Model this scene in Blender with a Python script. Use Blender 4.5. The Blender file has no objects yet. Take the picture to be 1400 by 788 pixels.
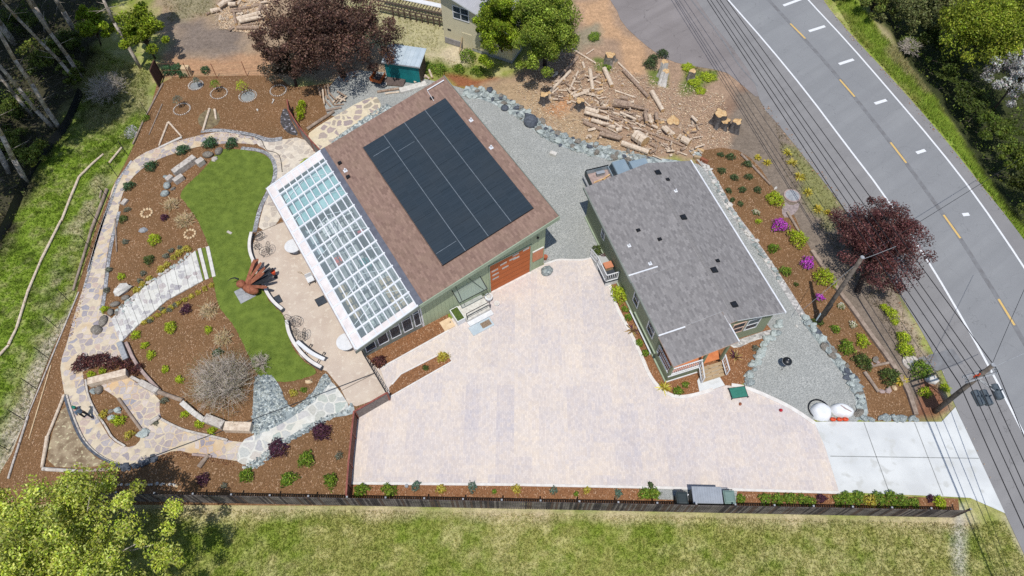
import bpy, math, random
import numpy as np
from mathutils import Vector, Matrix
from mathutils.geometry import tessellate_polygon
random.seed(7); rng = np.random.default_rng(7)
scene = bpy.context.scene
COL = scene.collection
R = math.radians
# ------------------------------------------------------------------ camera model (surveyed: 42 m up, 58 degrees down)
H, TILT, F = 42.0, R(32), 933.0
CT, ST = math.cos(TILT), math.sin(TILT)
def W(px, py, z=0.0):
    u, v = px-700.0, py-394.0
    k = (H-z)/(F*CT+v*ST)
    return Vector((u*k, (F*ST-v*CT)*k, z))
def scl(py, z=0.0):
    return (F*CT+(py-394.0)*ST)/(H-z)
def lin(c):
    c = c/255.0
    return c/12.92 if c <= .04045 else ((c+.055)/1.055)**2.4
K = 1.2
def A(r, g, b, m=1.0):
    return (min(.9, lin(r)/K*m), min(.9, lin(g)/K*m), min(.9, lin(b)/K*m))
def c4(c): return (c[0], c[1], c[2], 1.0)

# ------------------------------------------------------------------ numpy noise
def _hash(ix, iy, s):
    n = (ix*374761393 + iy*668265263 + s*1442695041) & 0x7fffffff
    n = ((n ^ (n >> 13))*1274126177) & 0x7fffffff
    return ((n ^ (n >> 16)) & 0xffff)/65535.0
def vnoise(x, y, s=0):
    x = np.asarray(x, float); y = np.asarray(y, float)
    ix = np.floor(x).astype(np.int64); iy = np.floor(y).astype(np.int64)
    fx = x-ix; fy = y-iy; fx = fx*fx*(3-2*fx); fy = fy*fy*(3-2*fy)
    a = _hash(ix, iy, s); b = _hash(ix+1, iy, s); c = _hash(ix, iy+1, s); d = _hash(ix+1, iy+1, s)
    return (a*(1-fx)+b*fx)*(1-fy)+(c*(1-fx)+d*fx)*fy
def fbm(x, y, s=0, o=4):
    t = 0; a = .5; n = 0
    for i in range(o):
        t = t+a*vnoise(x*2**i, y*2**i, s+i*7); n += a; a *= .5
    return t/n
def poly_w(pts, z=0.0): return [W(p[0], p[1], z) for p in pts]
def inside(P, X, Y):
    r = np.zeros(X.shape, bool); n = len(P)
    for i in range(n):
        x0, y0 = P[i][0], P[i][1]; x1, y1 = P[(i+1) % n][0], P[(i+1) % n][1]
        if y0 == y1: continue
        c = ((Y < y0) != (Y < y1)) & (X < (x1-x0)*(Y-y0)/(y1-y0)+x0)
        r ^= c
    return r
def sdist(P, X, Y):
    d = np.full(X.shape, 1e9); n = len(P)
    for i in range(n):
        ax, ay = P[i][0], P[i][1]; bx, by = P[(i+1) % n][0]-ax, P[(i+1) % n][1]-ay
        t = np.clip(((X-ax)*bx+(Y-ay)*by)/(bx*bx+by*by+1e-9), 0, 1)
        d = np.minimum(d, np.hypot(X-ax-t*bx, Y-ay-t*by))
    return np.where(inside(P, X, Y), d, -d)
def smooth(pts, it=2, closed=True):
    for _ in range(it):
        q = []
        n = len(pts)
        for i in range(n if closed else n-1):
            a = pts[i]; b = pts[(i+1) % n]
            q.append((a[0]*.75+b[0]*.25, a[1]*.75+b[1]*.25)); q.append((a[0]*.25+b[0]*.75, a[1]*.25+b[1]*.75))
        if not closed: q = [pts[0]]+q+[pts[-1]]
        pts = q
    return pts

# ------------------------------------------------------------------ materials
def newmat(name):
    m = bpy.data.materials.new(name); m.use_nodes = True
    nt = m.node_tree; b = nt.nodes['Principled BSDF']
    return m, nt, b
def nd(nt, typ, **kw):
    n = nt.nodes.new(typ)
    for k, v in kw.items(): setattr(n, k, v)
    return n
def ramp(nt, fac, stops):
    r = nd(nt, 'ShaderNodeValToRGB'); e = r.color_ramp.elements
    while len(e) < len(stops): e.new(.5)
    for i, (p, c) in enumerate(stops): e[i].position = p; e[i].color = c4(c)
    nt.links.new(fac, r.inputs[0]); return r.outputs[0]
def noise(nt, vec, scale, detail=4, rough=.55, dim='3D'):
    n = nd(nt, 'ShaderNodeTexNoise', noise_dimensions=dim); n.inputs['Scale'].default_value = scale
    n.inputs['Detail'].default_value = detail; n.inputs['Roughness'].default_value = rough
    if vec: nt.links.new(vec, n.inputs['Vector'])
    return n.outputs['Fac']
def mixc(nt, fac, a, b, mode='MIX'):
    m = nd(nt, 'ShaderNodeMix', data_type='RGBA', blend_type=mode)
    for s, v in ((m.inputs[0], fac), (m.inputs[6], a), (m.inputs[7], b)):
        if isinstance(v, (int, float)): s.default_value = v
        elif isinstance(v, tuple): s.default_value = c4(v)
        else: nt.links.new(v, s)
    return m.outputs[2]
def vmath(nt, op, a, b=None):
    m = nd(nt, 'ShaderNodeMath', operation=op)
    for i, v in enumerate((a, b)):
        if v is None: continue
        if isinstance(v, (int, float)): m.inputs[i].default_value = v
        else: nt.links.new(v, m.inputs[i])
    return m.outputs[0]
def bump(nt, b, h, strength=.4, dist=.02):
    n = nd(nt, 'ShaderNodeBump'); n.inputs['Strength'].default_value = strength; n.inputs['Distance'].default_value = dist
    nt.links.new(h, n.inputs['Height']); nt.links.new(n.outputs[0], b.inputs['Normal'])
def pos(nt, obj=False):
    return nd(nt, 'ShaderNodeTexCoord').outputs['Object'] if obj else nd(nt, 'ShaderNodeNewGeometry').outputs['Position']
def mat(name, c1, c2=None, scale=6., rough=.8, bmp=.3, bdist=.01, metal=0., obj=True, c3=None, s3=40., spec=.3, bscale=None):
    m, nt, b = newmat(name); b.inputs['Roughness'].default_value = rough; b.inputs['Metallic'].default_value = metal
    b.inputs['Specular IOR Level'].default_value = spec
    p = pos(nt, obj); c2 = c2 or tuple(x*.72 for x in c1)
    n = noise(nt, p, scale)
    col = ramp(nt, n, [(.36, c2), (.64, c1)])
    if c3:
        col = mixc(nt, ramp(nt, noise(nt, p, s3, 2), [(.57, (0, 0, 0)), (.66, (1, 1, 1))]), col, c3)
    nt.links.new(col, b.inputs['Base Color'])
    if bmp: bump(nt, b, noise(nt, p, bscale or scale*4, 5), bmp, bdist)
    return m
def mulch_mat(name, mean=(150, 100, 70)):
    m, nt, b = newmat(name); b.inputs['Roughness'].default_value = .95; b.inputs['Specular IOR Level'].default_value = .1
    p = pos(nt)
    n = noise(nt, p, 12, 6, .75)
    r, g, bb = mean
    col = ramp(nt, n, [(.32, A(r*.58, g*.56, bb*.52)), (.5, A(r*.96, g*.95, bb*.95)), (.66, A(r*1.2, g*1.22, bb*1.24))])
    n2 = noise(nt, p, .35, 3)
    col = mixc(nt, ramp(nt, n2, [(.35, (0, 0, 0)), (.7, (.6, .6, .6))]), col, A(r*.82, g*.84, bb*.84))
    col = mixc(nt, ramp(nt, noise(nt, p, 1.1, 5, .7), [(.56, (0, 0, 0)), (.72, (.45, .45, .45))]), col, A(r*1.12, g*1.16, bb*1.2))
    for sc_, amt, cc_, rot in ((13, .78, A(222, 190, 158), .6), (21, .7, A(196, 152, 118), 2.0), (17, .74, A(92, 66, 52), 1.2)):
        mp = nd(nt, 'ShaderNodeMapping'); mp.inputs['Rotation'].default_value = (0, 0, rot); mp.inputs['Scale'].default_value = (1, .45, 1); nt.links.new(p, mp.inputs[0])
        v = nd(nt, 'ShaderNodeTexVoronoi', voronoi_dimensions='2D'); v.inputs['Scale'].default_value = sc_; nt.links.new(mp.outputs[0], v.inputs['Vector'])
        sep = nd(nt, 'ShaderNodeSeparateColor'); nt.links.new(v.outputs['Color'], sep.inputs[0])
        cl_ = ramp(nt, noise(nt, p, 1.3, 3), [(.4, (.3, .3, .3)), (.62, (1, 1, 1))])
        fl = vmath(nt, 'MULTIPLY', vmath(nt, 'GREATER_THAN', sep.outputs[0], amt), vmath(nt, 'LESS_THAN', v.outputs['Distance'], .3))
        col = mixc(nt, vmath(nt, 'MULTIPLY', vmath(nt, 'MULTIPLY', fl, .75), cl_), col, cc_)
    nt.links.new(col, b.inputs['Base Color']); bump(nt, b, n, .7, .05)
    return m
def gravel_mat(name, c1, c2, scale=18, big=.5):
    m, nt, b = newmat(name); b.inputs['Roughness'].default_value = .9; b.inputs['Specular IOR Level'].default_value = .15
    p = pos(nt)
    v = nd(nt, 'ShaderNodeTexVoronoi', voronoi_dimensions='2D'); v.inputs['Scale'].default_value = scale; nt.links.new(p, v.inputs['Vector'])
    sep = nd(nt, 'ShaderNodeSeparateColor'); nt.links.new(v.outputs['Color'], sep.inputs[0])
    col = ramp(nt, sep.outputs[0], [(0, tuple(x*.62 for x in c1)), (.5, c1), (1, c2)])
    n2 = noise(nt, p, big, 4)
    col = mixc(nt, ramp(nt, n2, [(.35, (0, 0, 0)), (.7, (.55, .55, .55))]), col, tuple(x*.8 for x in c1))
    nt.links.new(col, b.inputs['Base Color']); bump(nt, b, v.outputs['Distance'], .6, .03)
    return m
def flag_mat(name, mortar, stops, scale=1.6, thr=.28, edge=.045, stain=A(196, 150, 92)):
    m, nt, b = newmat(name); b.inputs['Roughness'].default_value = .85; b.inputs['Specular IOR Level'].default_value = .2
    p = pos(nt)
    no = nd(nt, 'ShaderNodeTexNoise'); no.inputs['Scale'].default_value = 2.2; no.inputs['Detail'].default_value = 3; nt.links.new(p, no.inputs['Vector'])
    w = nd(nt, 'ShaderNodeVectorMath', operation='MULTIPLY_ADD'); nt.links.new(no.outputs['Color'], w.inputs[0]); w.inputs[1].default_value = (.35, .35, 0); nt.links.new(p, w.inputs[2])
    o = []
    for ft in ('F1', 'DISTANCE_TO_EDGE'):
        v = nd(nt, 'ShaderNodeTexVoronoi', voronoi_dimensions='2D', feature=ft); v.inputs['Scale'].default_value = scale; v.inputs['Randomness'].default_value = .85
        nt.links.new(w.outputs[0], v.inputs['Vector']); o.append(v)
    sep = nd(nt, 'ShaderNodeSeparateColor'); nt.links.new(o[0].outputs['Color'], sep.inputs[0])
    stone = ramp(nt, sep.outputs[0], [(i/(len(stops)-1.), s) for i, s in enumerate(stops)])
    mo = ramp(nt, noise(nt, p, 3, 5), [(.35, tuple(x*.82 for x in mortar)), (.6, mortar)])
    mo = mixc(nt, ramp(nt, noise(nt, p, .45, 2), [(.5, (0, 0, 0)), (.68, (.7, .7, .7))]), mo, stain)
    ed = nd(nt, 'ShaderNodeMapRange'); ed.inputs[1].default_value = edge; ed.inputs[2].default_value = edge+.03; nt.links.new(o[1].outputs['Distance'], ed.inputs[0])
    msk = vmath(nt, 'MULTIPLY', ed.outputs[0], vmath(nt, 'GREATER_THAN', sep.outputs[1], thr))
    sv = mixc(nt, .35, stone, ramp(nt, noise(nt, p, 9, 5), [(.3, (.1, .1, .1)), (.7, (.75, .72, .7))]), 'SOFT_LIGHT')
    col = mixc(nt, msk, mo, sv)
    nt.links.new(col, b.inputs['Base Color'])
    hh = vmath(nt, 'ADD', vmath(nt, 'MULTIPLY', msk, .6), vmath(nt, 'MULTIPLY', noise(nt, p, 14, 4), .4))
    bump(nt, b, hh, .6, .03)
    return m
def attr_mat(name, rough=.8, trans=0., detail=0., fine=25., bmp=0., spec=.15):
    m, nt, b = newmat(name); b.inputs['Roughness'].default_value = rough; b.inputs['Specular IOR Level'].default_value = spec
    a = nd(nt, 'ShaderNodeAttribute', attribute_name='col'); col = a.outputs['Color']
    if detail:
        p = pos(nt); n = noise(nt, p, fine, 6, .7)
        g = ramp(nt, n, [(.28, (1-detail,)*3), (.5, (1, 1, 1)), (.72, (1+detail*.9,)*3)])
        col = mixc(nt, 1., col, g, 'MULTIPLY')
        n3 = noise(nt, p, 3.1, 5, .65); g3 = ramp(nt, n3, [(.3, (1-detail*.5,)*3), (.7, (1+detail*.4,)*3)])
        col = mixc(nt, 1., col, g3, 'MULTIPLY')
        if bmp: bump(nt, b, vmath(nt, 'ADD', n, n3), bmp, .08)
    nt.links.new(col, b.inputs['Base Color'])
    if trans:
        t = nd(nt, 'ShaderNodeBsdfTranslucent'); nt.links.new(col, t.inputs['Color'])
        mx = nd(nt, 'ShaderNodeMixShader'); mx.inputs[0].default_value = trans
        nt.links.new(b.outputs[0], mx.inputs[1]); nt.links.new(t.outputs[0], mx.inputs[2])
        nt.links.new(mx.outputs[0], nt.nodes['Material Output'].inputs['Surface'])
    return m
def shingle_mat(name, cols, bw=.32, rh=.15, streak=.25):
    m, nt, b = newmat(name); b.inputs['Roughness'].default_value = .92; b.inputs['Specular IOR Level'].default_value = .15
    tc = nd(nt, 'ShaderNodeTexCoord'); mp = nd(nt, 'ShaderNodeMapping'); nt.links.new(tc.outputs['UV'], mp.inputs[0])
    def br(w, h, c1, c2, ms, off=.5):
        t = nd(nt, 'ShaderNodeTexBrick'); t.offset = off; t.offset_frequency = 2
        for k, v in (('Scale', 1.), ('Brick Width', w), ('Row Height', h), ('Mortar Size', ms), ('Bias', 0.)): t.inputs[k].default_value = v
        t.inputs['Color1'].default_value = c4(c1); t.inputs['Color2'].default_value = c4(c2); t.inputs['Mortar'].default_value = c4(tuple(x*.6 for x in c1))
        nt.links.new(mp.outputs[0], t.inputs['Vector']); return t
    t1 = br(bw, rh, cols[0], cols[1], .010); t2 = br(bw*1.7, rh, cols[2], cols[1], 0., .37)
    col = mixc(nt, .25, t1.outputs['Color'], t2.outputs['Color'])
    n = noise(nt, mp.outputs[0], 22, 6, .85); col = mixc(nt, .34, col, ramp(nt, n, [(.3, tuple(x*.55 for x in cols[1])), (.7, tuple(min(.9, x*1.35) for x in cols[0]))]))
    n2 = noise(nt, mp.outputs[0], .8, 4); col = mixc(nt, ramp(nt, n2, [(.4, (0, 0, 0)), (.75, (streak,)*3)]), col, cols[2])
    nt.links.new(col, b.inputs['Base Color']); bump(nt, b, t1.outputs['Fac'], -.35, .02)
    return m

# ------------------------------------------------------------------ mesh building
class MB:
    def __init__(s): s.v = []; s.f = []; s.m = []; s.uv = {}
    def quad(s, pts, m=0, uv=None):
        i = len(s.v); s.v += [tuple(p) for p in pts]; s.f.append(tuple(range(i, i+len(pts)))); s.m.append(m)
        if uv: s.uv[len(s.f)-1] = uv
        return s
    def box(s, x0, x1, y0, y1, z0, z1, m=0):
        return s.hexa([(x0, y0), (x1, y0), (x1, y1), (x0, y1)], z0, z1, m)
    def hexa(s, b, z0, z1, m=0, b2=None):
        b2 = b2 or b; n = len(b); i = len(s.v)
        z0 = z0 if isinstance(z0, (list, tuple)) else [z0]*n; z1 = z1 if isinstance(z1, (list, tuple)) else [z1]*n
        s.v += [(b[k][0], b[k][1], z0[k]) for k in range(n)]+[(b2[k][0], b2[k][1], z1[k]) for k in range(n)]
        s.f.append(tuple(range(i+n-1, i-1, -1))); s.f.append(tuple(range(i+n, i+2*n)))
        for k in range(n): s.f.append((i+k, i+(k+1) % n, i+n+(k+1) % n, i+n+k))
        s.m += [m]*(n+2); return s
    def tube(s, p0, p1, r0, r1=None, n=8, m=0, mcap=None):
        r1 = r0 if r1 is None else r1; mcap = m if mcap is None else mcap
        p0 = Vector(p0); p1 = Vector(p1); d = p1-p0
        if d.length < 1e-6: return s
        q = d.to_track_quat('Z', 'Y'); i = len(s.v)
        for p, r in ((p0, r0), (p1, r1)):
            for k in range(n):
                a = 2*math.pi*k/n; s.v.append(tuple(p+q @ Vector((r*math.cos(a), r*math.sin(a), 0))))
        for k in range(n): s.f.append((i+k, i+(k+1) % n, i+n+(k+1) % n, i+n+k)); s.m.append(m)
        s.f.append(tuple(range(i+n-1, i-1, -1))); s.f.append(tuple(range(i+n, i+2*n))); s.m += [mcap]*2
        return s
    def path(s, pts, r, n=6, m=0):
        for a, b in zip(pts[:-1], pts[1:]): s.tube(a, b, r, r, n, m)
        return s
    def ring(s, c, rad, r, n=24, ax='Z', m=0, tilt=None):
        c = Vector(c); pts = []
        for k in range(n+1):
            a = 2*math.pi*k/n; p = Vector((rad*math.cos(a), rad*math.sin(a), 0))
            if tilt: p = tilt @ p
            pts.append(c+p)
        return s.path(pts, r, 5, m)
    def ball(s, c, rx, ry, rz, n=10, k=6, m=0, rot=None, jit=0.):
        i = len(s.v); c = Vector(c)
        for a in range(1, k):
            t = math.pi*a/k
            for b in range(n):
                p = 2*math.pi*b/n; j = 1+random.uniform(-jit, jit)
                v = Vector((rx*math.sin(t)*math.cos(p)*j, ry*math.sin(t)*math.sin(p)*j, rz*math.cos(t)*j))
                if rot: v = rot @ v
                s.v.append(tuple(c+v))
        for a in (1, -1):
            v = Vector((0, 0, rz*a)); v = rot @ v if rot else v
            s.v.append(tuple(c+v))
        for a in range(k-2):
            for b in range(n): s.f.append((i+a*n+b, i+(a+1)*n+b, i+(a+1)*n+(b+1) % n, i+a*n+(b+1) % n)); s.m.append(m)
        T = i+(k-1)*n
        for b in range(n):
            s.f.append((T, i+b, i+(b+1) % n)); s.f.append((T+1, i+(k-2)*n+(b+1) % n, i+(k-2)*n+b)); s.m += [m]*2
        return s
    def build(s, name, mats, parent=None, smooth=False, bevel=0.):
        me = bpy.data.meshes.new(name); me.from_pydata(s.v, [], s.f)
        mats = mats if isinstance(mats, (list, tuple)) else [mats]
        for x in mats: me.materials.append(x)
        me.polygons.foreach_set('material_index', s.m)
        if smooth: me.polygons.foreach_set('use_smooth', [True]*len(s.f))
        if s.uv:
            u = me.uv_layers.new(name='UVMap')
            for pi, uv in s.uv.items():
                for k, li in enumerate(me.polygons[pi].loop_indices): u.data[li].uv = uv[k]
        me.update()
        o = bpy.data.objects.new(name, me); COL.objects.link(o)
        if parent is not None: o.parent = parent
        if bevel:
            b = o.modifiers.new('bevel', 'BEVEL'); b.width = bevel; b.segments = 2
        return o
def tag(o, label=None, cat=None, group=None, kind=None):
    if label: o['label'] = label
    if cat: o['category'] = cat
    if group: o['group'] = group
    if kind: o['kind'] = kind
    return o
def empty(name, loc, rz=0., label=None, cat=None, group=None):
    o = bpy.data.objects.new(name, None); COL.objects.link(o); o.location = loc; o.rotation_euler = (0, 0, rz); o.empty_display_size = .3
    return tag(o, label, cat, group)
def sheet(name, pts, z, m, sm=2, kind='structure', parent=None, jit=0.):
    """flat ground surface from a traced outline"""
    if sm: pts = smooth(pts, sm)
    P = poly_w(pts)
    if jit:
        P = [p+Vector((random.uniform(-jit, jit), random.uniform(-jit, jit), 0)) for p in P]
    return sheetw(name, P, z, m, kind, parent)
def sheetw(name, P, z, m, kind='structure', parent=None):
    P = [Vector((p[0], p[1], z)) for p in P]
    T = tessellate_polygon([P])
    me = bpy.data.meshes.new(name)
    T = [t if ((P[t[1]]-P[t[0]]).cross(P[t[2]]-P[t[0]])).z > 0 else (t[0], t[2], t[1]) for t in T]
    me.from_pydata([tuple(p) for p in P], [], T); me.materials.append(m); me.update()
    o = bpy.data.objects.new(name, me); COL.objects.link(o)
    if kind: o['kind'] = kind
    if parent: o.parent = parent
    return o
def band(pts, w0, w1=None, closed=False, it=2):
    """outline (world) of a strip of width w along traced px polyline"""
    q = [W(*p) for p in smooth(pts, it, closed)]; w1 = w0 if w1 is None else w1
    L = []; Rr = []; n = len(q)
    for i in range(n):
        a = q[max(0, i-1)]; b = q[min(n-1, i+1)]; d = (b-a).normalized(); nn = Vector((-d.y, d.x, 0)); w = (w0+(w1-w0)*i/(n-1))/2
        L.append(q[i]+nn*w); Rr.append(q[i]-nn*w)
    return L+Rr[::-1], L, Rr
def strip(name, pts, w, z0, z1, m, it=2, parent=None, kind='structure', caps=True):
    _, L, Rr = band(pts, w, it=it); mb = MB()
    n = len(L)
    for i in range(n-1):
        a, b, c, d = L[i], L[i+1], Rr[i+1], Rr[i]
        mb.quad([(a.x, a.y, z1), (d.x, d.y, z1), (c.x, c.y, z1), (b.x, b.y, z1)])
        if z1-z0 > .02:
            mb.quad([(a.x, a.y, z0), (a.x, a.y, z1), (b.x, b.y, z1), (b.x, b.y, z0)]); mb.quad([(d.x, d.y, z1), (d.x, d.y, z0), (c.x, c.y, z0), (c.x, c.y, z1)])
    for a, d in ((L[0], Rr[0]), (L[-1], Rr[-1])):
        if z1-z0 > .02: mb.quad([(a.x, a.y, z0), (d.x, d.y, z0), (d.x, d.y, z1), (a.x, a.y, z1)])
    o = mb.build(name, m, parent)
    if kind and parent is None: o['kind'] = kind
    return o
def npmesh(name, V, Fq, cols, m, parent=None, vps=4):
    """fast mesh of N faces with vps verts each; cols per vertex"""
    me = bpy.data.meshes.new(name); nv = len(V); nf = nv//vps
    me.vertices.add(nv); me.vertices.foreach_set('co', np.ascontiguousarray(V, np.float32).ravel())
    me.loops.add(nv); me.loops.foreach_set('vertex_index', np.arange(nv, dtype=np.int32))
    me.polygons.add(nf); me.polygons.foreach_set('loop_start', np.arange(0, nv, vps, dtype=np.int32))
    try: me.polygons.foreach_set('loop_total', np.full(nf, vps, np.int32))
    except Exception: pass
    a = me.color_attributes.new('col', 'FLOAT_COLOR', 'POINT')
    c = np.ones((nv, 4), np.float32); c[:, :3] = cols; a.data.foreach_set('color', c.ravel())
    me.materials.append(m); me.update(calc_edges=True); me.validate()
    o = bpy.data.objects.new(name, me); COL.objects.link(o)
    if parent is not None: o.parent = parent
    return o
def leafquads(C, size, cols, up=.35, aspect=.6):
    N = len(C)
    n = rng.normal(size=(N, 3)); n[:, 2] = np.abs(n[:, 2])+up; n /= np.linalg.norm(n, axis=1)[:, None]
    t = rng.normal(size=(N, 3)); t -= (t*n).sum(1)[:, None]*n; t /= np.linalg.norm(t, axis=1)[:, None]; b = np.cross(n, t)
    s = (size*rng.uniform(.6, 1.35, N))[:, None] if np.isscalar(size) else (size*rng.uniform(.7, 1.3, N))[:, None]
    t = t*s*.5; b = b*s*.5*aspect
    V = np.stack([C-t, C+b*.9-t*.1, C+t, C-b*.9-t*.1], 1).reshape(-1, 3)
    return V, np.repeat(cols, 4, 0)
def jcol(base, N, var=.25, alt=None, pa=.0):
    c = np.tile(np.array(base, float), (N, 1))
    if alt is not None:
        k = rng.random(N) < pa; c[k] = alt
    return np.clip(c*np.exp(rng.normal(0, var, (N, 1)))*np.exp(rng.normal(0, .06, (N, 3))), .002, .9)
# ------------------------------------------------------------------ material library
M = {}
M['ground'] = attr_mat('ground_soil', .95, 0, .45, 16., .6)
M['grass'] = attr_mat('grass_blades', .7, .3)
M['leaf'] = attr_mat('leaves', .55, .35, spec=.3)
M['mulch'] = mulch_mat('bark_mulch', (140, 106, 74))
M['mulch2'] = mulch_mat('red_bark_mulch', (156, 110, 76))
M['gravel'] = gravel_mat('blue_grey_gravel', A(172, 174, 170), A(206, 206, 200), 24)
M['edging'] = gravel_mat('edging_gravel', A(150, 150, 152), A(205, 205, 208), 10)
M['pebble'] = gravel_mat('pale_pebbles', A(190, 186, 182), A(228, 224, 218), 7)
M['slate'] = gravel_mat('blue_slate_chips', A(156, 166, 166), A(216, 222, 218), 4.5, 1.2)
M['path'] = flag_mat('flagstone_path', A(224, 208, 182), [A(158, 152, 160), A(204, 190, 180), A(178, 166, 164), A(220, 206, 194), A(164, 162, 170), A(212, 188, 170)], 2.2, .3, .07, A(210, 172, 122))
M['patioflag'] = flag_mat('flagstone_patio', A(232, 220, 202), [A(200, 188, 174), A(212, 202, 188), A(182, 170, 160)], 2.0, .35, .07, A(222, 204, 178))
M['bigflag'] = flag_mat('large_flagstones', A(234, 220, 192), [A(172, 158, 156), A(188, 172, 166), A(176, 166, 148), A(194, 182, 174)], 1.5, .28, .13, A(228, 210, 176))
M['whiteflag'] = flag_mat('grey_flagstones_white_grout', A(230, 228, 218), [A(188, 192, 190), A(204, 205, 200), A(184, 196, 186), A(210, 202, 192), A(192, 192, 194), A(216, 212, 204)], 1.6, .12, .08, A(226, 220, 204))
M['lawnbase'] = mat('lawn_soil', A(118, 136, 54), A(96, 114, 42), 1.6, .9, .3, .02, obj=False)
M['patio'] = mat('patio_concrete', A(216, 200, 182), A(203, 185, 168), .7, .85, .15, .01, obj=False, c3=A(222, 208, 190), s3=3.)
M['concrete'] = mat('pale_concrete', A(226, 228, 226), A(210, 212, 211), .5, .8, .1, .01, obj=False, c3=A(206, 207, 203), s3=1.1)
M['kerb'] = mat('cream_concrete', A(238, 234, 228), A(224, 217, 210), 3., .8, .1, .01, obj=False)
M['joint'] = mat('joint_dark', A(160, 162, 160), A(140, 142, 140), 3., .9, 0, obj=False)
M['pjoint'] = mat('patio_joint', A(150, 136, 122), None, 3., .9, 0, obj=False)
def asphalt(name, c1, c2, cfl):
    m, nt, b = newmat(name); b.inputs['Roughness'].default_value = .88; b.inputs['Specular IOR Level'].default_value = .2
    p = pos(nt); col = ramp(nt, noise(nt, p, .22, 5, .6), [(.35, c2), (.65, c1)])
    mp = nd(nt, 'ShaderNodeMapping'); mp.inputs['Rotation'].default_value = (0, 0, R(-37)); nt.links.new(p, mp.inputs[0])
    mp2 = nd(nt, 'ShaderNodeMapping'); mp2.inputs['Scale'].default_value = (.05, 1., 1.); nt.links.new(mp.outputs[0], mp2.inputs[0])
    col = mixc(nt, ramp(nt, noise(nt, mp2.outputs[0], .9, 3), [(.42, (0, 0, 0)), (.65, (.6, .6, .6))]), col, tuple(x*.86 for x in c2))
    col = mixc(nt, ramp(nt, noise(nt, p, 1.4, 6, .75), [(.56, (0, 0, 0)), (.75, (.3, .3, .3))]), col, tuple(x*1.18 for x in c1))
    col = mixc(nt, .35, col, ramp(nt, noise(nt, p, 24, 5, .85), [(.3, tuple(x*.55 for x in c1)), (.7, tuple(x*1.5 for x in c1))]))
    v = nd(nt, 'ShaderNodeTexVoronoi', voronoi_dimensions='2D', feature='DISTANCE_TO_EDGE'); v.inputs['Scale'].default_value = .28
    no = nd(nt, 'ShaderNodeTexNoise'); no.inputs['Scale'].default_value = .8; no.inputs['Detail'].default_value = 4; nt.links.new(p, no.inputs['Vector'])
    w = nd(nt, 'ShaderNodeVectorMath', operation='MULTIPLY_ADD'); nt.links.new(no.outputs['Color'], w.inputs[0]); w.inputs[1].default_value = (2.5, 2.5, 0); nt.links.new(p, w.inputs[2]); nt.links.new(w.outputs[0], v.inputs['Vector'])
    cr = vmath(nt, 'MULTIPLY', vmath(nt, 'LESS_THAN', v.outputs['Distance'], .0035), cfl)
    col = mixc(nt, cr, col, tuple(x*.5 for x in c2))
    nt.links.new(col, b.inputs['Base Color']); bump(nt, b, noise(nt, p, 60, 3), .3, .01); return m
M['asphalt'] = asphalt('road_asphalt', A(150, 151, 152), A(138, 139, 141), .35)
M['shoulder'] = asphalt('shoulder_asphalt', A(150, 148, 147), A(136, 134, 134), .5)
M['oldasphalt'] = asphalt('old_asphalt', A(150, 143, 141), A(128, 121, 119), .6)
M['seam'] = mat('dark_tar', A(122, 121, 122), A(136, 137, 139), 2., .8, .2, .01, obj=False)
def worn(name, c, bg, amt=.5):
    m, nt, b = newmat(name); b.inputs['Roughness'].default_value = .7
    n = noise(nt, pos(nt), 14, 6, .75); nt.links.new(ramp(nt, n, [(amt-.12, bg), (amt, c)]), b.inputs['Base Color']); return m
M['paint'] = worn('road_paint_white', A(240, 241, 242), A(180, 181, 182), .46)
M['yellow'] = worn('road_paint_yellow', A(228, 190, 112), A(178, 164, 132), .47)
def paver():
    m, nt, b = newmat('driveway_pavers'); b.inputs['Roughness'].default_value = .85; b.inputs['Specular IOR Level'].default_value = .2
    p = pos(nt); mp = nd(nt, 'ShaderNodeMapping'); mp.inputs['Rotation'].default_value = (0, 0, R(1)); nt.links.new(p, mp.inputs[0])
    def br(w, h, c1, c2, mo, ms, off=.5, fr=2):
        t = nd(nt, 'ShaderNodeTexBrick'); t.offset = off; t.offset_frequency = fr
        for k, v in (('Scale', 1.), ('Brick Width', w), ('Row Height', h), ('Mortar Size', ms), ('Mortar Smooth', .3)): t.inputs[k].default_value = v
        t.inputs['Color1'].default_value = c4(c1); t.inputs['Color2'].default_value = c4(c2); t.inputs['Mortar'].default_value = c4(mo)
        nt.links.new(mp.outputs[0], t.inputs['Vector']); return t
    # swapped axes so the delivery patches stand upright
    mp.inputs['Rotation'].default_value = (0, 0, R(90.5))
    big = br(3.1, 1.15, A(244, 228, 208), A(197, 189, 191), A(220, 211, 206), 0., .43)
    big2 = br(2.1, 1.6, A(242, 224, 200), A(198, 192, 196), A(218, 208, 204), 0., .27)
    col = mixc(nt, .5, big.outputs[0], big2.outputs[0])
    sm = br(.2, .115, A(244, 230, 218), A(190, 180, 178), A(168, 158, 152), .007)
    col = mixc(nt, .4, col, sm.outputs[0])
    sm2 = br(.3, .23, A(238, 218, 198), A(204, 199, 207), A(215, 205, 200), .0, .3)
    col = mixc(nt, .2, col, sm2.outputs[0])
    col = mixc(nt, ramp(nt, noise(nt, p, 7, 5, .8), [(.5, (0, 0, 0)), (.7, (.35, .35, .35))]), col, A(232, 226, 220))
    col = mixc(nt, ramp(nt, noise(nt, p, .33, 5, .7), [(.55, (0, 0, 0)), (.75, (.22, .22, .22))]), col, A(170, 158, 150))
    nt.links.new(col, b.inputs['Base Color']); bump(nt, b, sm.outputs['Fac'], -.25, .01); return m
M['paver'] = paver()
M['brownroof'] = shingle_mat('brown_shingles', [A(172, 142, 128), A(114, 90, 82), A(152, 130, 110)], .33, .15, .35)
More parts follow.
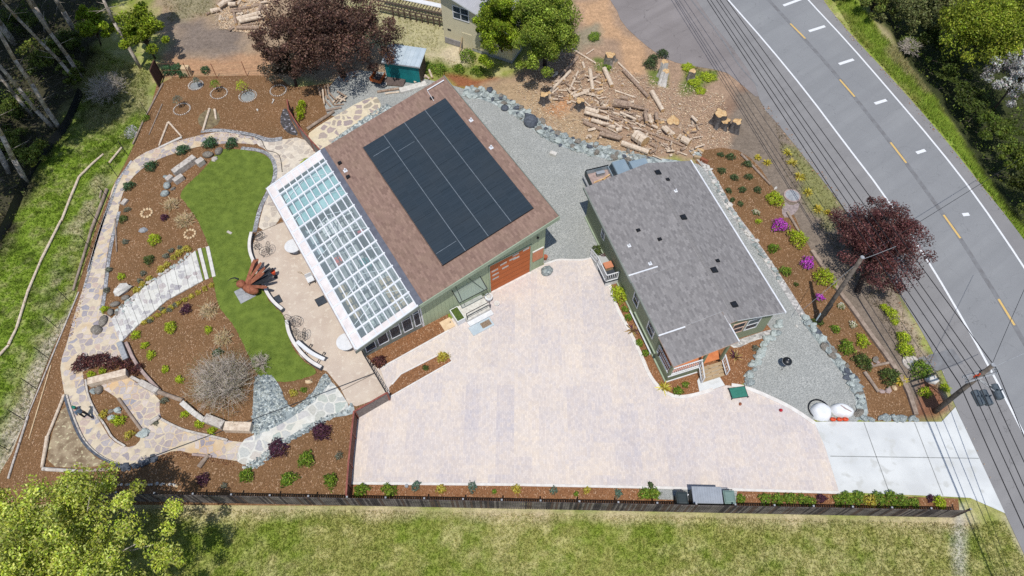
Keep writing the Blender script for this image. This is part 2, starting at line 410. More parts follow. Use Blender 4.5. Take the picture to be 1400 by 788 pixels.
M['greyroof'] = shingle_mat('grey_shingles', [A(170, 166, 164), A(106, 103, 104), A(140, 136, 134)], .3, .15, .35)
M['greyroof2'] = shingle_mat('pale_grey_shingles', [A(196, 196, 200), A(176, 176, 182), A(188, 186, 188)], .33, .15, .2)
M['sage'] = mat('sage_green_siding', A(150, 165, 128), A(138, 154, 118), .8, .75, .05, .005)
M['sagetrim'] = mat('pale_sage_trim', A(170, 182, 158), A(158, 171, 146), 2., .7, 0)
M['olive'] = mat('olive_green_siding', A(134, 144, 116), A(122, 132, 104), .8, .75, .05, .005)
M['fascia'] = mat('grey_green_fascia', A(140, 146, 136), A(124, 130, 122), 2., .7, 0)
M['white'] = mat('white_paint', A(238, 238, 238), A(226, 227, 228), 3., .5, 0)
M['whitemetal'] = mat('white_metal', A(240, 241, 242), A(226, 228, 232), 2., .35, 0, spec=.5)
M['cream'] = mat('cream_siding', A(226, 216, 184), A(214, 204, 172), 1., .7, .05)
M['pinktrim'] = mat('peach_trim', A(228, 196, 176), A(214, 180, 160), 3., .7, 0)
M['doorwood'] = mat('orange_stained_wood', A(190, 102, 48), A(160, 78, 34), 2.2, .5, .1, .004)
M['orangepaint'] = mat('terracotta_panel', A(218, 148, 112), A(206, 134, 100), 2., .7, 0)
M['orangefloor'] = mat('orange_deck_boards', A(222, 140, 90), A(204, 122, 76), 3., .6, 0)
M['tan'] = mat('tan_boards', A(192, 168, 134), A(172, 148, 116), 3., .7, .1)
M['valley'] = mat('grey_flashing', A(122, 124, 134), A(106, 108, 118), 2., .5, 0, metal=.2)
M['dark'] = mat('dark_metal', A(52, 54, 58), A(38, 40, 44), 5., .5, 0)
M['black'] = mat('black_plastic', A(34, 36, 40), A(24, 26, 30), 5., .4, 0, spec=.5)
M['mat'] = mat('charcoal_rubber', A(72, 78, 86), A(60, 66, 74), 5., .8, 0)
M['rust'] = mat('rusty_steel', A(172, 108, 80), A(134, 80, 58), 5., .75, .2, .005, c3=A(166, 104, 78), s3=14)
M['redfence'] = mat('red_brown_steel', A(164, 98, 84), A(132, 74, 64), 4., .6, .1)
M['rustpanel'] = mat('rusty_fence_panel', A(132, 90, 76), A(104, 68, 58), 3., .8, .1)
M['rustdark'] = mat('dark_rust_panel', A(92, 66, 56), A(74, 52, 46), 3., .8, .1)
M['fencewood'] = mat('weathered_fence_wood', A(130, 120, 114), A(88, 80, 78), 1.4, .9, .3, .01, c3=A(142, 134, 126), s3=5)
M['rail'] = mat('fence_rail_wood', A(90, 82, 76), A(64, 58, 54), 3., .9, 0)
M['pale'] = mat('peeled_log_wood', A(236, 218, 196), A(200, 178, 156), 5., .85, .3, .01, c3=A(224, 206, 182), s3=9)
M['bark'] = mat('log_bark', A(186, 162, 142), A(138, 116, 100), 6., .95, .6, .03, c3=A(182, 162, 140), s3=9)
M['cut'] = mat('fresh_cut_wood', A(228, 196, 148), A(198, 156, 106), 6., .8, .2)
M['stump'] = mat('stump_bark', A(110, 106, 104), A(76, 72, 72), 7., .95, .7, .04)
M['stone'] = mat('pale_cut_stone', A(216, 208, 198), A(186, 176, 166), 3.5, .85, .5, .02, c3=A(158, 148, 142), s3=6)
M['whitestone'] = mat('white_stone', A(230, 226, 218), A(204, 198, 190), 4., .85, .5, .03)
M['timber'] = mat('grey_brown_timber', A(176, 158, 142), A(140, 122, 108), 3., .9, .4, .02)
M['bluerock'] = mat('blue_grey_rock', A(172, 180, 177), A(124, 133, 134), 3., .85, .7, .04, c3=A(210, 216, 210), s3=5)
M['bluerock2'] = mat('pale_blue_rock', A(204, 211, 206), A(160, 170, 166), 3., .85, .7, .04)
M['darkrock'] = mat('dark_slate_rock', A(104, 110, 120), A(74, 80, 90), 3., .8, .7, .04)
M['greyrock'] = mat('brown_grey_boulder', A(146, 138, 128), A(112, 106, 98), 3., .9, .5, .04, c3=A(170, 164, 152), s3=6)
M['tanrock'] = mat('tan_ring_stone', A(232, 206, 166), A(206, 176, 138), 4., .85, .3, .02)
M['teal'] = mat('teal_painted_wall', A(22, 128, 130), A(16, 108, 112), 1.2, .7, .05)
M['metalroof'] = mat('pale_metal_roof', A(214, 226, 232), A(196, 210, 218), 1.5, .4, 0, metal=.2)
M['green'] = mat('dark_green_mat', A(62, 132, 116), A(54, 120, 104), 6., .8, .1)
M['binlid'] = mat('grey_green_lid', A(126, 150, 142), A(110, 134, 128), 3., .45, 0, spec=.4)
M['bindark'] = mat('dark_bin_plastic', A(60, 70, 72), A(48, 56, 58), 3., .5, 0)
M['greybox'] = mat('grey_storage_plastic', A(166, 172, 180), A(154, 160, 168), 2., .6, .05)
M['tarp'] = mat('white_tarp', A(244, 244, 244), A(234, 236, 238), 2.5, .55, .15, .02)
M['orange'] = mat('orange_plastic', A(232, 92, 54), A(214, 76, 40), 3., .5, 0)
M['red'] = mat('red_ball', A(196, 30, 50), A(180, 22, 42), 3., .4, 0)
M['lid'] = mat('grey_dome', A(176, 178, 180), A(150, 152, 156), 5., .6, 0)
M['truckpaint'] = mat('silver_blue_paint', A(172, 190, 200), A(158, 178, 190), 1., .25, 0, metal=.3, spec=.6)
M['pole'] = mat('weathered_pole', A(126, 116, 106), A(92, 84, 78), 4., .9, .3, .01)
M['wire'] = mat('black_cable', A(40, 40, 44), None, 4., .5, 0)
M['transformer'] = mat('grey_blue_can', A(98, 108, 116), A(80, 90, 98), 4., .5, 0)
M['trunk'] = mat('grey_tree_bark', A(206, 194, 180), A(136, 124, 112), 3.5, .95, .6, .03)
M['darktrunk'] = mat('dark_tree_bark', A(86, 72, 64), A(60, 50, 46), 4., .95, .6, .03)
M['twig'] = mat('pale_twigs', A(216, 204, 190), A(176, 162, 150), 5., .9, 0)
M['darktwig'] = mat('dull_twigs', A(132, 120, 108), A(96, 86, 78), 5., .9, 0)
M['hose'] = mat('black_hose', A(64, 62, 62), None, 4., .5, 0)
M['deck'] = mat('old_dark_deck', A(112, 96, 84), A(78, 66, 58), 4., .9, .2)
M['skin'] = mat('skin', A(214, 168, 140), None, 4., .6, 0)
M['shirt'] = mat('grey_blue_shirt', A(124, 142, 158), A(98, 114, 132), 6., .9, 0)
M['trousers'] = mat('black_trousers', A(40, 42, 48), A(28, 30, 34), 6., .9, 0)
M['cap'] = mat('teal_cap', A(40, 130, 110), None, 6., .9, 0)
M['cobble'] = mat('rose_pebbles', A(190, 168, 160), A(160, 140, 134), 4., .9, .3)
M['soilgreen'] = mat('moss', A(96, 112, 50), A(70, 86, 40), 6., .9, .3)
M['stepstone'] = flag_mat('white_step_stone', A(230, 228, 220), [A(206, 204, 200), A(172, 168, 172), A(216, 212, 206), A(188, 178, 176)], 2.4, .45, .06, A(222, 218, 206))
M['orangestone'] = mat('interior_orange_blind', A(226, 148, 60), A(206, 126, 44), 2., .6, 0)
def glass(name, tint, rough=.03, op=.35, body=(.05, .07, .08)):
    m, nt, b = newmat(name); b.inputs['Base Color'].default_value = c4(body); b.inputs['Roughness'].default_value = rough; b.inputs['Specular IOR Level'].default_value = .6
    t = nd(nt, 'ShaderNodeBsdfTransparent'); t.inputs[0].default_value = c4(tint); mx = nd(nt, 'ShaderNodeMixShader'); mx.inputs[0].default_value = op
    nt.links.new(t.outputs[0], mx.inputs[1]); nt.links.new(b.outputs[0], mx.inputs[2]); nt.links.new(mx.outputs[0], nt.nodes['Material Output'].inputs['Surface']); return m
M['glass'] = glass('greenhouse_glass', (.92, .98, .99), .08, .25, (.56, .66, .68))
M['winglass'] = glass('window_glass', (.6, .66, .7), .03, .55, (.08, .1, .12))
M['awning'] = glass('awning_glass', (.86, .92, .92), .05, .3, (.45, .5, .48))
def panelmat():
    m, nt, b = newmat('solar_panel'); b.inputs['Roughness'].default_value = .32; b.inputs['Specular IOR Level'].default_value = .5
    tc = nd(nt, 'ShaderNodeTexCoord'); t = nd(nt, 'ShaderNodeTexBrick'); t.offset = 0
    for k, v in (('Scale', 1.), ('Brick Width', .9), ('Row Height', .083), ('Mortar Size', .006)): t.inputs[k].default_value = v
    t.inputs['Color1'].default_value = c4(A(52, 63, 72)); t.inputs['Color2'].default_value = c4(A(43, 54, 62)); t.inputs['Mortar'].default_value = c4(A(64, 72, 79))
    nt.links.new(tc.outputs['Object'], t.inputs['Vector'])
    n = noise(nt, tc.outputs['Object'], .35, 3); nt.links.new(mixc(nt, ramp(nt, n, [(.35, (0, 0, 0)), (.7, (.5, .5, .5))]), t.outputs[0], A(62, 67, 70)), b.inputs['Base Color']); return m
M['panel'] = panelmat()
def siding(name, c, pitch=.4, axis='X', dk=.62):
    m, nt, b = newmat(name); b.inputs['Roughness'].default_value = .75
    tc = nd(nt, 'ShaderNodeTexCoord'); s = nd(nt, 'ShaderNodeSeparateXYZ'); nt.links.new(tc.outputs['Object'], s.inputs[0])
    if axis == 'Z': q = s.outputs[2]
    else: q = vmath(nt, 'ADD', s.outputs[0], s.outputs[1])
    f = vmath(nt, 'FRACT', vmath(nt, 'DIVIDE', q, pitch)); e = vmath(nt, 'LESS_THAN', f, .12)
    n = noise(nt, tc.outputs['Object'], 1.5, 4); base = ramp(nt, n, [(.3, tuple(x*.9 for x in c)), (.7, c)])
    nt.links.new(mixc(nt, e, base, tuple(x*dk for x in c)), b.inputs['Base Color']); return m
M['sageboards'] = siding('sage_board_and_batten', A(176, 188, 154), .3, dk=.72)
M['olivelap'] = siding('olive_lap_siding', A(146, 154, 124), .16, 'Z', .75)
M['creamlap'] = siding('cream_lap_siding', A(228, 218, 186), .17, 'Z', .82)
M['doorlines'] = siding('garage_door_panels', A(196, 104, 48), .55, 'Z', .6)

# ------------------------------------------------------------------ ground with painted soil, dirt, meadow and shade colours
def smask(pts, X, Y, soft=1., wob=.8, seed=3):
    P = [(p.x, p.y) for p in poly_w(pts)]
    d = sdist(P, X, Y)+(fbm(X*.6, Y*.6, seed)-.5)*2*wob
    return np.clip(d/soft+.5, 0, 1)
def ground_color(X, Y):
    """colour of the open ground at world X, Y, with wood and gully shade painted in"""
    n1 = fbm(X*.45, Y*.45, 11, 6)*.6+fbm(X*2.3, Y*2.3, 13, 3)*.4; n2 = fbm(X*1.5, Y*1.5, 23, 5); n3 = fbm(X*.16, Y*.16, 31, 4)
    def mix(c, c2, k): return c*(1-k[..., None])+np.array(c2)*k[..., None]
    green, olive, straw = A(138, 154, 62), A(166, 166, 94), A(194, 184, 134)
    c = np.tile(np.array(olive), X.shape+(1,)).astype(float)
    c = mix(c, green, np.clip((n1-.42)*4.5, 0, 1)); c = mix(c, straw, np.clip((n2*.55+n3*.45-.47)*3.5, 0, .6))
    def area(pts, cc, soft=1., wob=.8, seed=3, amt=1., mod=None):
        nonlocal c
        k = smask(pts, X, Y, soft, wob, seed)*amt
        if mod is not None: k = k*mod
        c = mix(c, cc, k)
    # straw strip below the fence
    area([(100, 688), (1330, 708), (1330, 722), (900, 712), (700, 708), (400, 700), (280, 712), (230, 700)], A(206, 190, 154), .9, .5, 4)
    area([(1305, 690), (1318, 690), (1322, 788), (1305, 788)], A(200, 196, 184), .5, .3, 5, .8)
    area([(1370, 705), (1420, 790), (1440, 790), (1385, 705)], A(190, 180, 160), .5, .3, 6, .8)
    # hillside on the left
    area([(-80, 280), (30, 290), (110, 130), (205, 100), (200, 170), (130, 300), (60, 480), (0, 660), (-80, 800)], A(132, 156, 56), 2, 1.5, 7)
    area([(30, 480), (95, 440), (110, 330), (150, 250), (130, 240), (90, 330), (40, 470), (0, 590), (0, 560)], A(186, 174, 148), 1.2, 1.2, 8, .75, np.clip((n2-.3)*4, 0, 1))
    area([(0, 600), (40, 500), (98, 418), (104, 425), (60, 530), (6, 660), (-10, 660)], A(206, 194, 176), .6, .6, 9, .9)
    area([(120, 100), (215, 95), (205, 150), (160, 180), (110, 190)], A(158, 150, 112), 2, 1.5, 10, .8)
    k_ = smask([(-80, 260), (30, 290), (110, 130), (205, 100), (200, 170), (130, 300), (60, 480), (0, 660), (-80, 800)], X, Y, 2, 1.5, 7)
    c = mix(c, A(176, 168, 124), k_*np.clip((n2*.5+fbm(X*3.1, Y*3.1, 88, 3)*.5-.53)*5, 0, .5)); c = mix(c, A(72, 90, 30), k_*np.clip((fbm(X*1.3, Y*1.3, 89, 4)-.58)*7, 0, .6))
    # wood floor, its canopy shade painted in as a dark ground colour
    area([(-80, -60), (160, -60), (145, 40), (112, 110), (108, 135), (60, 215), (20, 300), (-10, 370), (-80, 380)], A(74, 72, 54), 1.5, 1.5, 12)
    # dirt lot above the top bed
    area([(200, -60), (640, -60), (600, 60), (560, 120), (380, 110), (215, 108), (225, 60)], A(176, 152, 126), 1.5, 1.6, 13)
    area([(225, 78), (370, 70), (380, 108), (215, 108)], A(190, 150, 116), 1., 1., 14)
    area([(250, 30), (340, 34), (330, 75), (245, 72)], A(132, 120, 112), 2.2, 1.6, 15, .85)
    area([(215, -60), (300, -60), (290, 20), (230, 30)], A(158, 148, 118), 2, 1.5, 16)
    area([(470, 0), (600, 0), (640, 90), (560, 95), (500, 60)], A(186, 178, 138), 1.5, 1.5, 17)
    area([(550, 72), (660, 85), (640, 108), (580, 104)], A(128, 138, 66), 1., 1.2, 18, .8)
    area([(600, 62), (640, 70), (640, 84), (585, 84)], A(214, 198, 168), .8, 1., 19, .9)
    area([(600, 100), (680, 108), (700, 122), (625, 120)], A(160, 104, 72), .6, .5, 20)
    # log yard
    area([(690, 110), (770, 60), (790, -60), (900, -60), (1010, 60), (1120, 260), (1120, 300), (960, 215), (860, 215), (740, 175), (650, 125)], A(174, 146, 122), 1., 1., 21)
    area([(650, 115), (720, 110), (790, 150), (860, 205), (800, 200), (720, 160)], A(186, 160, 128), 1., 1., 22)
    area([(790, 5), (830, 0), (850, 40), (885, 65), (880, 105), (850, 100), (845, 60), (800, 40)], A(200, 162, 126), .8, .8, 23)
    area([(745, 150), (775, 135), (770, 165)], A(196, 148, 108), .8, .8, 24)
    area([(785, 40), (815, 35), (825, 60), (780, 75)], A(160, 148, 124), .8, .8, 25)
    area([(935, 88), (980, 98), (960, 130), (935, 125)], A(108, 128, 56), .6, .8, 26, .9)
    area([(812, 80), (840, 85), (835, 98), (815, 95)], A(106, 124, 54), .5, .5, 27, .9)
    area([(885, 95), (915, 95), (912, 118), (890, 115)], A(106, 124, 54), .5, .5, 28, .9)
    area([(1020, 110), (1060, 150), (1050, 200), (985, 150)], A(140, 112, 94), 1, 1, 29, .7)
    # verge west of the road
    area([(1000, 120), (1045, 130), (1092, 200), (1150, 275), (1230, 400), (1300, 560), (1250, 575), (1190, 470), (1110, 370), (1050, 270), (1000, 200)], A(140, 126, 112), .8, .6, 30)
    area([(1075, 200), (1092, 205), (1150, 278), (1130, 310), (1085, 240)], A(146, 146, 92), .8, .8, 31, .9)
    area([(1220, 400), (1242, 430), (1304, 556), (1294, 560), (1220, 430)], A(182, 164, 142), .5, .4, 32, .8)
    area([(1265, 510), (1300, 560), (1285, 577), (1240, 577)], A(150, 102, 76), .5, .5, 33, .9)
    # green bank east of the road
    area([(1100, -60), (1160, -60), (1200, 40), (1300, 150), (1420, 310), (1500, 420), (1420, 480), (1380, 310), (1300, 200), (1210, 96)], A(150, 168, 72), 1., 1.2, 34)
    area([(1200, 30), (1230, 60), (1280, 120), (1262, 126), (1215, 75)], A(176, 160, 130), .8, .8, 35, .8)
    area([(1160, -60), (1500, -60), (1500, 330), (1400, 300), (1300, 150), (1235, 70), (1190, 10)], A(66, 72, 42), 1.2, 1., 36)  # gully: its deep shade is painted into the dark ground colour
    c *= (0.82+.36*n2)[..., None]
    return np.clip(c, .004, .8)
GX0, GX1, GY0, GY1, GS = -60., 60., 4., 66., .2
nx = int((GX1-GX0)/GS)+1; ny = int((GY1-GY0)/GS)+1
gx = np.linspace(GX0, GX1, nx); gy = np.linspace(GY0, GY1, ny); XX, YY = np.meshgrid(gx, gy)
gully = smask([(1225, -60), (1700, -60), (1700, 420), (1500, 400), (1400, 290), (1290, 120), (1250, 60)], XX, YY, 4., .6, 40)
def ground_z(X, Y):
    g = smask([(1225, -60), (1700, -60), (1700, 420), (1500, 400), (1400, 290), (1290, 120), (1250, 60)], X, Y, 4., .6, 40)
    return -2.2*g
ZZ = -2.2*gully-.03
V = np.stack([XX.ravel(), YY.ravel(), ZZ.ravel()], 1)
me = bpy.data.meshes.new('ground')
ii = np.arange(nx*ny).reshape(ny, nx)
Fq = np.stack([ii[:-1, :-1], ii[:-1, 1:], ii[1:, 1:], ii[1:, :-1]], -1).reshape(-1, 4).astype(np.int32)
me.vertices.add(len(V)); me.vertices.foreach_set('co', V.astype(np.float32).ravel())
me.loops.add(Fq.size); me.loops.foreach_set('vertex_index', Fq.ravel()); me.polygons.add(len(Fq)); me.polygons.foreach_set('loop_start', np.arange(0, Fq.size, 4, dtype=np.int32))
try: me.polygons.foreach_set('loop_total', np.full(len(Fq), 4, np.int32))
except Exception: pass
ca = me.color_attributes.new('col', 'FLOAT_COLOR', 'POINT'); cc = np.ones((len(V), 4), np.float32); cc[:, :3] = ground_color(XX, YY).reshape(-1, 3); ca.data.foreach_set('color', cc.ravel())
me.materials.append(M['ground']); me.update(calc_edges=True); me.validate()
go = bpy.data.objects.new('ground', me); COL.objects.link(go); go['kind'] = 'structure'
far = mat('distant_land', A(92, 104, 58), A(70, 76, 44), .05, .95, .3, .2, obj=False)
mb = MB()
for a in ((-900, -60, -900, 900), (60, 900, -900, 900), (-60, 60, -900, 4), (-60, 60, 66, 900)): mb.quad([(a[0], a[2], -.03), (a[1], a[2], -.03), (a[1], a[3], -.03), (a[0], a[3], -.03)])
mb.build('terrain', far)['kind'] = 'structure'

# ------------------------------------------------------------------ surfaces
LAWN = [(300, 204), (317, 204), (350, 207), (366, 214), (374, 226), (373, 246), (363, 263), (352, 285), (345, 318), (341, 345), (346, 370), (362, 402), (372, 417), (388, 431), (392, 445), (396, 468), (411, 492), (436, 507), (425, 516), (383, 525), (352, 515), (340, 486), (327, 458), (315, 438), (299, 420), (294, 400), (289, 352), (282, 324), (269, 299), (254, 279), (243, 264), (279, 233)]
GARDEN = [(217, 106), (300, 104), (379, 103), (388, 112), (400, 120), (436, 116), (470, 112), (520, 118), (560, 125), (575, 140), (500, 300), (500, 480), (535, 545), (484, 560), (478, 660), (478, 686), (477, 691), (474, 692), (118, 690), (112, 690), (40, 690), (-40, 690), (8, 640), (40, 560), (70, 478), (98, 428), (110, 380), (128, 320), (150, 262), (176, 215), (205, 150)]
sheet('mulch_bed', GARDEN+[], 0.0, M['mulch'], 1)
sheet('south_mulch_bed', [(476, 662), (700, 664), (900, 668), (1150, 676), (1310, 682), (1312, 702), (900, 690), (476, 684)], 0.0, M['mulch2'], 0)
sheet('roadside_mulch_bed', [(945, 208), (1000, 200), (1035, 222), (1060, 262), (1085, 290), (1100, 330), (1140, 385), (1180, 440), (1215, 490), (1240, 530), (1255, 576), (1175, 576), (1170, 540), (1140, 485), (1076, 425), (1036, 350), (995, 290), (960, 240)], 0.0, M['mulch'], 1)
GRAV = [(440, 132), (470, 95), (540, 100), (600, 112), (636, 122), (690, 140), (740, 185), (800, 212), (880, 222), (930, 235), (900, 330), (820, 360), (780, 360), (700, 360), (500, 200), (520, 150), (450, 165)]
sheet('gravel_yard', GRAV, 0.006, M['gravel'], 1)
sheet('gravel_pad', [(930, 222), (962, 225), (985, 262), (1015, 305), (1040, 340), (1062, 372), (1090, 415), (1120, 455), (1150, 492), (1180, 530), (1190, 577), (1113, 577), (1080, 562), (1020, 534), (1016, 520), (1050, 465), (1040, 440)], 0.006, M['gravel'], 1)
sheet('house_mulch_bed', [(985, 530), (1018, 528), (1030, 500), (1052, 470), (1058, 455), (1045, 440), (960, 440), (900, 400), (850, 380), (832, 388), (845, 430), (870, 480), (895, 525), (930, 545), (950, 545)], 0.010, M['mulch2'], 1)
PAV = [(478, 660), (482, 610), (486, 568), (532, 546), (510, 500), (560, 470), (612, 440), (671, 398), (724, 371), (744, 362), (752, 359), (764, 355), (780, 356), (800, 356), (812, 352), (826, 356), (832, 385), (842, 420), (862, 455), (878, 490), (888, 515), (902, 532), (922, 544), (945, 542), (975, 533), (993, 527), (1020, 531), (1060, 547), (1085, 560), (1108, 577), (1114, 577), (1128, 612), (1148, 673), (900, 666), (700, 662)]
sheet('paver_driveway', PAV, 0.014, M['paver'], 0)
sheet('concrete_driveway', [(1113, 577), (1287, 577), (1306, 557), (1374, 702), (1326, 681), (1290, 679), (1147, 673), (1128, 612)], 0.018, M['concrete'], 0)
for n, pts in (('driveway_joint', [(1135, 624), (1338, 627)]), ('driveway_joint', [(1181, 578), (1216, 675)]), ('driveway_joint', [(1250, 578), (1289, 678)])):
    strip(n, pts, .05, 0, .023, M['joint'], 0)
strip('driveway_kerb', [(478, 661), (700, 663), (900, 667), (1148, 674)], .16, 0, .06, M['kerb'], 0)
strip('driveway_kerb', [(744, 362), (752, 359), (764, 355), (780, 356), (800, 356), (814, 351)], .14, 0, .05, M['kerb'], 1)
strip('driveway_kerb', [(828, 376), (834, 392), (842, 420), (862, 455), (878, 490), (888, 515), (902, 532), (922, 544), (945, 542), (975, 533)], .24, 0, .07, M['kerb'], 2)
strip('driveway_kerb', [(1000, 527), (1020, 530), (1060, 547), (1085, 560), (1113, 579)], .26, 0, .07, M['kerb'], 2)
# garden surfaces
sheet('patio', [(352, 318), (385, 305), (440, 290), (540, 480), (512, 484), (522, 510), (532, 540), (487, 556), (476, 552), (465, 530), (447, 508), (436, 504), (411, 488), (398, 462), (392, 440), (384, 424), (366, 405), (344, 365), (342, 345)], 0.02, M['patio'], 0)
strip('patio_joint', [(462, 537), (512, 511)], .05, 0, .026, M['pjoint'], 0)
strip('patio_joint', [(352, 319), (386, 304)], .05, 0, .026, M['pjoint'], 0)
sheet('flagstone_patio', [(385, 192), (412, 187), (430, 205), (446, 212), (430, 232), (405, 232), (402, 245), (392, 262), (384, 306), (352, 318), (358, 290), (368, 262), (378, 240), (378, 222), (366, 206), (350, 198), (352, 190)], 0.02, M['patioflag'], 1)
sheet('north_flagstone_path', [(418, 186), (436, 172), (460, 158), (490, 140), (514, 131), (520, 140), (522, 150), (500, 172), (470, 195), (446, 215), (430, 205)], 0.02, M['bigflag'], 1)
PATH = [(352, 190), (345, 184), (315, 180), (287, 182), (250, 191), (221, 200), (193, 211), (173, 228), (155, 253), (149, 276), (137, 309), (127, 342), (118, 378), (112, 400), (101, 433), (93, 466), (82, 498), (85, 520), (89, 542), (94, 562), (104, 588), (114, 608), (134, 626), (165, 637), (193, 634), (213, 625), (241, 615), (264, 621), (292, 626), (320, 630), (345, 634), (350, 606), (320, 604), (292, 599), (254, 589), (235, 580), (221, 573), (218, 562), (219, 543), (178, 519), (178, 513), (127, 528), (142, 532), (162, 546), (178, 562), (195, 588), (190, 608), (172, 613), (152, 602), (140, 582), (127, 560), (118, 540), (114, 517), (113, 506), (150, 496), (174, 492), (166, 472), (160, 445), (150, 432), (136, 428), (141, 400), (146, 352), (152, 322), (160, 301), (165, 271), (178, 246), (198, 228), (221, 216), (249, 207), (275, 200), (300, 197), (330, 196), (352, 199)]
sheet('flagstone_path', PATH, 0.026, M['path'], 1)
sheet('grey_flagstone_path', [(445, 519), (455, 523), (466, 537), (478, 555), (474, 561), (448, 571), (400, 594), (372, 612), (352, 632), (335, 637), (322, 630), (330, 603), (350, 594), (385, 578), (408, 563), (430, 545)], 0.03, M['whiteflag'], 1)
sheet('lawn', LAWN, 0.034, M['lawnbase'], 3, jit=.035)
for n, pts, w in (('gravel_edging', [(350, 186), (330, 182), (300, 178), (275, 180)], .35), ('gravel_edging', [(386, 190), (368, 193), (350, 187)], .45),
                  ('gravel_edging', [(330, 203), (352, 205), (368, 211), (377, 226), (376, 246), (366, 264), (355, 286), (348, 318)], .32),
                  ('gravel_edging', [(180, 220), (160, 250), (153, 276), (139, 309), (129, 342), (121, 378), (115, 395)], .16),
                  ('gravel_edging', [(163, 290), (155, 322), (149, 352), (144, 400), (139, 428)], .25),
                  ('gravel_edging', [(150, 276), (131, 335), (120, 372)], .14)):
    strip(n, pts, w, 0, .04, M['edging'], 2)
sheet('slate_bed', [(348, 515), (372, 513), (384, 530), (388, 545), (398, 560), (412, 552), (430, 535), (440, 514), (447, 510), (452, 522), (432, 545), (408, 565), (385, 580), (350, 596), (345, 590), (346, 550)], 0.036, M['slate'], 1)
sheet('slate_bed', [(440, 572), (476, 560), (480, 548), (486, 562), (480, 568), (450, 572), (400, 600), (372, 618), (352, 640), (330, 640), (352, 634), (372, 612), (400, 594)], 0.037, M['slate'], 1)
sheet('slate_bed', [(440, 212), (460, 188), (490, 168), (503, 158), (520, 158), (530, 142), (540, 150), (500, 190), (470, 205), (450, 220)], 0.037, M['slate'], 1)
# paver strip beds next to the garage
sheet('strip_mulch_bed', [(500, 487), (545, 460), (590, 436), (612, 425), (614, 451), (560, 481), (517, 505)], 0.022, M['mulch2'], 0)
sheet('strip_mulch_bed', [(533, 542), (532, 530), (548, 513), (609, 482), (617, 494), (560, 527)], 0.022, M['mulch2'], 0)
strip('bed_kerb', [(517, 506), (560, 482), (614, 452)], .12, 0, .07, M['kerb'], 0)
strip('bed_kerb', [(534, 543), (560, 528), (618, 495), (609, 481), (548, 512), (536, 526)], .1, 0, .07, M['kerb'], 0)
sheet('pebble_patch', [(994, 470), (1056, 449), (1066, 452), (1056, 460), (1030, 466), (1006, 478)], .016, M['pebble'], 1)
strip('door_sill', [(672, 399), (725, 372)], .3, 0, .05, M['kerb'], 0)

strip('riprap_bed', [(634, 124), (665, 130), (700, 146), (730, 168), (755, 188), (790, 200), (830, 210), (885, 222), (930, 228)], 1.25, 0, .012, M['slate'], 2)
strip('riprap_bed', [(945, 205), (965, 228), (980, 252), (1000, 290), (1022, 318), (1046, 352), (1068, 385), (1100, 436)], .5, 0, .013, M['pebble'], 2)
strip('riprap_bed', [(1100, 436), (1118, 458), (1136, 482), (1153, 503), (1166, 522), (1178, 545), (1178, 575)], .7, 0, .013, M['slate'], 2)
# ------------------------------------------------------------------ road
RL = [(940, -20), (965, 20), (1005, 70), (1030, 107), (1041, 145), (1062, 168), (1088, 200), (1144, 271), (1190, 340), (1228, 400), (1262, 455), (1291, 512), (1306, 557), (1374, 702), (1420, 800), (1450, 860)]
RR_ = [(1118, -20), (1124, 0), (1163, 47), (1209, 96), (1262, 155), (1300, 200), (1339, 250), (1381, 302), (1420, 355), (1480, 440), (1560, 560)]
RX = [(1000, -20), (1124, -20)]
def ext(a, b, d): # extend the road beyond the picture
    v = (W(*b)-W(*a)).normalized(); return W(*b)+v*d
def road_sheet(name, L, Rr, z, m):
    l = [W(*p) for p in smooth(L, 1, False)]; r = [W(*p) for p in smooth(Rr, 1, False)]
    l = [ext(L[1], L[0], 60)]+l+[ext(L[-2], L[-1], 60)]; r = [ext(Rr[1], Rr[0], 60)]+r+[ext(Rr[-2], Rr[-1], 60)]
    return sheetw(name, l+r[::-1], z, m)
road_sheet('road_shoulder', RL, RR_, -.006, M['shoulder'])
WL = [(978, -20), (995.5, 0), (1050, 62), (1104, 128), (1158, 200), (1205, 261), (1261, 345), (1295, 400), (1349.5, 496), (1400, 594), (1440, 672), (1500, 800)]
WR = [(1086, -22), (1104.6, 0), (1159, 58), (1212, 119), (1281, 200), (1334, 268), (1400, 365), (1460, 460), (1520, 565)]
road_sheet('road', WL, WR, -.002, M['asphalt'])
def line(name, pts, w, m, z=.006, it=1):
    return strip(name, pts, w, 0, z, m, it)
line('road_edge_line', WL, .16, M['paint']); line('road_edge_line', WR, .16, M['paint'])
CL = [(1028, -25), (1080.5, 32.5), (1124, 80), (1158, 120), (1217.5, 195), (1239, 223), (1290, 294), (1313, 326), (1365, 409), (1387, 445), (1430, 520)]
strip('road_centre_seam', CL, .35, 0, .004, M['seam'], 1)
for a, b in (((1080.5, 32.5), (1101, 53)), ((1148, 109), (1168.5, 132.5)), ((1217.5, 195), (1239, 223)), ((1290, 294), (1313, 326)), ((1365, 409), (1387, 445))):
    strip('road_centre_dash', [a, b], .17, 0, .009, M['yellow'], 0)
for a, b in (((1071, 8), (1098, -2)), ((1106, 43), (1128, 36)), ((1147, 88), (1167, 81.5)), ((1196, 142), (1212, 137)), ((1253, 209.5), (1265, 205.5)), ((1316, 294), (1325, 293))):
    strip('road_cross_bar', [a, b], .3, 0, .009, M['paint'], 0)
sheet('side_road', [(805, -40), (842, 10), (850, 32), (880, 60), (905, 78), (930, 88), (990, 97), (1005, 108), (1042, 140), (1030, 107), (1005, 70), (965, 20), (940, -40)], -.010, M['oldasphalt'], 1)
strip('road_tar_joint', [(945, 0), (985, 50), (1010, 90), (1036, 118)], .12, 0, 0.0, M['seam'], 1)
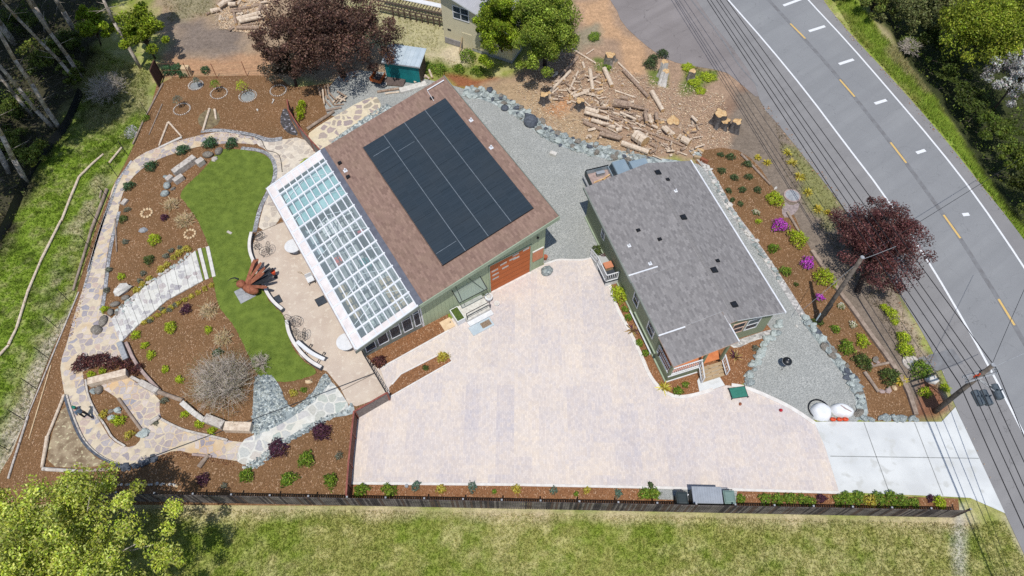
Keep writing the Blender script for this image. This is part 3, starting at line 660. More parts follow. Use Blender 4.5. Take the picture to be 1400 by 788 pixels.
strip('road_patch', [(1262, 500), (1310, 487)], 1.2, 0, .0035, M['seam'], 0)
# ================================================================== GARAGE WITH GREENHOUSE
GA = R(31.6)
gar = empty('garage', (-9.99, 20.71, 0), GA, 'large sage green garage under a brown shingle roof that carries the solar panels', 'garage')
gar.matrix_world = Matrix.Translation((-9.99, 20.71, 0)) @ Matrix.Rotation(GA, 4, 'Z')
def zb(x): return 6.0-(15.0-x)*.198          # brown slope
def zg(x): return 3.9-(4.4-x)*.31            # glass slope
D = 14.9
w = MB()
# front and back wall as sloped-top slabs, right wall
for y0, y1 in ((0, .15), (D-.15, D)):
    w.hexa([(4.55, y0), (14.46, y0), (14.46, y1), (4.55, y1)], 0, [zb(4.55)-.2, zb(14.46)-.2, zb(14.46)-.2, zb(4.55)-.2])
w.box(14.31, 14.46, .15, D-.15, 0, zb(14.4)-.2)
w.build('wall', M['sageboards'], gar)
w = MB(); w.box(4.4, 4.55, 0, D, 0, 3.6); w.build('wall', M['white'], gar)
r = MB(); y0, y1, xa, xb = -.55, 15.45, 4.35, 15.05; th = .16
L = math.hypot(xb-xa, zb(xb)-zb(xa))
r.quad([(xa, y0, zb(xa)), (xb, y0, zb(xb)), (xb, y1, zb(xb)), (xa, y1, zb(xa))], 0, [(0, 0), (0, L), (y1-y0, L), (y1-y0, 0)])
r.quad([(xa, y0, zb(xa)-th), (xa, y1, zb(xa)-th), (xb, y1, zb(xb)-th), (xb, y0, zb(xb)-th)], 1)
r.quad([(xa, y0, zb(xa)-th), (xb, y0, zb(xb)-th), (xb, y0, zb(xb)), (xa, y0, zb(xa))], 1)
r.quad([(xb, y0, zb(xb)-th), (xb, y1, zb(xb)-th), (xb, y1, zb(xb)), (xb, y0, zb(xb))], 1)
r.quad([(xb, y1, zb(xb)-th), (xa, y1, zb(xa)-th), (xa, y1, zb(xa)), (xb, y1, zb(xb))], 1)
roof = r.build('roof', [M['brownroof'], M['sagetrim']], gar)
f = MB(); f.hexa([(4.3, -.62), (15.1, -.62), (15.1, -.56), (4.3, -.56)], [zb(4.3)-.34, zb(15.1)-.34]*1+[zb(15.1)-.34, zb(4.3)-.34], [zb(4.3)+.012, zb(15.1)+.012, zb(15.1)+.012, zb(4.3)+.012])
f.build('fascia', M['sagetrim'], gar)
f = MB(); f.box(15.06, 15.12, -.56, 15.5, zb(15.1)-.2, zb(15.1)+.02); f.build('fascia', M['fascia'], gar)
f = MB(); f.hexa([(4.2, -.55), (4.62, -.55), (4.62, 15.45), (4.2, 15.45)], [3.7]*4, [zb(4.2)+.03, zb(4.62)+.02, zb(4.62)+.02, zb(4.2)+.03]); f.build('valley_flashing', M['valley'], gar)
# roof vents and pipes
def on_brown(name, x, y, fn, m):
    mb = MB(); fn(mb, x, y, zb(x)); return mb.build(name, m, gar)
for x, y in ((4.95, 13.3), (4.92, 11.75)):
    on_brown('roof_vent', x, y, lambda b, x, y, z: b.hexa([(x-.17, y-.15), (x+.17, y-.15), (x+.17, y+.15), (x-.17, y+.15)], z-.05, z+.14, 0, [(x-.12, y-.1), (x+.12, y-.1), (x+.12, y+.1), (x-.12, y+.1)]), M['black'])
for x, y in ((4.98, 12.4), (14.53, 10.3), (14.41, 7.2)):
    on_brown('vent_pipe', x, y, lambda b, x, y, z: (b.tube((x, y, z-.05), (x, y, z+.25), .06), b.box(x-.14, x+.14, y-.14, y+.14, z-.02, z+.04)), M['whitemetal'])
on_brown('conduit', 13.3, 15, lambda b, x, y, z: (b.tube((13.35, 15.0, zb(13.35)+.1), (14.83, 15.0, zb(14.83)+.1), .045), b.tube((13.35, 15.0, zb(13.35)+.05), (13.25, 13.75, zb(13.25)+.05), .02)), M['whitemetal'])
on_brown('junction_box', 13.25, 14.1, lambda b, x, y, z: (b.box(x-.14, x-.03, y-.1, y+.1, z, z+.12), b.box(x+.05, x+.16, y-.1, y+.1, z, z+.12)), M['black'])
# solar array: four columns of panels lying in the roof plane
sl = math.atan(.198)
arr = empty('solar_array', (0, 0, 0), 0, 'dark blue black solar panel array bolted on the brown shingle roof', 'solar panels')
arr.matrix_world = gar.matrix_world @ Matrix.Translation((6.93, 1.0, zb(6.93)+.10)) @ Matrix.Rotation(-sl, 4, 'Y')
cw = 1.79; bpy.context.view_layer.update()
for c in range(4):
    y = 0.; ln = 12.4; npan = 12; ph = ln/npan
    for k in range(npan):
        b = MB(); g = .004 if (c*5+k*3) % 4 else .012
        b.box(c*cw*1.016+.022, (c+1)*cw*1.016-.022, k*ph+g, (k+1)*ph-g, -.035, .0)
        b.build('solar_panel', M['panel'], arr)
b = MB()
for c in range(1, 4): b.box(c*cw*1.016-.024, c*cw*1.016+.024, .02, 12.38, -.05, -.012)
b.box(.3, 1.7, 11.1, 11.14, -.01, .004); b.box(2.0, 3.4, 10.3, 10.33, -.01, .003); b.box(.1, 1.7, 1.02, 1.05, -.01, .004)
b.build('mounting_rail', mat('aluminium_rail', A(150, 160, 168), None, 3, .4, 0, metal=.3), arr)
b = MB(); b.box(0, 7.25, -.02, 0.0, -.09, .0); b.box(-.02, 0, 0, 12.4, -.09, 0.); b.build('array_skirt', M['black'], arr)
# garage door and panels
b = MB(); b.box(9.93, 13.22, -.02, .02, .02, 3.35); gd = b.build('garage_door', M['doorlines'], gar)
b = MB()
for (x, z) in ((10.05, 2.45), (10.75, 2.75), (11.5, 2.75), (10.1, 1.95), (10.9, 2.2), (11.75, 3.1), (12.6, 3.1), (11.8, 2.65), (10.1, 1.45)):
    b.box(x, x+.52, -.035, -.022, z, z+.16)
b.build('door_window', mat('pale_slot_glass', A(206, 200, 192), None, 3, .3, 0), gd)
b = MB(); b.box(9.83, 9.93, -.05, .0, 0, 3.45); b.box(13.22, 13.32, -.05, .0, 0, 3.45); b.box(9.83, 13.32, -.05, .0, 3.36, 3.46); b.build('door_frame', M['sagetrim'], gar)
b = MB(); b.box(13.45, 14.33, -.06, -.0, 1.15, 2.35); b.build('wall_panel', M['orangepaint'], gar)
b = MB(); b.box(13.42, 14.36, -.08, -.0, 2.36, 2.42); b.build('panel_trim', M['kerb'], gar)
b = MB(); b.ball((13.75, -.12, 4.0), .1, .1, .1, 8, 5); b.build('camera_dome', M['black'], gar)
# greenhouse
gh = empty('greenhouse', (0, 0, 0), 0, 'lean-to greenhouse with white framed glass roof along the garage', 'greenhouse'); gh.matrix_world = gar.matrix_world
nr = 8; xs = [-.30+(4.30-(-.30))*k/8.5 for k in range(9)]
fr = MB()
def beam(x0, y0, x1, y1, wd, h0=.05, h1=.0):
    dx, dy = x1-x0, y1-y0; l = math.hypot(dx, dy); nx_, ny_ = -dy/l*wd/2, dx/l*wd/2
    P = [(x0+nx_, y0+ny_), (x0-nx_, y0-ny_), (x1-nx_, y1-ny_), (x1+nx_, y1+ny_)]
    fr.hexa(P, [zg(p[0])-.07-h1 for p in P], [zg(p[0])+h0 for p in P])
for k in range(9):
    x = .12+k*.515
    if x < 4.3: beam(x, -.5, x, 15.4, .08 if k else .12, .03)
for k in range(14):
    y = -.52+k*(15.9/13); beam(-.42, y, 4.25, y, .13, .055)
beam(-.45, -.5, -.45, 15.4, .12, .06); beam(4.16, -.5, 4.16, 15.4, .07, .03)
fr.build('roof_frame', M['whitemetal'], gh)
b = MB(); b.quad([(-.42, -.5, zg(-.42)-.01), (4.25, -.5, zg(4.25)-.01), (4.25, 15.4, zg(4.25)-.01), (-.42, 15.4, zg(-.42)-.01)]); b.build('roof_glass', M['glass'], gh)
b = MB()
b.hexa([(-.40, -.5), (.10, -.5), (.10, 15.4), (-.40, 15.4)], [zg(-.4)-.04, zg(.1)-.04, zg(.1)-.04, zg(-.4)-.04], [zg(-.4)+.012, zg(.1)+.012, zg(.1)+.012, zg(-.4)+.012])
b.hexa([(.12, -.5), (4.2, -.5), (4.2, -.05), (.12, -.05)], [zg(.12)-.04, zg(4.2)-.04, zg(4.2)-.04, zg(.12)-.04], [zg(.12)+.012, zg(4.2)+.012, zg(4.2)+.012, zg(.12)+.012])
b.hexa([(.12, 14.6), (4.2, 14.6), (4.2, 15.4), (.12, 15.4)], [zg(.12)-.04, zg(4.2)-.04, zg(4.2)-.04, zg(.12)-.04], [zg(.12)+.012, zg(4.2)+.012, zg(4.2)+.012, zg(.12)+.012])
b.build('eave_panels', mat('pale_eave_boards', A(240, 232, 228), A(228, 218, 214), 2, .6, 0), gh)
b = MB(); b.box(-.56, -.46, -.6, 15.5, zg(-.45)-.22, zg(-.45)+.0); b.build('gutter', mat('pinkish_grey_gutter', A(186, 172, 166), None, 2, .5, 0), gh)
b = MB()
for ya, yb in ((-.62, -.56), (15.44, 15.5)):
    b.hexa([(-.56, ya), (4.28, ya), (4.28, yb), (-.56, yb)], [zg(-.56)-.3, zg(4.28)-.3, zg(4.28)-.3, zg(-.56)-.3], [zg(-.56)+.0, zg(4.28)+.01, zg(4.28)+.01, zg(-.56)+.0])
b.build('fascia', M['fascia'], gh)
# greenhouse walls
b = MB()
for ya, yb in ((0., .1), (D-.1, D)):
    b.hexa([(0, ya), (4.4, ya), (4.4, yb), (0, yb)], 0, [.5]*4)
b.box(0, .1, .1, D-.1, 0, .6); b.hexa([(0, D-.1), (4.4, D-.1), (4.4, D), (0, D)], .5, [zg(0)-.2, zg(4.4)-.2, zg(4.4)-.2, zg(0)-.2])
for k in range(6):
    x = [0, .95, 1.9, 2.85, 3.75, 4.4][k]; x = min(x, 4.3); b.hexa([(x, 0), (x+.14, 0), (x+.14, .12), (x, .12)], .5, zg(x)-.12)
for k in range(9): y = .1+k*1.83; b.box(0, .1, y, y+.12, .6, zg(0)-.12)
b.build('wall', M['fascia'], gh)
for k in range(5):
    x0 = [.18, 1.13, 2.08, 3.03, 3.9][k]; x1 = [.9, 1.85, 2.8, 3.7, 4.34][k]; zt = zg(x0)-.18
    fm = MB(); fm.box(x0-.03, x0+.03, -.03, .05, .5, zt); fm.box(x1-.03, x1+.03, -.03, .05, .5, zt); fm.box(x0+.03, x1-.03, -.03, .05, .5, .56); fm.box(x0+.03, x1-.03, -.03, .05, zt-.06, zt)
    fm.box(x0+.03, x1-.03, -.03, .05, .5+(zt-.5)*.55, .55+(zt-.5)*.55)
    if k % 2: fm.box(x0+.03, x1-.03, -.028, .04, zt-.3, zt-.27)
    wn = fm.build('window', M['whitemetal'], gh)
    g = MB(); g.box(x0+.02, x1-.02, .0, .01, .52, zt); g.build('pane', M['winglass'], wn)
    g = MB(); g.box(x0+.03, x1-.03, .06, .09, .55, .55+(.5 if k in (0, 4) else .12)); g.build('blind', M['orangestone'] if k in (0, 4) else M['teal'] if k == 2 else M['greybox'], wn)
for k in range(8):
    y = .22+k*1.83; g = MB(); g.box(.04, .05, y, y+1.71, .6, zg(0)-.15); g.build('pane', M['winglass'], gh)
b = MB(); b.box(.1, 4.4, .1, D-.1, .02, .06); b.build('floor_slab', mat('greenhouse_floor', A(196, 198, 196), A(132, 136, 138), .9, .9, .1), gh)
b = MB(); b.hexa([(.3, 10.9), (4.2, 10.9), (4.2, 14.6), (.3, 14.6)], [zg(.3)-.35, zg(4.2)-.35, zg(4.2)-.35, zg(.3)-.35], [zg(.3)-.34, zg(4.2)-.34, zg(4.2)-.34, zg(.3)-.34]); b.build('shade_cloth', mat('pale_teal_shade_cloth', A(176, 214, 214), A(120, 176, 178), .9, .8, .1), gh)
# the far end of the white ceiling baffles seen as pinkish panes
b = MB()
for x0, y0, x1, y1, z in ((.7, 7.2, 2.1, 7.3, 1.9), (1.5, 4.1, 1.6, 6.4, 2.2), (2.8, 1.2, 4.2, 1.3, 2.4), (2.2, 9, 2.3, 11.5, 2.4)): b.tube((x0, y0, z-.5), (x1+.6, y1, z+.3), .03)
for k in range(7): b.tube((.12, 1.2+k*2.05, zg(0)-.2), (2.2, 1.9+k*2.05, zg(2.2)-.25), .025); b.tube((2.3, 2.2+k*2.0, zg(2.3)-.25), (4.3, 1.2+k*2.0, zg(4.3)-.3), .025)
b.build('brace', M['whitemetal'], gh)
GM = gar.matrix_world.copy()
def gthing(name, label, cat, x, y, group=None, rz=0.):
    t = empty(name, (0, 0, 0), 0, label, cat, group); t.matrix_world = GM @ Matrix.Translation((x, y, .06)) @ Matrix.Rotation(rz, 4, 'Z'); return t
def gtable(x, y, lx, ly, h, m, label, rz=0.):
    t = gthing('potting_bench', label, 'bench', x, y, None, rz); b = MB(); b.box(-lx/2, lx/2, -ly/2, ly/2, h-.05, h); b.build('bench_top', m, t)
    for a in (-1, 1):
        for c in (-1, 1): b = MB(); b.box(a*(lx/2-.06)-.03, a*(lx/2-.06)+.03, c*(ly/2-.06)-.03, c*(ly/2-.06)+.03, 0, h-.05); b.build('leg', M['whitemetal'], t)
gtable(3.9, 12.6, .8, 3.0, .9, M['white'], 'long white bench against the garage wall at the north end of the greenhouse')
gtable(2.3, 10.9, 1.3, 1.6, .85, M['white'], 'wide white table inside the greenhouse below the teal panes')
gtable(.65, 10.2, .8, 2.6, .8, M['metalroof'], 'pale metal bench along the outer greenhouse glass')
gtable(3.8, 8.2, .9, 2.6, .9, M['dark'], 'charcoal workbench inside the greenhouse near the pink cushion')
gtable(.75, 4.0, .8, 3.2, .8, M['tan'], 'long tan slatted bench beside the outer greenhouse glass')
gtable(2.4, 5.3, 1.1, 1.9, .8, M['lid'], 'grey square topped table in the middle of the greenhouse')
gtable(3.7, 3.0, .9, 3.0, .9, M['tan'], 'brown wooden bench at the door end of the greenhouse')
for x, y, wx, wy, h, m, l in ((1.2, 12.9, .9, .8, .7, 'teal', 'teal storage tub beside the north greenhouse glass'), (2.6, 13.3, 1.1, .7, .8, 'teal', 'turquoise covered crate at the north end of the greenhouse'),
                              (1.6, 8.0, .5, .5, .5, 'orange', 'small orange crate on the greenhouse floor'), (4.0, 8.9, .5, .35, 1.15, 'red', 'pink red cushion in the greenhouse near the garage wall'),
                              (1.9, 2.0, 1.3, 1.0, .5, 'bluerock', 'blue grey covered tub at the south end of the greenhouse'), (3.2, 6.6, .6, .9, .6, 'teal', 'narrow teal tub in the middle of the greenhouse')):
    t = gthing('storage_tub', l, 'tub', x, y); b = MB(); b.hexa([(-wx/2*.9, -wy/2*.9), (wx/2*.9, -wy/2*.9), (wx/2*.9, wy/2*.9), (-wx/2*.9, wy/2*.9)], 0, h-.06, 0, [(-wx/2, -wy/2), (wx/2, -wy/2), (wx/2, wy/2), (-wx/2, wy/2)]); b.build('tub_body', M[m], t, bevel=.02)
    b = MB(); b.box(-wx/2-.02, wx/2+.02, -wy/2-.02, wy/2+.02, h-.06, h); b.build('lid', M[m], t, bevel=.02)
# glass entry canopy, steps, planter by the garage side door
t = gthing('entry_canopy', 'glass canopy on thin dark rods over the sage green side entry', 'canopy', 0, 0); 
b = MB(); b.quad([(6.95, -.95, 2.35), (9.15, -.95, 2.35), (9.15, -.02, 2.65), (6.95, -.02, 2.65)]); b.build('canopy_glass', M['awning'], t)
b = MB(); b.path([(6.95, -.02, 2.66), (6.95, -.97, 2.36), (9.15, -.97, 2.36), (9.15, -.02, 2.66)], .03); b.tube((8.9, -.9, 2.36), (8.2, -.02, 3.3), .02); b.tube((7.2, -.9, 2.36), (7.2, -.02, 3.3), .02); b.build('canopy_frame', M['dark'], t)
t = gthing('entry_landing', 'white entry landing with a dark handrail in front of the glass canopy', 'landing', 0, 0)
b = MB(); b.box(7.2, 9.15, -1.35, 0, -.06, .28); b.build('landing_slab', M['whitestone'], t, bevel=.02)
b = MB(); b.box(7.2, 9.15, -1.75, -1.36, -.06, .1); b.build('step', M['white'], t, bevel=.02)
b = MB(); b.path([(7.25, -1.3, .28), (7.25, -1.3, 1.15), (9.1, -1.3, 1.15), (9.1, -1.3, .28)], .03); b.tube((7.25, -1.3, .7), (9.1, -1.3, .7), .02); b.build('handrail', M['dark'], t)
t = gthing('white_urn', 'white urn planter standing at the right end of the entry landing', 'urn', 9.45, -.55); b = MB(); b.tube((0, 0, -.04), (0, 0, .35), .14, .27, 12); b.tube((0, 0, .35), (0, 0, .5), .29, .29, 12); b.build('bowl', M['white'], t); b = MB(); b.ball((0, 0, .52), .2, .2, .12, 8, 4, jit=.1); b.build('top_stone', M['whitestone'], t)
t = gthing('round_white_pot', 'small round white pot on the pavers right of the entry', 'pot', 9.75, -1.15); b = MB(); b.tube((0, 0, -.04), (0, 0, .16), .14, .2, 14); b.build('pot_body', M['white'], t, smooth=False); b = MB(); b.tube((0, 0, .16), (0, 0, .18), .17, .17, 14); b.build('pot_fill', M['whitestone'], t)
t = gthing('planter_box', 'white planter box filled with green plants left of the entry landing', 'planter', 6.85, -.62)
b = MB(); b.box(-.32, .32, -.6, .55, -.04, .5); b.build('box_side', M['white'], t); b = MB(); b.box(-.26, .26, -.54, .49, .5, .52); b.build('planting', M['soilgreen'], t); 
t = gthing('floor_vent_mat', 'pale blue grey step plate with a brown doormat in front of the entry', 'step plate', 7.9, -2.15)
b = MB(); b.box(-.85, .85, -.35, .38, -.04, .05); b.build('plate', M['metalroof'], t, bevel=.01); b = MB(); b.box(.0, .72, -.22, .22, .052, .07); b.build('doormat', mat('brown_coir', A(160, 140, 120), A(130, 110, 92), 12, .95, .4), t)
t = gthing('stone_slab', 'cream square stone slab on mulch beside the white planter', 'slab', 5.95, -.72); b = MB(); b.box(-.42, .42, -.42, .4, -.04, .05); b.build('slab_top', mat('cream_stone', A(236, 208, 172), A(220, 190, 152), 3, .8, .1), t, bevel=.02); b = MB(); b.ball((.25, .0, .07), .06, .05, .05, 6, 4); b.build('pebble', M['stump'], t)
t = gthing('boulder', 'blue grey boulder at the right hand corner of the garage', 'boulder', 14.3, -.75); b = MB(); b.ball((0, 0, .2), .48, .4, .34, 9, 6, jit=.18); b.build('rock', M['bluerock'], t, bevel=.02)
t = gthing('brick_red_pot', 'small terracotta pot behind the garage corner', 'pot', 14.85, .35); b = MB(); b.tube((0, 0, -.05), (0, 0, .3), .13, .19, 10); b.build('pot_body', mat('terracotta', A(196, 110, 76), None, 4, .8, 0), t)

# ================================================================== HOUSE
HM = Matrix.Translation((5.33, 32.9, 0)) @ Matrix.Rotation(R(18.2), 4, 'Z')
hs = empty('house', (0, 0, 0), 0, 'single storey olive green house with a low grey shingle gable roof', 'house'); hs.matrix_world = HM
ZE, SLP, RX_ = 3.3, .2, 4.85
ZR = ZE+SLP*RX_; XR = 8.62
def zl(x): return ZE+SLP*x
def zr(x): return ZR-(x-RX_)*(ZR-ZE+.05)/(XR-RX_)
w = MB(); w.box(.3, .42, -12.9, -.35, 0, zl(.3)-.1); w.box(8.25, 8.37, -13.5, -.35, 0, zr(8.3)-.1)
for ya, yb, xa in ((-.47, -.35, .42), (-13.5, -13.38, 4.2)):
    w.hexa([(xa, ya), (RX_, ya), (RX_, yb), (xa, yb)], 0, [zl(xa)-.1, zl(RX_)-.1, zl(RX_)-.1, zl(xa)-.1]); w.hexa([(RX_, ya), (8.25, ya), (8.25, yb), (RX_, yb)], 0, [ZR-.1, zr(8.25)-.1, zr(8.25)-.1, ZR-.1])
w.box(.42, 4.2, -12.9, -12.78, 0, zl(.4)-.1); w.box(4.08, 4.2, -13.5, -12.9, 0, 3.6)
w.build('wall', M['olivelap'], hs)
def roofplane(name, P, uv, m, th=.12):
    b = MB(); b.quad(P, 0, uv); Q = [(p[0], p[1], p[2]-th) for p in P]; b.quad(Q[::-1], 1)
    for k in range(4): j = (k+1) % 4; b.quad([Q[k], Q[j], P[j], P[k]], 1)
    return b.build(name, m, hs)
ms = [M['greyroof'], M['whitemetal']]
dl = .05
roofplane('roof', [(0, -8.7, zl(0)), (RX_, -8.7, ZR), (RX_, 0, ZR), (0, 0, zl(0))], [(0, 0), (0, 5), (8.7, 5), (8.7, 0)], ms)
roofplane('roof', [(.05, -13.0, zl(0)+.0), (RX_, -13.0, ZR-.0), (RX_, -8.71, ZR), (.05, -8.71, zl(0)-.0)], [(0, 0), (0, 5), (4.3, 5), (4.3, 0)], ms)
roofplane('roof', [(0.0, -15.25, zl(0)-.06), (4.28, -15.25, zl(4.28)-.06), (4.28, -13.01, zl(4.28)-.06), (0.0, -13.01, zl(0)-.06)], [(0, 0), (0, 4.4), (2.2, 4.4), (2.2, 0)], [M['greyroof'], M['pinktrim']])
roofplane('roof', [(4.281, -13.95, zl(4.28)), (RX_, -13.95, ZR), (RX_, -13.01, ZR), (4.281, -13.01, zl(4.28))], [(0, 0), (0, 1), (1, 1), (1, 0)], [M['greyroof'], M['pinktrim']])
roofplane('roof', [(RX_, -13.95, ZR), (XR, -13.95, zr(XR)), (XR, 0, zr(XR)), (RX_, 0, ZR)], [(0, 0), (0, -4), (14, -4), (14, 0)], ms)
b = MB()
for k in range(46):
    y = -.02-k*.303; b.hexa([(RX_-.13, y-.29), (RX_, y-.29), (RX_, y), (RX_-.13, y)], [zl(RX_-.13)+.004, ZR+.004, ZR+.004, zl(RX_-.13)+.004], [zl(RX_-.13)+.012+.008*(k % 2), ZR+.016+.008*(k % 2), ZR+.016, zl(RX_-.13)+.012])
    b.hexa([(RX_, y-.29), (RX_+.13, y-.29), (RX_+.13, y), (RX_, y)], [ZR+.004, zr(RX_+.13)+.004, zr(RX_+.13)+.004, ZR+.004], [ZR+.016+.008*(k % 2), zr(RX_+.13)+.012+.008*(k % 2), zr(RX_+.13)+.012, ZR+.016])
b.build('ridge_cap', M['greyroof'], hs)
b = MB(); b.hexa([(.0, -8.2), (2.0, -8.36), (2.0, -8.27), (.0, -8.11)], [zl(0), zl(2), zl(2), zl(0)], [zl(0)+.05, zl(2)+.05, zl(2)+.05, zl(0)+.05]); b.build('rake_trim', M['whitemetal'], hs)
b = MB(); b.hexa([(.0, -13.03), (1.75, -13.12), (1.75, -13.03), (.0, -12.94)], [zl(0), zl(1.75), zl(1.75), zl(0)], [zl(0)+.05, zl(1.75)+.05, zl(1.75)+.05, zl(0)+.05]); b.build('rake_trim', M['whitemetal'], hs)
b = MB(); b.hexa([(4.26, -15.27), (4.34, -15.27), (4.34, -13.3), (4.26, -13.3)], zl(4.3)-.2, zl(4.3)-.02); b.build('rake_trim', M['whitemetal'], hs)
b = MB(); b.box(XR, XR+.1, -14.0, .05, ZE-.2, ZE-.02); b.build('gutter', M['whitemetal'], hs)
b = MB(); b.box(-.1, 0, -8.75, .03, ZE-.16, ZE+.01); b.box(-.04, .05, -13.0, -8.76, ZE-.16, ZE+.0); b.build('gutter', M['fascia'], hs)
for x, y, k in ((5.25, -1.0, 'R'), (5.75, -1.75, 'r'), (5.2, -5.35, 'R'), (5.2, -10.0, 'R'), (5.9, -9.3, 'r'), (5.2, -12.8, 'R'), (2.0, -5.1, 'r'), (3.0, -6.4, 'r')):
    s = .24 if k == 'R' else .14; z = zl(x) if x < RX_ else zr(x); b = MB(); b.hexa([(x-s, y-s*.9), (x+s, y-s*.9), (x+s, y+s*.9), (x-s, y+s*.9)], z-.06, z+.05, 0); b.hexa([(x-s*.8, y-s*.7), (x+s*.8, y-s*.7), (x+s*.8, y+s*.7), (x-s*.8, y+s*.7)], z+.05, z+.14, 0, [(x-s*.65, y-s*.5), (x+s*.65, y-s*.5), (x+s*.65, y+s*.5), (x-s*.65, y+s*.5)])
    b.build('roof_vent', M['black'], hs)
for x, y in ((.95, -6.0), (1.65, -7.9), (5.85, -2.9)):
    z = zl(x) if x < RX_ else zr(x); b = MB(); b.box(x-.12, x+.12, y-.12, y+.12, z-.03, z+.03); b.tube((x, y, z), (x, y, z+.22), .05); b.build('vent_pipe', M['whitemetal'], hs)
def window(parent, x0, x1, z0, z1, axis, at_, trim=M['white'], out=-1):
    f = MB(); t = .08; d0, d1 = sorted((at_, at_+out*.05))
    bars = [(x0, x0+t, z0, z1), (x1-t, x1, z0, z1), (x0+t, x1-t, z0, z0+t), (x0+t, x1-t, z1-t, z1), (x0+t, x1-t, (z0+z1)/2-.03, (z0+z1)/2+.03)]
    for a, b_, c, d in bars:
        if axis == 'x': f.box(a, b_, d0, d1, c, d)
        else: f.box(d0, d1, a, b_, c, d)
    wn = f.build('window', trim, parent); g = MB(); e0, e1 = sorted((at_+out*.005, at_+out*.02))
    if axis == 'x': g.box(x0+t*.5, x1-t*.5, e0, e1, z0+t*.5, z1-t*.5)
    else: g.box(e0, e1, x0+t*.5, x1-t*.5, z0+t*.5, z1-t*.5)
    g.build('pane', M['winglass'], wn)
window(hs, 5.3, 6.3, 1.25, 2.65, 'x', -13.5, M['pinktrim']); window(hs, 6.42, 7.42, 1.2, 2.6, 'x', -13.5, M['white'])
window(hs, -3.7, -3.1, 1.3, 2.3, 'y', .3); window(hs, -9.75, -8.95, 1.3, 2.6, 'y', .3); window(hs, -12.25, -11.3, 1.3, 2.7, 'y', .3)
b = MB(); b.box(.2, .3, -14.95, -.3, .0, .12); b.box(.2, .3, -13.0, -9.6, .62, .68); b.build('base_trim', M['sagetrim'], hs)
b = MB(); b.tube((.12, -9.2, .32), (.12, -12.7, .32), .05); b.tube((.12, -12.7, .32), (.12, -12.7, .0), .05); b.build('drain_pipe', M['whitemetal'], hs)
# porch
b = MB(); b.box(.3, 2.62, -14.9, -14.78, 0, .85); b.box(.3, .42, -14.78, -12.9, 0, .85); b.build('porch_base', M['olive'], hs)
b = MB(); b.box(.42, 4.3, -14.78, -12.95, .80, .86); b.build('porch_floor', M['orangefloor'], hs)
b = MB(); b.box(.26, 2.66, -14.96, -14.9, .0, .1); b.box(.26, 2.66, -14.95, -14.9, .82, .92); b.build('base_trim', M['white'], hs)
for x, y in ((.3, -14.9), (2.62, -14.9), (4.1, -14.9), (.3, -12.98)): b = MB(); b.box(x, x+.16, y, y+.16, .86, zl(x)-.2); b.build('porch_post', M['olive'], hs)
def railing(pts, z0, h, name='porch_railing', parent=None, gap=.14, z1=None):
    b = MB()
    for (xa, ya), (xb, yb) in zip(pts[:-1], pts[1:]):
        l = math.hypot(xb-xa, yb-ya); n = max(2, int(l/gap)); zb_ = z0 if z1 is None else z1
        for t_ in (h, .1): b.tube((xa, ya, z0+t_), (xb, yb, zb_+t_), .045, None, 4)
        for k in range(n+1):
            u = k/n; b.tube((xa+(xb-xa)*u, ya+(yb-ya)*u, z0+(zb_-z0)*u+.08), (xa+(xb-xa)*u, ya+(yb-ya)*u, z0+(zb_-z0)*u+h), .055 if k in (0, n) else .026, None, 4)
    return b.build(name, M['white'], parent or hs)
railing([(.36, -12.95), (.36, -14.75)], .86, .95); railing([(.5, -14.84), (2.6, -14.84)], .86, .95)
railing([(2.56, -14.95), (2.5, -15.75)], .75, .9, 'stair_railing', z1=.1); railing([(4.25, -14.95), (4.32, -15.75)], .75, .9, 'stair_railing', z1=.1)
for k in range(4):
    b = MB(); b.box(2.6, 4.2, -14.92-.2*k-.22, -14.92-.2*k, .66-.17*k-.05, .66-.17*k); b.build('stair_tread', M['tan'], hs)
b = MB()
for x in (2.62, 3.4, 4.14): b.hexa([(x, -15.74), (x+.05, -15.74), (x+.05, -14.9), (x, -14.9)], 0, [.1, .1, .58, .58])
b.build('stair_stringer', M['tan'], hs)
b = MB(); b.box(2.7, 3.6, -12.96, -12.90, .86, 2.95); b.build('front_door', M['doorwood'], hs)
b = MB(); b.tube((.02, -13.6, 1.7), (.02, -13.6, 2.1), .09, .05, 8); b.tube((.02, -13.6, 1.9), (.3, -13.6, 2.0), .02); b.build('wall_lantern', M['black'], hs)
p = [HM @ Vector(q) for q in ((2.35, -15.0-.5, 0), (4.35, -15.9, 0), (4.5, -16.65, 0), (2.2, -16.55, 0), (1.55, -16.9, 0), (2.1, -14.85, 0), (2.45, -14.85, 0))]
sheet('porch_path', [(953, 521), (967, 500), (986, 498), (982, 513), (991, 527.5), (975, 533), (957, 541)], .05, M['concrete'], 0)
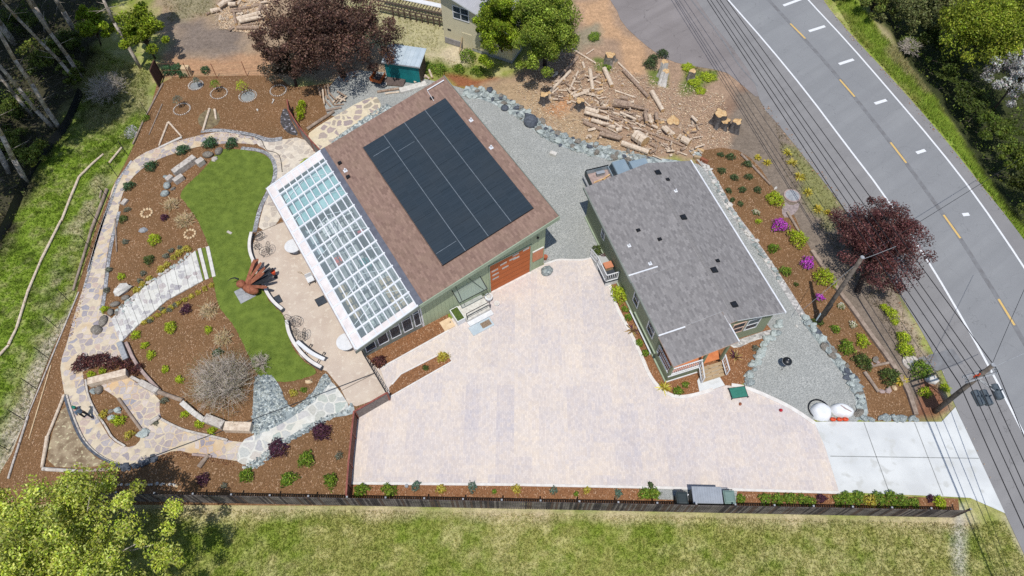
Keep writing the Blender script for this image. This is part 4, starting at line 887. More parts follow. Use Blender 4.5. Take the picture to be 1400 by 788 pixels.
# side deck with railing
t = empty('side_deck', (0, 0, 0), 0, 'small white railed deck with grey floor at the left side door of the house', 'deck'); t.matrix_world = HM
b = MB(); b.box(-.75, .28, -6.7, -5.2, .55, .62); b.build('deck_floor', M['mat'], t)
b = MB(); b.box(-.7, .28, -6.66, -6.6, 0, .55); b.build('deck_side', M['white'], t)
railing([(-.72, -5.0), (-.72, -6.65)], .62, .9, 'railing', t); railing([(-.72, -6.65), (.2, -6.65)], .62, .9, 'railing', t); railing([(-.72, -3.9), (-.72, -5.0)], .1, .9, 'ramp_railing', t, z1=.62)
b = MB(); b.hexa([(-.72, -5.2), (.28, -5.2), (.28, -3.8), (-.72, -3.8)], 0, [.6, .6, .06, .06]); b.build('ramp', M['concrete'], t)
t = empty('deck_box', (0, 0, 0), 0, 'brown wooden box with small pots on the side deck', 'box'); t.matrix_world = HM @ Matrix.Translation((-.1, -5.55, .62)); b = MB(); b.box(-.3, .3, -.25, .25, 0, .35); b.build('box_body', M['tan'], t); b = MB(); b.box(-.32, .32, -.27, .27, .35, .4); b.build('lid', M['orangepaint'], t)

# ================================================================== NEIGHBOUR HOUSE, SHED, DECK
n_ = empty('neighbour_house', (-6.3, 53.4, 0), math.atan2(-.43, .90), 'cream lap sided house with a slider window at the top of the lot', 'house'); 
b = MB(); b.hexa([(0, 0), (7, 0), (7, 5), (0, 5)], .35, [5.85, 3.5, 3.5, 5.85]); b.build('wall', M['creamlap'], n_)
b = MB(); b.box(0.03, 6.97, .03, 4.97, 0, .6); b.build('foundation', M['lid'], n_)
b = MB(); P = [(-.3, -.6, 6.0), (7.5, -.6, 3.4), (7.5, 5.6, 3.4), (-.3, 5.6, 6.0)]; b.quad(P, 0, [(0, 0), (0, 8), (6, 8), (6, 0)]); Q = [(p[0], p[1], p[2]-.12) for p in P]; b.quad(Q[::-1], 1)
for k in range(4): j = (k+1) % 4; b.quad([Q[k], Q[j], P[j], P[k]], 1)
P2 = [(-.3, -.6, 6.0), (-.3, 5.6, 6.0), (-5, 5.6, 4.4), (-5, -.6, 4.4)]
b.build('roof', [M['greyroof2'], M['white']], n_)
window(n_, 1.15, 2.8, 3.0, 4.35, 'x', 0.0); b = MB(); b.box(1.93, 2.0, -.055, -.0, 3.05, 4.3); b.build('window_mullion', M['white'], n_)
b = MB(); b.box(.45, .8, -.03, 0, 1.5, 1.65); b.box(3.75, 4.1, -.03, 0, 1.3, 1.45); b.build('wall_vent', M['dark'], n_)
b = MB(); b.box(1.95, 2.95, -.04, -.0, .05, 1.75); b.build('crawl_door', M['cream'], n_)
b = MB(); b.box(.1, 1.9, -.05, 0, .03, .62); b.build('skirting_panel', mat('grey_plywood', A(166, 162, 164), None, 3, .8, 0), n_)
b = MB(); b.tube((2.0, -.9, .0), (2.0, -.12, 1.3), .05); tag(b.build('leaning_plank', M['tan']), 'thin brown plank leaning against the cream house wall', 'plank').matrix_world = n_.matrix_basis
t = empty('wooden_deck', (-11.5, 57.2, 0), math.atan2(-.33, 1), 'weathered dark wooden ramp deck beside the cream house', 'deck')
for k in range(9): b = MB(); b.box(k*.6, k*.6+.12, -.06, .06, 0, 1.0); b.build('post', M['deck'], t)
b = MB()
for z in (.9, .55, 1.4): b.box(-1.5, 5.4, -.05, .05, z, z+.09)
for k in range(22): b.box(-1.5+k*.31, -1.5+k*.31+.06, .1, 1.4, .95, 1.0)
b.build('decking', M['deck'], t)
b = MB(); b.box(-1.5, 5.4, .95, 1.5, 1.3, 1.36); b.build('handrail', M['white'], t)
sh = empty('shed', (-11.35, 48.15, 0), math.atan2(-.2, .98), 'teal walled shed with a pale ribbed metal roof under the plum tree', 'shed')
b = MB(); b.box(.15, 3.25, .15, 2.0, 0, 2.0); b.build('wall', M['teal'], sh)
b = MB(); b.box(3.25, 3.29, .15, 2.0, 0, 1.95); b.build('side_wall', M['deck'], sh)
b = MB(); b.hexa([(0, 0), (3.45, 0), (3.45, 2.25), (0, 2.25)], [2.02, 2.02, 2.2, 2.2], [2.09, 2.09, 2.27, 2.27])
for k in range(9): x = .12+k*.4; b.hexa([(x, 0), (x+.05, 0), (x+.05, 2.25), (x, 2.25)], [2.1, 2.1, 2.28, 2.28], [2.12, 2.12, 2.3, 2.3])
b.build('roof', M['metalroof'], sh)
b = MB(); b.box(-.02, 3.47, -.05, 0, 1.97, 2.08); b.build('fascia', M['lid'], sh)
# ================================================================== FENCES
FA, FB = Vector((-27.8, 11.08, 0)), Vector((26.6, 10.02, 0))
fe = empty('board_fence', FA, math.atan2(FB.y-FA.y, FB.x-FA.x), 'long weathered dark board fence between the meadow and the driveway', 'fence')
FL = (FB-FA).length
b = MB(); x = 0
while x < FL-.14:
    h = 1.6+random.uniform(-.02, .02); lean = .0
    b.box(x+.008, x+.132, -.02, 0, .02, h, random.choice((0, 0, 1, 2, 3))); x += .14
b.build('fence_boards', [M['fencewood'], mat('dark_fence_board', A(84, 76, 76), A(54, 48, 50), 1.4, .9, .3), mat('pale_fence_board', A(140, 130, 122), A(98, 90, 86), 1.4, .9, .3), mat('brown_fence_board', A(112, 92, 82), A(76, 62, 56), 1.4, .9, .3)], fe)
b = MB(); b.box(0, FL, .002, .04, .35, .44); b.box(0, FL, .002, .04, 1.45, 1.54); b.build('fence_rail', M['rail'], fe)
for k in range(25):
    x = k*FL/24; b = MB(); b.box(x-.05, x+.05, .041, .13, 0, 1.64); b.box(x-.05, x+.05, .03, .13, 1.64, 1.67, 1); b.build('post', [M['rail'], M['lid']], fe)
def panelfence(name, label, pts, h, m=M['redfence'], mp=M['rustdark'], cat='fence', postevery=2.3, fill=True):
    P = [W(*p) for p in pts]; t = empty(name, P[0], 0, label, cat); O = P[0]
    b = MB(); pb = MB(); posts = []
    for a, c in zip(P[:-1], P[1:]):
        a2, c2 = a-O, c-O; up = Vector((0, 0, h)); d = (c2-a2).normalized(); nn = Vector((-d.y, d.x, 0))*.05
        b.hexa([(a2-nn).to_2d(), (c2-nn).to_2d(), (c2+nn).to_2d(), (a2+nn).to_2d()], h-.04, h+.03)
        nn *= .25
        if fill: pb.hexa([(a2-nn).to_2d(), (c2-nn).to_2d(), (c2+nn).to_2d(), (a2+nn).to_2d()], .05, h-.05)
        posts += [a2, c2]
    b.build('top_rail', m, t)
    if fill: pb.build('fence_panel', mp, t)
    seen = []
    for p in posts:
        if any((p-q).length < .3 for q in seen): continue
        seen.append(p); q = MB(); q.box(p.x-.05, p.x+.05, p.y-.05, p.y+.05, 0, h-.05); q.build('post', m, t)
    return t
WM = mat('grey_wire_mesh_panel', A(150, 140, 134), A(122, 112, 108), 8, .8, 0)
panelfence('steel_fence', 'red brown steel fence running from the driveway gate down to the board fence', [(489, 572), (486, 600), (482, 640), (480, 668), (479, 684)], 1.25, M['redfence'], M['rustpanel'])
panelfence('steel_gate', 'red brown driveway gate with a grey mesh infill', [(490, 572), (533, 547)], 1.2, M['redfence'], WM, 'gate')
panelfence('garden_fence', 'curving red capped fence between the top mulch bed and the greenhouse corner', [(398, 152), (400, 166), (413, 187), (430, 207), (444, 222)], 1.3, M['redfence'], WM)
panelfence('rusty_gate_panel', 'single dark rusty panel standing at the corner of the top mulch bed', [(218, 120), (223, 106)], 1.9, M['rustdark'], M['rustdark'], 'panel')
t = empty('metal_trellis', W(506, 500), 0, 'narrow dark metal trellis at the greenhouse corner beside the patio', 'trellis')
O = W(506, 500); b = MB(); pa, pb_ = W(497, 486)-O, W(532, 545)-O
for z in (.2, .6, 1.0): b.tube((pa.x, pa.y, z), (pb_.x, pb_.y, z), .02)
for k in range(13): q = pa.lerp(pb_, k/12); b.tube((q.x, q.y, 0), (q.x, q.y, 1.05), .02)
b.build('trellis_bars', M['dark'], t)
def climber(): pass
t = empty('wire_fence', (0, 0, 0), 0, 'thin wire deer fence on dark posts around the left side of the garden', 'fence')
WP = [(33, 574), (50, 532), (66, 490), (79, 449), (96, 413), (126, 341), (137, 307), (150, 274), (161, 242), (175, 213), (204, 160)]
top = []
for p in [(13, 616)]+WP:
    q = W(*p); b = MB(); b.tube(q, q+Vector((0, 0, 1.7)), .025); b.build('post', M['dark'], t); top.append(q)
b = MB()
for z in (.5, 1.1, 1.65): b.path([q+Vector((0, 0, z)) for q in top], .006, 4)
b.build('fence_wire', M['dark'], t)
t = empty('wire_fence', (0, 0, 0), 0, 'thin rusty wire fence along the dirt lot above the top mulch bed', 'fence'); top = []
for p in [(222, 106), (260, 106), (297, 107), (338, 104), (378, 103)]:
    q = W(*p); b = MB(); b.tube(q, q+Vector((0, 0, 1.6)), .03); b.build('post', M['rust'], t); top.append(q)
b = MB()
for z in (.1, .8, 1.5): b.path([q+Vector((0, 0, z)) for q in top], .008, 4)
b.build('fence_wire', M['rust'], t)
# black silt barrier along the wood
b = MB(); SP = [(112, 128), (104, 150), (90, 180), (62, 210), (40, 240), (25, 280), (8, 320), (-20, 350)]
q = [W(*p) for p in smooth(SP, 2, False)]
for a, c in zip(q[:-1], q[1:]):
    b.quad([a, c, c+Vector((0, 0, .7)), a+Vector((0, 0, .7))]); b.quad([a+Vector((.02, 0, .7)), c+Vector((.02, 0, .7)), c+Vector((.16, -.08, .04)), a+Vector((.16, -.08, .04))])
tag(b.build('silt_barrier', M['black']), 'black plastic barrier winding along the edge of the dark wood', 'barrier')

# ================================================================== POLES AND WIRES
def upole(label, base, top, h, name='utility_pole'):
    B = W(*base); T = W(top[0], top[1], h); t = empty(name, B, 0, label, 'utility pole'); b = MB(); b.tube((0, 0, 0), T-B, .17, .12, 14); b.build('pole_shaft', M['pole'], t, smooth=True)
    b = MB(); b.tube((T-B)*.999, (T-B)*1.005, .13, .12, 12); b.build('pole_cap', M['lid'], t); return t, B, T
P1, B1, T1 = upole('tall wooden power pole with cross arms and three grey cans at the driveway corner', (1278, 563), (1358, 499), 6.6)
HA = 5.35
ca, cb = W(1322, 514, HA), W(1360, 511, HA); ca = W(1318, 520, HA); cb = W(1361, 506, HA)
mid = (ca+cb)/2
for dy, z in ((-.15, 0), (.18, .05)):
    b = MB(); d = (cb-ca).normalized(); nrm = Vector((-d.y, d.x, 0)); a_, c_ = ca+nrm*dy-B1+Vector((0, 0, z)), cb+nrm*dy-B1+Vector((0, 0, z)); b.tube(a_, c_, .07, .07, 4); b.build('cross_arm', M['lid'], P1)
for k in range(5):
    q = ca.lerp(cb, (.04, .3, .42, .75, .97)[k])-B1; b = MB(); b.tube(q+Vector((0, 0, .05)), q+Vector((0, 0, .28)), .06, .04, 8); b.build('insulator', M['orange'] if k in (1, 2) else M['lid'], P1)
for (x0, y0), (x1, y1) in (((1331, 533), (1343, 556)), ((1342, 533), (1354, 555)), ((1358, 526), (1368, 546))):
    a_, c_ = W(x0, y0, 4.9)-B1, W(x1, y1, 4.9)-B1; m_ = (a_+c_)/2; b = MB()
    d = (c_-a_).normalized()
    b.tube(m_-d*.42, m_+d*.42, .23, .23, 14); b.tube(m_-d*.46, m_-d*.42, .17, .23, 14); b.tube(m_+d*.42, m_+d*.46, .23, .17, 14)
    b.tube(m_+Vector((-.1, 0, .2)), m_+Vector((-.1, 0, .38)), .04); b.tube(m_+Vector((.1, 0, .2)), m_+Vector((.1, 0, .38)), .04); b.build('transformer_can', M['transformer'], P1)
b = MB(); q = (T1-B1)*.74
for dx in (.2, -.2): b.tube(q, Vector((m_.x, m_.y, 4.9))+Vector((dx, 0, .1)), .04)
b.build('bracket', M['lid'], P1)
P2, B2, T2 = upole('slim leaning utility pole in the mulch bed beside the plum tree', (1118, 441), (1179, 352), 7.4)
b = MB(); q = (T2-B2); b.tube(q*.12+Vector((.14, .0, 0)), q*.3+Vector((.14, 0, 0)), .11, .1, 10); b.build('riser_box', M['dark'], P2)
b = MB(); b.tube(q*.02+Vector((-.15, .05, 0)), q*.14+Vector((-.15, 0.05, 0)), .07, .07, 8); b.build('riser_pipe', M['metalroof'], P2)
def wire(a, c, sag, r, label, name='power_line', m=None, n=16):
    b = MB(); pts = []
    for k in range(n+1): u = k/n; p = a.lerp(c, u); p.z -= sag*4*u*(1-u); pts.append(p)
    b.path(pts, r, 5); return tag(b.build(name, m or M['wire']), label, 'power line')
ends0 = [(975, 0), (981, 0), (987, 0), (995, 0), (963, -22)]; ends1 = [(1400, 683), (1408, 665), (1416, 640), (1428, 655), (1379, 660)]
names = ['lowest black cable', 'second black cable', 'third black cable', 'outer black cable', 'thick lowest black cable']
for k, (e0, e1, fr_, ln) in enumerate((((973, 0), (1400, 684), .04, 'innermost black power cable over the verge beside the road'), ((981, 0), (1400, 661), .3, 'second black power cable from the verge above the road shoulder'),
                                  ((986, 0), (1400, 628), .55, 'third black power cable above the road shoulder'), ((995, 0), (1408, 612), .97, 'outermost black power cable, nearest the road lane'))):
    m_ = ca.lerp(cb, fr_)+Vector((0, 0, .2)); a = W(e0[0], e0[1], HA+.2); c = W(e1[0], e1[1], HA+.2)
    a2 = m_+(a-m_)*1.6; c2 = m_+(c-m_)*3.5
    wire(a2, m_, .12, .026, ln+', north of the pole'); wire(m_, c2, .1, .026, ln+', south of the pole')
a = W(978, 0, 4.6); m_ = W(1312, 525, 4.6); 
wire(W(968, 0, 4.7)+(W(968, 0, 4.7)-m_)*.5, m_, .1, .03, 'low bundled telephone cable running under the power cables'); wire(m_, m_+(W(1392, 700, 4.6)-m_)*2.5, .1, .03, 'low bundled telephone cable south of the pole', 'telephone_line')
wire(T2, W(1339, 252, 6.9)+(W(1339, 252, 6.9)-T2)*.6, .1, .016, 'thin cable from the slim pole across the road', 'service_line', M['wire'])
wire(T2-Vector((0, 0, .3)), W(1225, 337, 5.6), .05, .016, 'short pale cable from the slim pole to the power cables', 'service_line', M['lid'])
wire(T2-Vector((0, 0, .5)), W(1090, 430, 1.0), .05, .014, 'pale stay wire from the slim pole into the mulch bed', 'stay_wire', M['lid'])
wire(T1-Vector((0, 0, .2)), W(1400, 400, 6.4)+(W(1400, 400, 6.4)-T1)*.6, .1, .014, 'thin cable from the power pole up across the road', 'service_line')
wire(T1-Vector((0, 0, .7)), W(1400, 482, 5.9)+(W(1400, 482, 5.9)-T1)*.6, .1, .018, 'pale cable from the power pole across the road', 'service_line', M['lid'])

# ================================================================== VEGETATION
G_ = {'dark': (A(86, 104, 52), A(120, 138, 66)), 'green': (A(112, 144, 46), A(160, 184, 66)), 'bright': (A(178, 200, 40), A(214, 226, 74)), 'yellow': (A(206, 190, 70), A(232, 218, 112)),
      'pine': (A(84, 104, 66), A(112, 132, 84)), 'purple': (A(92, 58, 74), A(118, 72, 92)), 'plum': (A(90, 56, 56), A(140, 88, 80)), 'grey': (A(130, 132, 112), A(156, 158, 138)), 'straw': (A(206, 182, 140), A(226, 206, 168)),
      'violet': (A(214, 70, 216), A(240, 116, 240)), 'white': (A(236, 226, 190), A(244, 240, 220)), 'tan': (A(180, 150, 104), A(206, 176, 120)), 'blue': (A(110, 138, 120), A(136, 160, 140)), 'teagreen': (A(74, 108, 70), A(98, 134, 90))}
def ball_pts(n, r, flat=.75, hollow=.45):
    d = rng.normal(size=(n, 3)); d /= np.linalg.norm(d, axis=1)[:, None]; d[:, 2] = np.abs(d[:, 2])*1.0-.15
    rr = r*(hollow+(1-hollow)*rng.random(n)**.5); p = d*rr[:, None]; p[:, 2] = p[:, 2]*flat+r*.35
    th = np.arctan2(d[:, 1], d[:, 0]); ph = rng.random()*6; p[:, :2] *= (1+rng.uniform(.05, .2)*np.sin(2*th+ph)+rng.uniform(.05, .16)*np.sin(3*th+ph*3)+.1*np.sin(5*th+ph*2)+.07*np.sin(9*th+ph*5))[:, None]*(.8+.35*rng.random((n, 1)))
    return p
def plant_mesh(kind, r, loc, name):
    K1, K2 = G_[{'spiky': 'tan', 'spikyellow': 'yellow', 'rhodo': 'violet', 'whiteflower': 'white', 'cordyline': 'tan', 'grass': 'straw'}.get(kind, kind)]
    if kind in ('spiky', 'spikyellow', 'grass', 'cordyline'):
        n = {'grass': int(500*r+200)}.get(kind, 46); th = rng.random(n)*6.283; el = rng.uniform(.1, 1.25, n); L = r*rng.uniform(.7, 1.15, n)*(.9 if kind == 'grass' else 1)
        st = np.zeros((n, 3)) if kind != 'grass' else np.stack([rng.normal(0, r*.3, n), rng.normal(0, r*.3, n), np.zeros(n)], 1)
        d = np.stack([np.cos(th)*np.cos(el), np.sin(th)*np.cos(el), np.sin(el)], 1); mid_ = st+d*(L*.55)[:, None]; tip = st+d*L[:, None]; tip[:, 2] -= L*.22; tip[:, 2] = np.maximum(tip[:, 2], .02)
        wv = np.stack([-np.sin(th), np.cos(th), np.zeros(n)], 1)*(.02 if kind == 'grass' else .045)
        V = np.stack([st-wv*.7, mid_-wv, tip, mid_+wv], 1).reshape(-1, 3); c = jcol(K1, n, .2, K2, .45)
        if kind == 'cordyline': c[rng.random(n) < .35] = A(112, 70, 92)
        return V, np.repeat(c, 4, 0)
    n = int(min(700, 90+1500*r*r)); p = ball_pts(n, r); sz = .075+.06*r
    if kind in ('rhodo', 'whiteflower'):
        c = jcol(G_['green'][0], n, .2); top = (p[:, 2] > r*.35) & (rng.random(n) < .85); c[top] = jcol(K1, int(top.sum()), .12, K2, .5)
    else:
        c = jcol(K1, n, .22, K2, .4)
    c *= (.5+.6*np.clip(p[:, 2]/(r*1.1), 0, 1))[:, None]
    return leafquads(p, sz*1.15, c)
ORD = ['topmost', 'second', 'third', 'fourth', 'fifth', 'sixth', 'seventh', 'eighth', 'ninth', 'tenth', 'eleventh', 'twelfth', 'thirteenth', 'fourteenth']
def plants(rows, what, place, kind, cat='shrub', name='shrub', horiz=False, hscale=1., group=None):
    """rows: (px, py, radius px).  Ordinals count down the picture, or left to right when horiz."""
    rows = sorted(rows, key=lambda r: r[0] if horiz else r[1])
    for i, (px, py, rp) in enumerate(rows):
        r = rp/scl(py)*1.15; V, c = plant_mesh(kind, r, None, name); V[:, 2] *= hscale
        o = npmesh(name, V, None, c, M['leaf']); o.location = W(px, py, 0)-Vector((0, r*.25, 0)); o.location.z = 0.0
        if len(rows) == 1: lab = '%s %s' % (what, place)
        else: lab = '%s %s, %s' % (what, place, ('leftmost' if i == 0 else ORD[i]+' from left') if horiz else ('topmost' if i == 0 else ORD[i]+' from top'))
        tag(o, lab, cat, group or (('%ss %s' % (what, place)) if len(rows) > 1 else None))
        if len(lab.split()) > 16: print('LONG', lab)
RB = 'in the roadside mulch bed'
plants([(985, 212, 4), (998, 215, 5.5), (1021, 225, 5.5), (986, 234, 5), (1003.5, 243.5, 5), (1023, 242, 5), (1014, 260, 5), (1035, 260, 5), (995.5, 261, 4), (1001, 274, 3.5), (1011.5, 279, 4)], 'small dark green conifer', RB, 'pine', 'shrub', 'small_conifer')
plants([(1057.7, 273.7, 11), (1088, 327, 12), (1125, 380, 13)], 'round bright yellow green shrub', RB, 'bright')
plants([(1064, 309, 10), (1102, 360, 9), (1119, 407, 6)], 'magenta flowering rhododendron', RB, 'rhodo', 'rhododendron', 'rhododendron')
plants([(1056, 340, 7), (1073, 371, 7)], 'medium green shrub at the gravel side', RB, 'green')
plants([(1036, 303, 4)], 'tiny bright green shrub', 'below the white flower in the roadside bed', 'bright')
plants([(1033, 290.5, 4.5)], 'small shrub with cream flowers', RB, 'whiteflower', 'flower', 'flowering_shrub')
plants([(1088, 389, 3), (1111, 439, 4), (1120, 441, 4.5)], 'tiny dark green plant near the slim pole', RB, 'dark', 'plant', 'small_plant')
plants([(1149, 418.5, 5), (1165, 444, 5)], 'pale cream flowering clump', 'in the lower roadside bed', 'whiteflower', 'flower', 'flowering_shrub')
plants([(1141, 450, 6), (1155, 475, 10)], 'spreading light green shrub', 'in the lower roadside bed', 'green')
plants([(1177, 466, 8.5)], 'yellow green shrub', 'next to the retaining timber in the lower roadside bed', 'bright')
plants([(1177, 494, 11)], 'dark glossy green fern like shrub', 'in the lower roadside bed', 'dark', 'fern', 'fern')
plants([(1212, 514, 12)], 'dark green fern', 'inside the square timber frame by the road', 'dark', 'fern', 'fern')
plants([(1231, 519, 10)], 'yellow green yucca', 'beside the square timber frame', 'spikyellow', 'yucca', 'yucca')
plants([(1255, 505, 13)], 'loose green bush', 'between the two pale stone discs on the verge', 'green', 'bush', 'bush')
plants([(1233, 462, 9), (1235, 478, 10), (1216, 428, 8), (1207, 420, 5), (1262, 536, 8), (1290, 530, 6), (1222, 440, 5)], 'bright green weed clump', 'on the verge below the plum tree', 'bright', 'weed', 'weed_clump')
plants([(1082, 222, 8), (1092, 240, 9), (1104, 262, 8), (1117, 285, 8), (1131, 290, 6), (1076, 208, 7), (1035, 215, 6), (1048, 222, 7)], 'yellow green grass clump', 'on the verge beside the road shoulder', 'spikyellow', 'grass clump', 'grass_clump')
HB = 'beside the house wall'
plants([(847, 402, 12)], 'large bright green shrub', 'next to the white side deck', 'bright')
plants([(854, 423, 4.5), (859, 434, 5), (873.5, 468.5, 5), (882.5, 482.5, 5)], 'small round green plant', HB, 'green', 'plant', 'small_plant')
plants([(864, 450, 11)], 'bronze spiky phormium', HB, 'cordyline', 'phormium', 'phormium')
plants([(907, 528, 11)], 'yellow spiky phormium', 'at the porch corner of the house', 'spikyellow', 'phormium', 'phormium')
plants([(926, 534, 6), (936.5, 526, 4.5)], 'small round green plant', 'in front of the porch', 'green', 'plant', 'small_plant')
plants([(1004.6, 486, 11)], 'purple and tan spiky cordyline', 'right of the porch', 'cordyline', 'cordyline', 'cordyline')
plants([(1032, 476, 4.5)], 'small grey plant with white flowers', 'right of the cordyline', 'grey', 'plant', 'small_plant')
plants([(815.5, 341, 6), (817, 347, 5)], 'dark green potted plant', 'at the foot of the side ramp', 'dark', 'plant', 'potted_plant')
plants([(825, 352, 5)], 'reddish succulent', 'beside the side ramp', 'plum', 'plant', 'succulent')
SB = 'in the fence mulch strip'
plants([(495, 669, 9), (533, 669, 8.5)], 'bushy mid green shrub', SB, 'green', horiz=True)
plants([(569, 664, 6), (646, 665, 6), (757, 670, 5), (845, 674, 5)], 'feathery blue green plant', SB, 'blue', 'plant', 'small_plant', horiz=True)
plants([(602.5, 668, 6), (706, 668, 6), (802, 670, 4.5)], 'round yellow shrub', SB, 'yellow', horiz=True)
plants([(676, 672, 3), (787.5, 675, 3)], 'tiny green seedling', SB, 'green', 'plant', 'small_plant', horiz=True)
plants([(881, 674, 8), (893, 674, 8)], 'mounded green shrub left of the wheeled bins', SB, 'green', horiz=True)
plants([(889, 663, 4)], 'dark leaved plant', 'at the kerb left of the wheeled bins', 'pine', 'plant', 'small_plant')
plants([(1012, 681, 6), (1045, 681, 8), (1062, 682, 8), (1078, 680, 8), (1096, 682, 7), (1108, 684, 6), (1146, 682, 8), (1158, 681, 9), (1172, 680, 9), (1200, 681, 9), (1216, 682, 10), (1232, 684, 8), (1248, 686, 7)], 'low green mounded shrub right of the bins', SB, 'green', horiz=True, hscale=.7)
plants([(1121, 681, 6), (1271, 681, 5)], 'dark purple shrub', SB, 'purple', horiz=True)
plants([(1187, 684, 8)], 'bright yellow shrub', 'among the green mounds near the concrete driveway', 'yellow')
plants([(1282, 686, 8)], 'light green shrub', 'at the right end of the board fence', 'bright')
LB = 'in the bed above the board fence'
plants([(279, 655, 8)], 'deep purple round barberry', LB, 'purple', 'barberry', 'barberry')
plants([(339, 649, 9), (420, 627, 10), (396, 654, 10), (453, 656, 9)], 'bushy dark and light green shrub', LB, 'green')
plants([(382, 612, 12), (441, 589, 12)], 'plum coloured loose shrub', 'below the grey flagstone path', 'purple')
plants([(464, 623, 5), (307, 664, 4)], 'thin pale green plant', LB, 'grey', 'plant', 'small_plant')
plants([(519, 494, 9)], 'dark red low maple', 'in the mulch strip below the greenhouse windows', 'plum', 'maple', 'dwarf_maple')
plants([(582, 503, 4)], 'small dark green plant', 'in the lower paver strip bed', 'dark', 'plant', 'small_plant')
plants([(606, 487.5, 7)], 'yellow green groundcover clump', 'at the pointed end of the lower paver strip bed', 'yellow', 'plant', 'small_plant')
plants([(402, 537, 5)], 'yellow shrub', 'in the small mulch wedge below the lawn', 'yellow'); plants([(416, 533, 4)], 'tiny green plant', 'in the small mulch wedge below the lawn', 'green', 'plant', 'small_plant')
OB = 'in the oval bed inside the path loop'
plants([(143, 566, 5.5), (178, 594, 6)], 'round yellow green shrub', OB, 'yellow'); plants([(164, 574, 8)], 'bright green leafy shrub', OB, 'bright')
plants([(254, 566, 5), (274, 579, 6), (291, 588, 5.5)], 'small bright green shrub', 'in the narrow bed under the stone edging', 'bright')
plants([(226, 547, 5), (213, 577, 4)], 'dull brown green plant', 'at the end of the narrow bed', 'grey', 'plant', 'small_plant')
MBD = 'in the middle bed below the garden steps'
plants([(235, 448, 8)], 'largest bright green shrub', MBD, 'bright'); plants([(286, 451, 5), (227, 505, 5), (247, 519, 5.5), (187, 458, 6), (199, 472, 5), (208, 485, 6)], 'small yellow green shrub', MBD, 'bright')
plants([(256, 423, 7)], 'purple barberry', MBD, 'purple', 'barberry', 'barberry'); plants([(287, 424, 11), (307, 461, 11)], 'straw coloured ornamental grass clump', 'beside the lower lawn edge', 'grass', 'ornamental grass', 'ornamental_grass'); plants([(298, 482, 6)], 'small soft green shrub', 'above the bare brushy shrub', 'teagreen')
plants([(198+k*9.2, 441-k*5.1, 3.6) for k in range(11)], 'yellow sedum clump', 'along the lower edge of the garden steps', 'yellow', 'sedum', 'sedum_clump', horiz=True)
plants([(188, 397, 5), (196, 389, 4.5), (205, 381, 4), (222, 368, 5.5), (229, 362, 4), (238, 352, 4), (245, 347, 5), (256, 341, 5.5)], 'yellow sedum clump', 'along the upper edge of the garden steps', 'yellow', 'sedum', 'sedum_clump', horiz=True)
plants([(197, 374, 4), (228, 350, 4), (235, 343, 3.5), (192, 384, 3.5), (247, 339, 3.5), (222, 423, 3.5), (232, 424, 3.5), (241, 417, 3.5), (206, 439, 3.5)], 'brownish green tuft', 'near the garden steps', 'grey', 'plant', 'small_plant')
UB = 'in the upper bed left of the lawn'
plants([(170, 300, 5.5), (205.5, 356, 7)], 'dark green round shrub', UB, 'dark'); plants([(175, 287, 4), (172, 331, 4), (150, 369, 4), (147, 397, 4)], 'small dull green plant', UB, 'grey', 'plant', 'small_plant')
plants([(213, 328, 8), (167.5, 378, 5), (144, 423, 5)], 'bright green shrub', UB, 'bright'); plants([(226, 298, 5)], 'purple barberry', UB, 'purple', 'barberry', 'barberry')
plants([(236, 279, 9), (254, 300, 11)], 'straw coloured ornamental grass clump', 'below the stone bench at the lawn edge', 'grass', 'ornamental grass', 'ornamental_grass')
plants([(178, 255, 7), (208, 228, 8), (251, 206, 8), (289, 197, 9), (318, 197, 8)], 'sprawling grey green shrub', 'on the inner edge of the upper path', 'teagreen')
plants([(114, 497, 11), (130, 494, 10), (143, 492, 10), (158, 496, 9), (176, 500, 9), (190, 505, 8)], 'dark red barberry', 'in the hedge above the pale log bench', 'plum', 'barberry', 'barberry', horiz=True)
plants([(126, 512, 5), (142, 507, 5)], 'small yellow green plant', 'under the dark red hedge', 'bright', 'plant', 'small_plant', horiz=True)
plants([(415, 146, 5), (413, 154, 5.5), (412, 162, 5)], 'upright yellow green conifer', 'beside the red capped fence', 'bright', 'conifer', 'golden_conifer', hscale=2.2)
plants([(421, 226, 8)], 'yellow green shrub', 'at the corner of the greenhouse roof', 'bright', hscale=1.3)
plants([(640, 80, 11), (628, 96, 7), (654, 99, 8)], 'leafy green shrub', 'in front of the cream house', 'green', hscale=1.2)
plants([(582, 92, 10), (600, 95, 10), (570, 82, 7)], 'rough green weed patch', 'behind the pale roofed shed', 'green', 'weeds', 'weed_clump', hscale=.6)
plants([(888, 90, 8), (893, 82, 6), (905, 76, 7)], 'dark green holly like shrub', 'beside the weathered stumps', 'pine', hscale=1.3)
plants([(231, 98, 9), (245, 96, 9), (253, 101, 8), (282, 97, 6)], 'grey green scrubby shrub', 'behind the top mulch bed', 'teagreen')
plants([(201, 162, 5)], 'small green plant', 'on the left edge of the top mulch bed', 'green', 'plant', 'small_plant')
plants([(830, 93, 6), (783, 52, 9), (812, 50, 8)], 'low rough green clump', 'in the log yard', 'green', 'weeds', 'weed_clump', hscale=.5)
plants([(940, 92, 8), (948, 110, 10), (968, 105, 9), (957, 124, 7)], 'low bright green clump', 'around the lone stump near the side road', 'bright', 'weeds', 'weed_clump', hscale=.4)

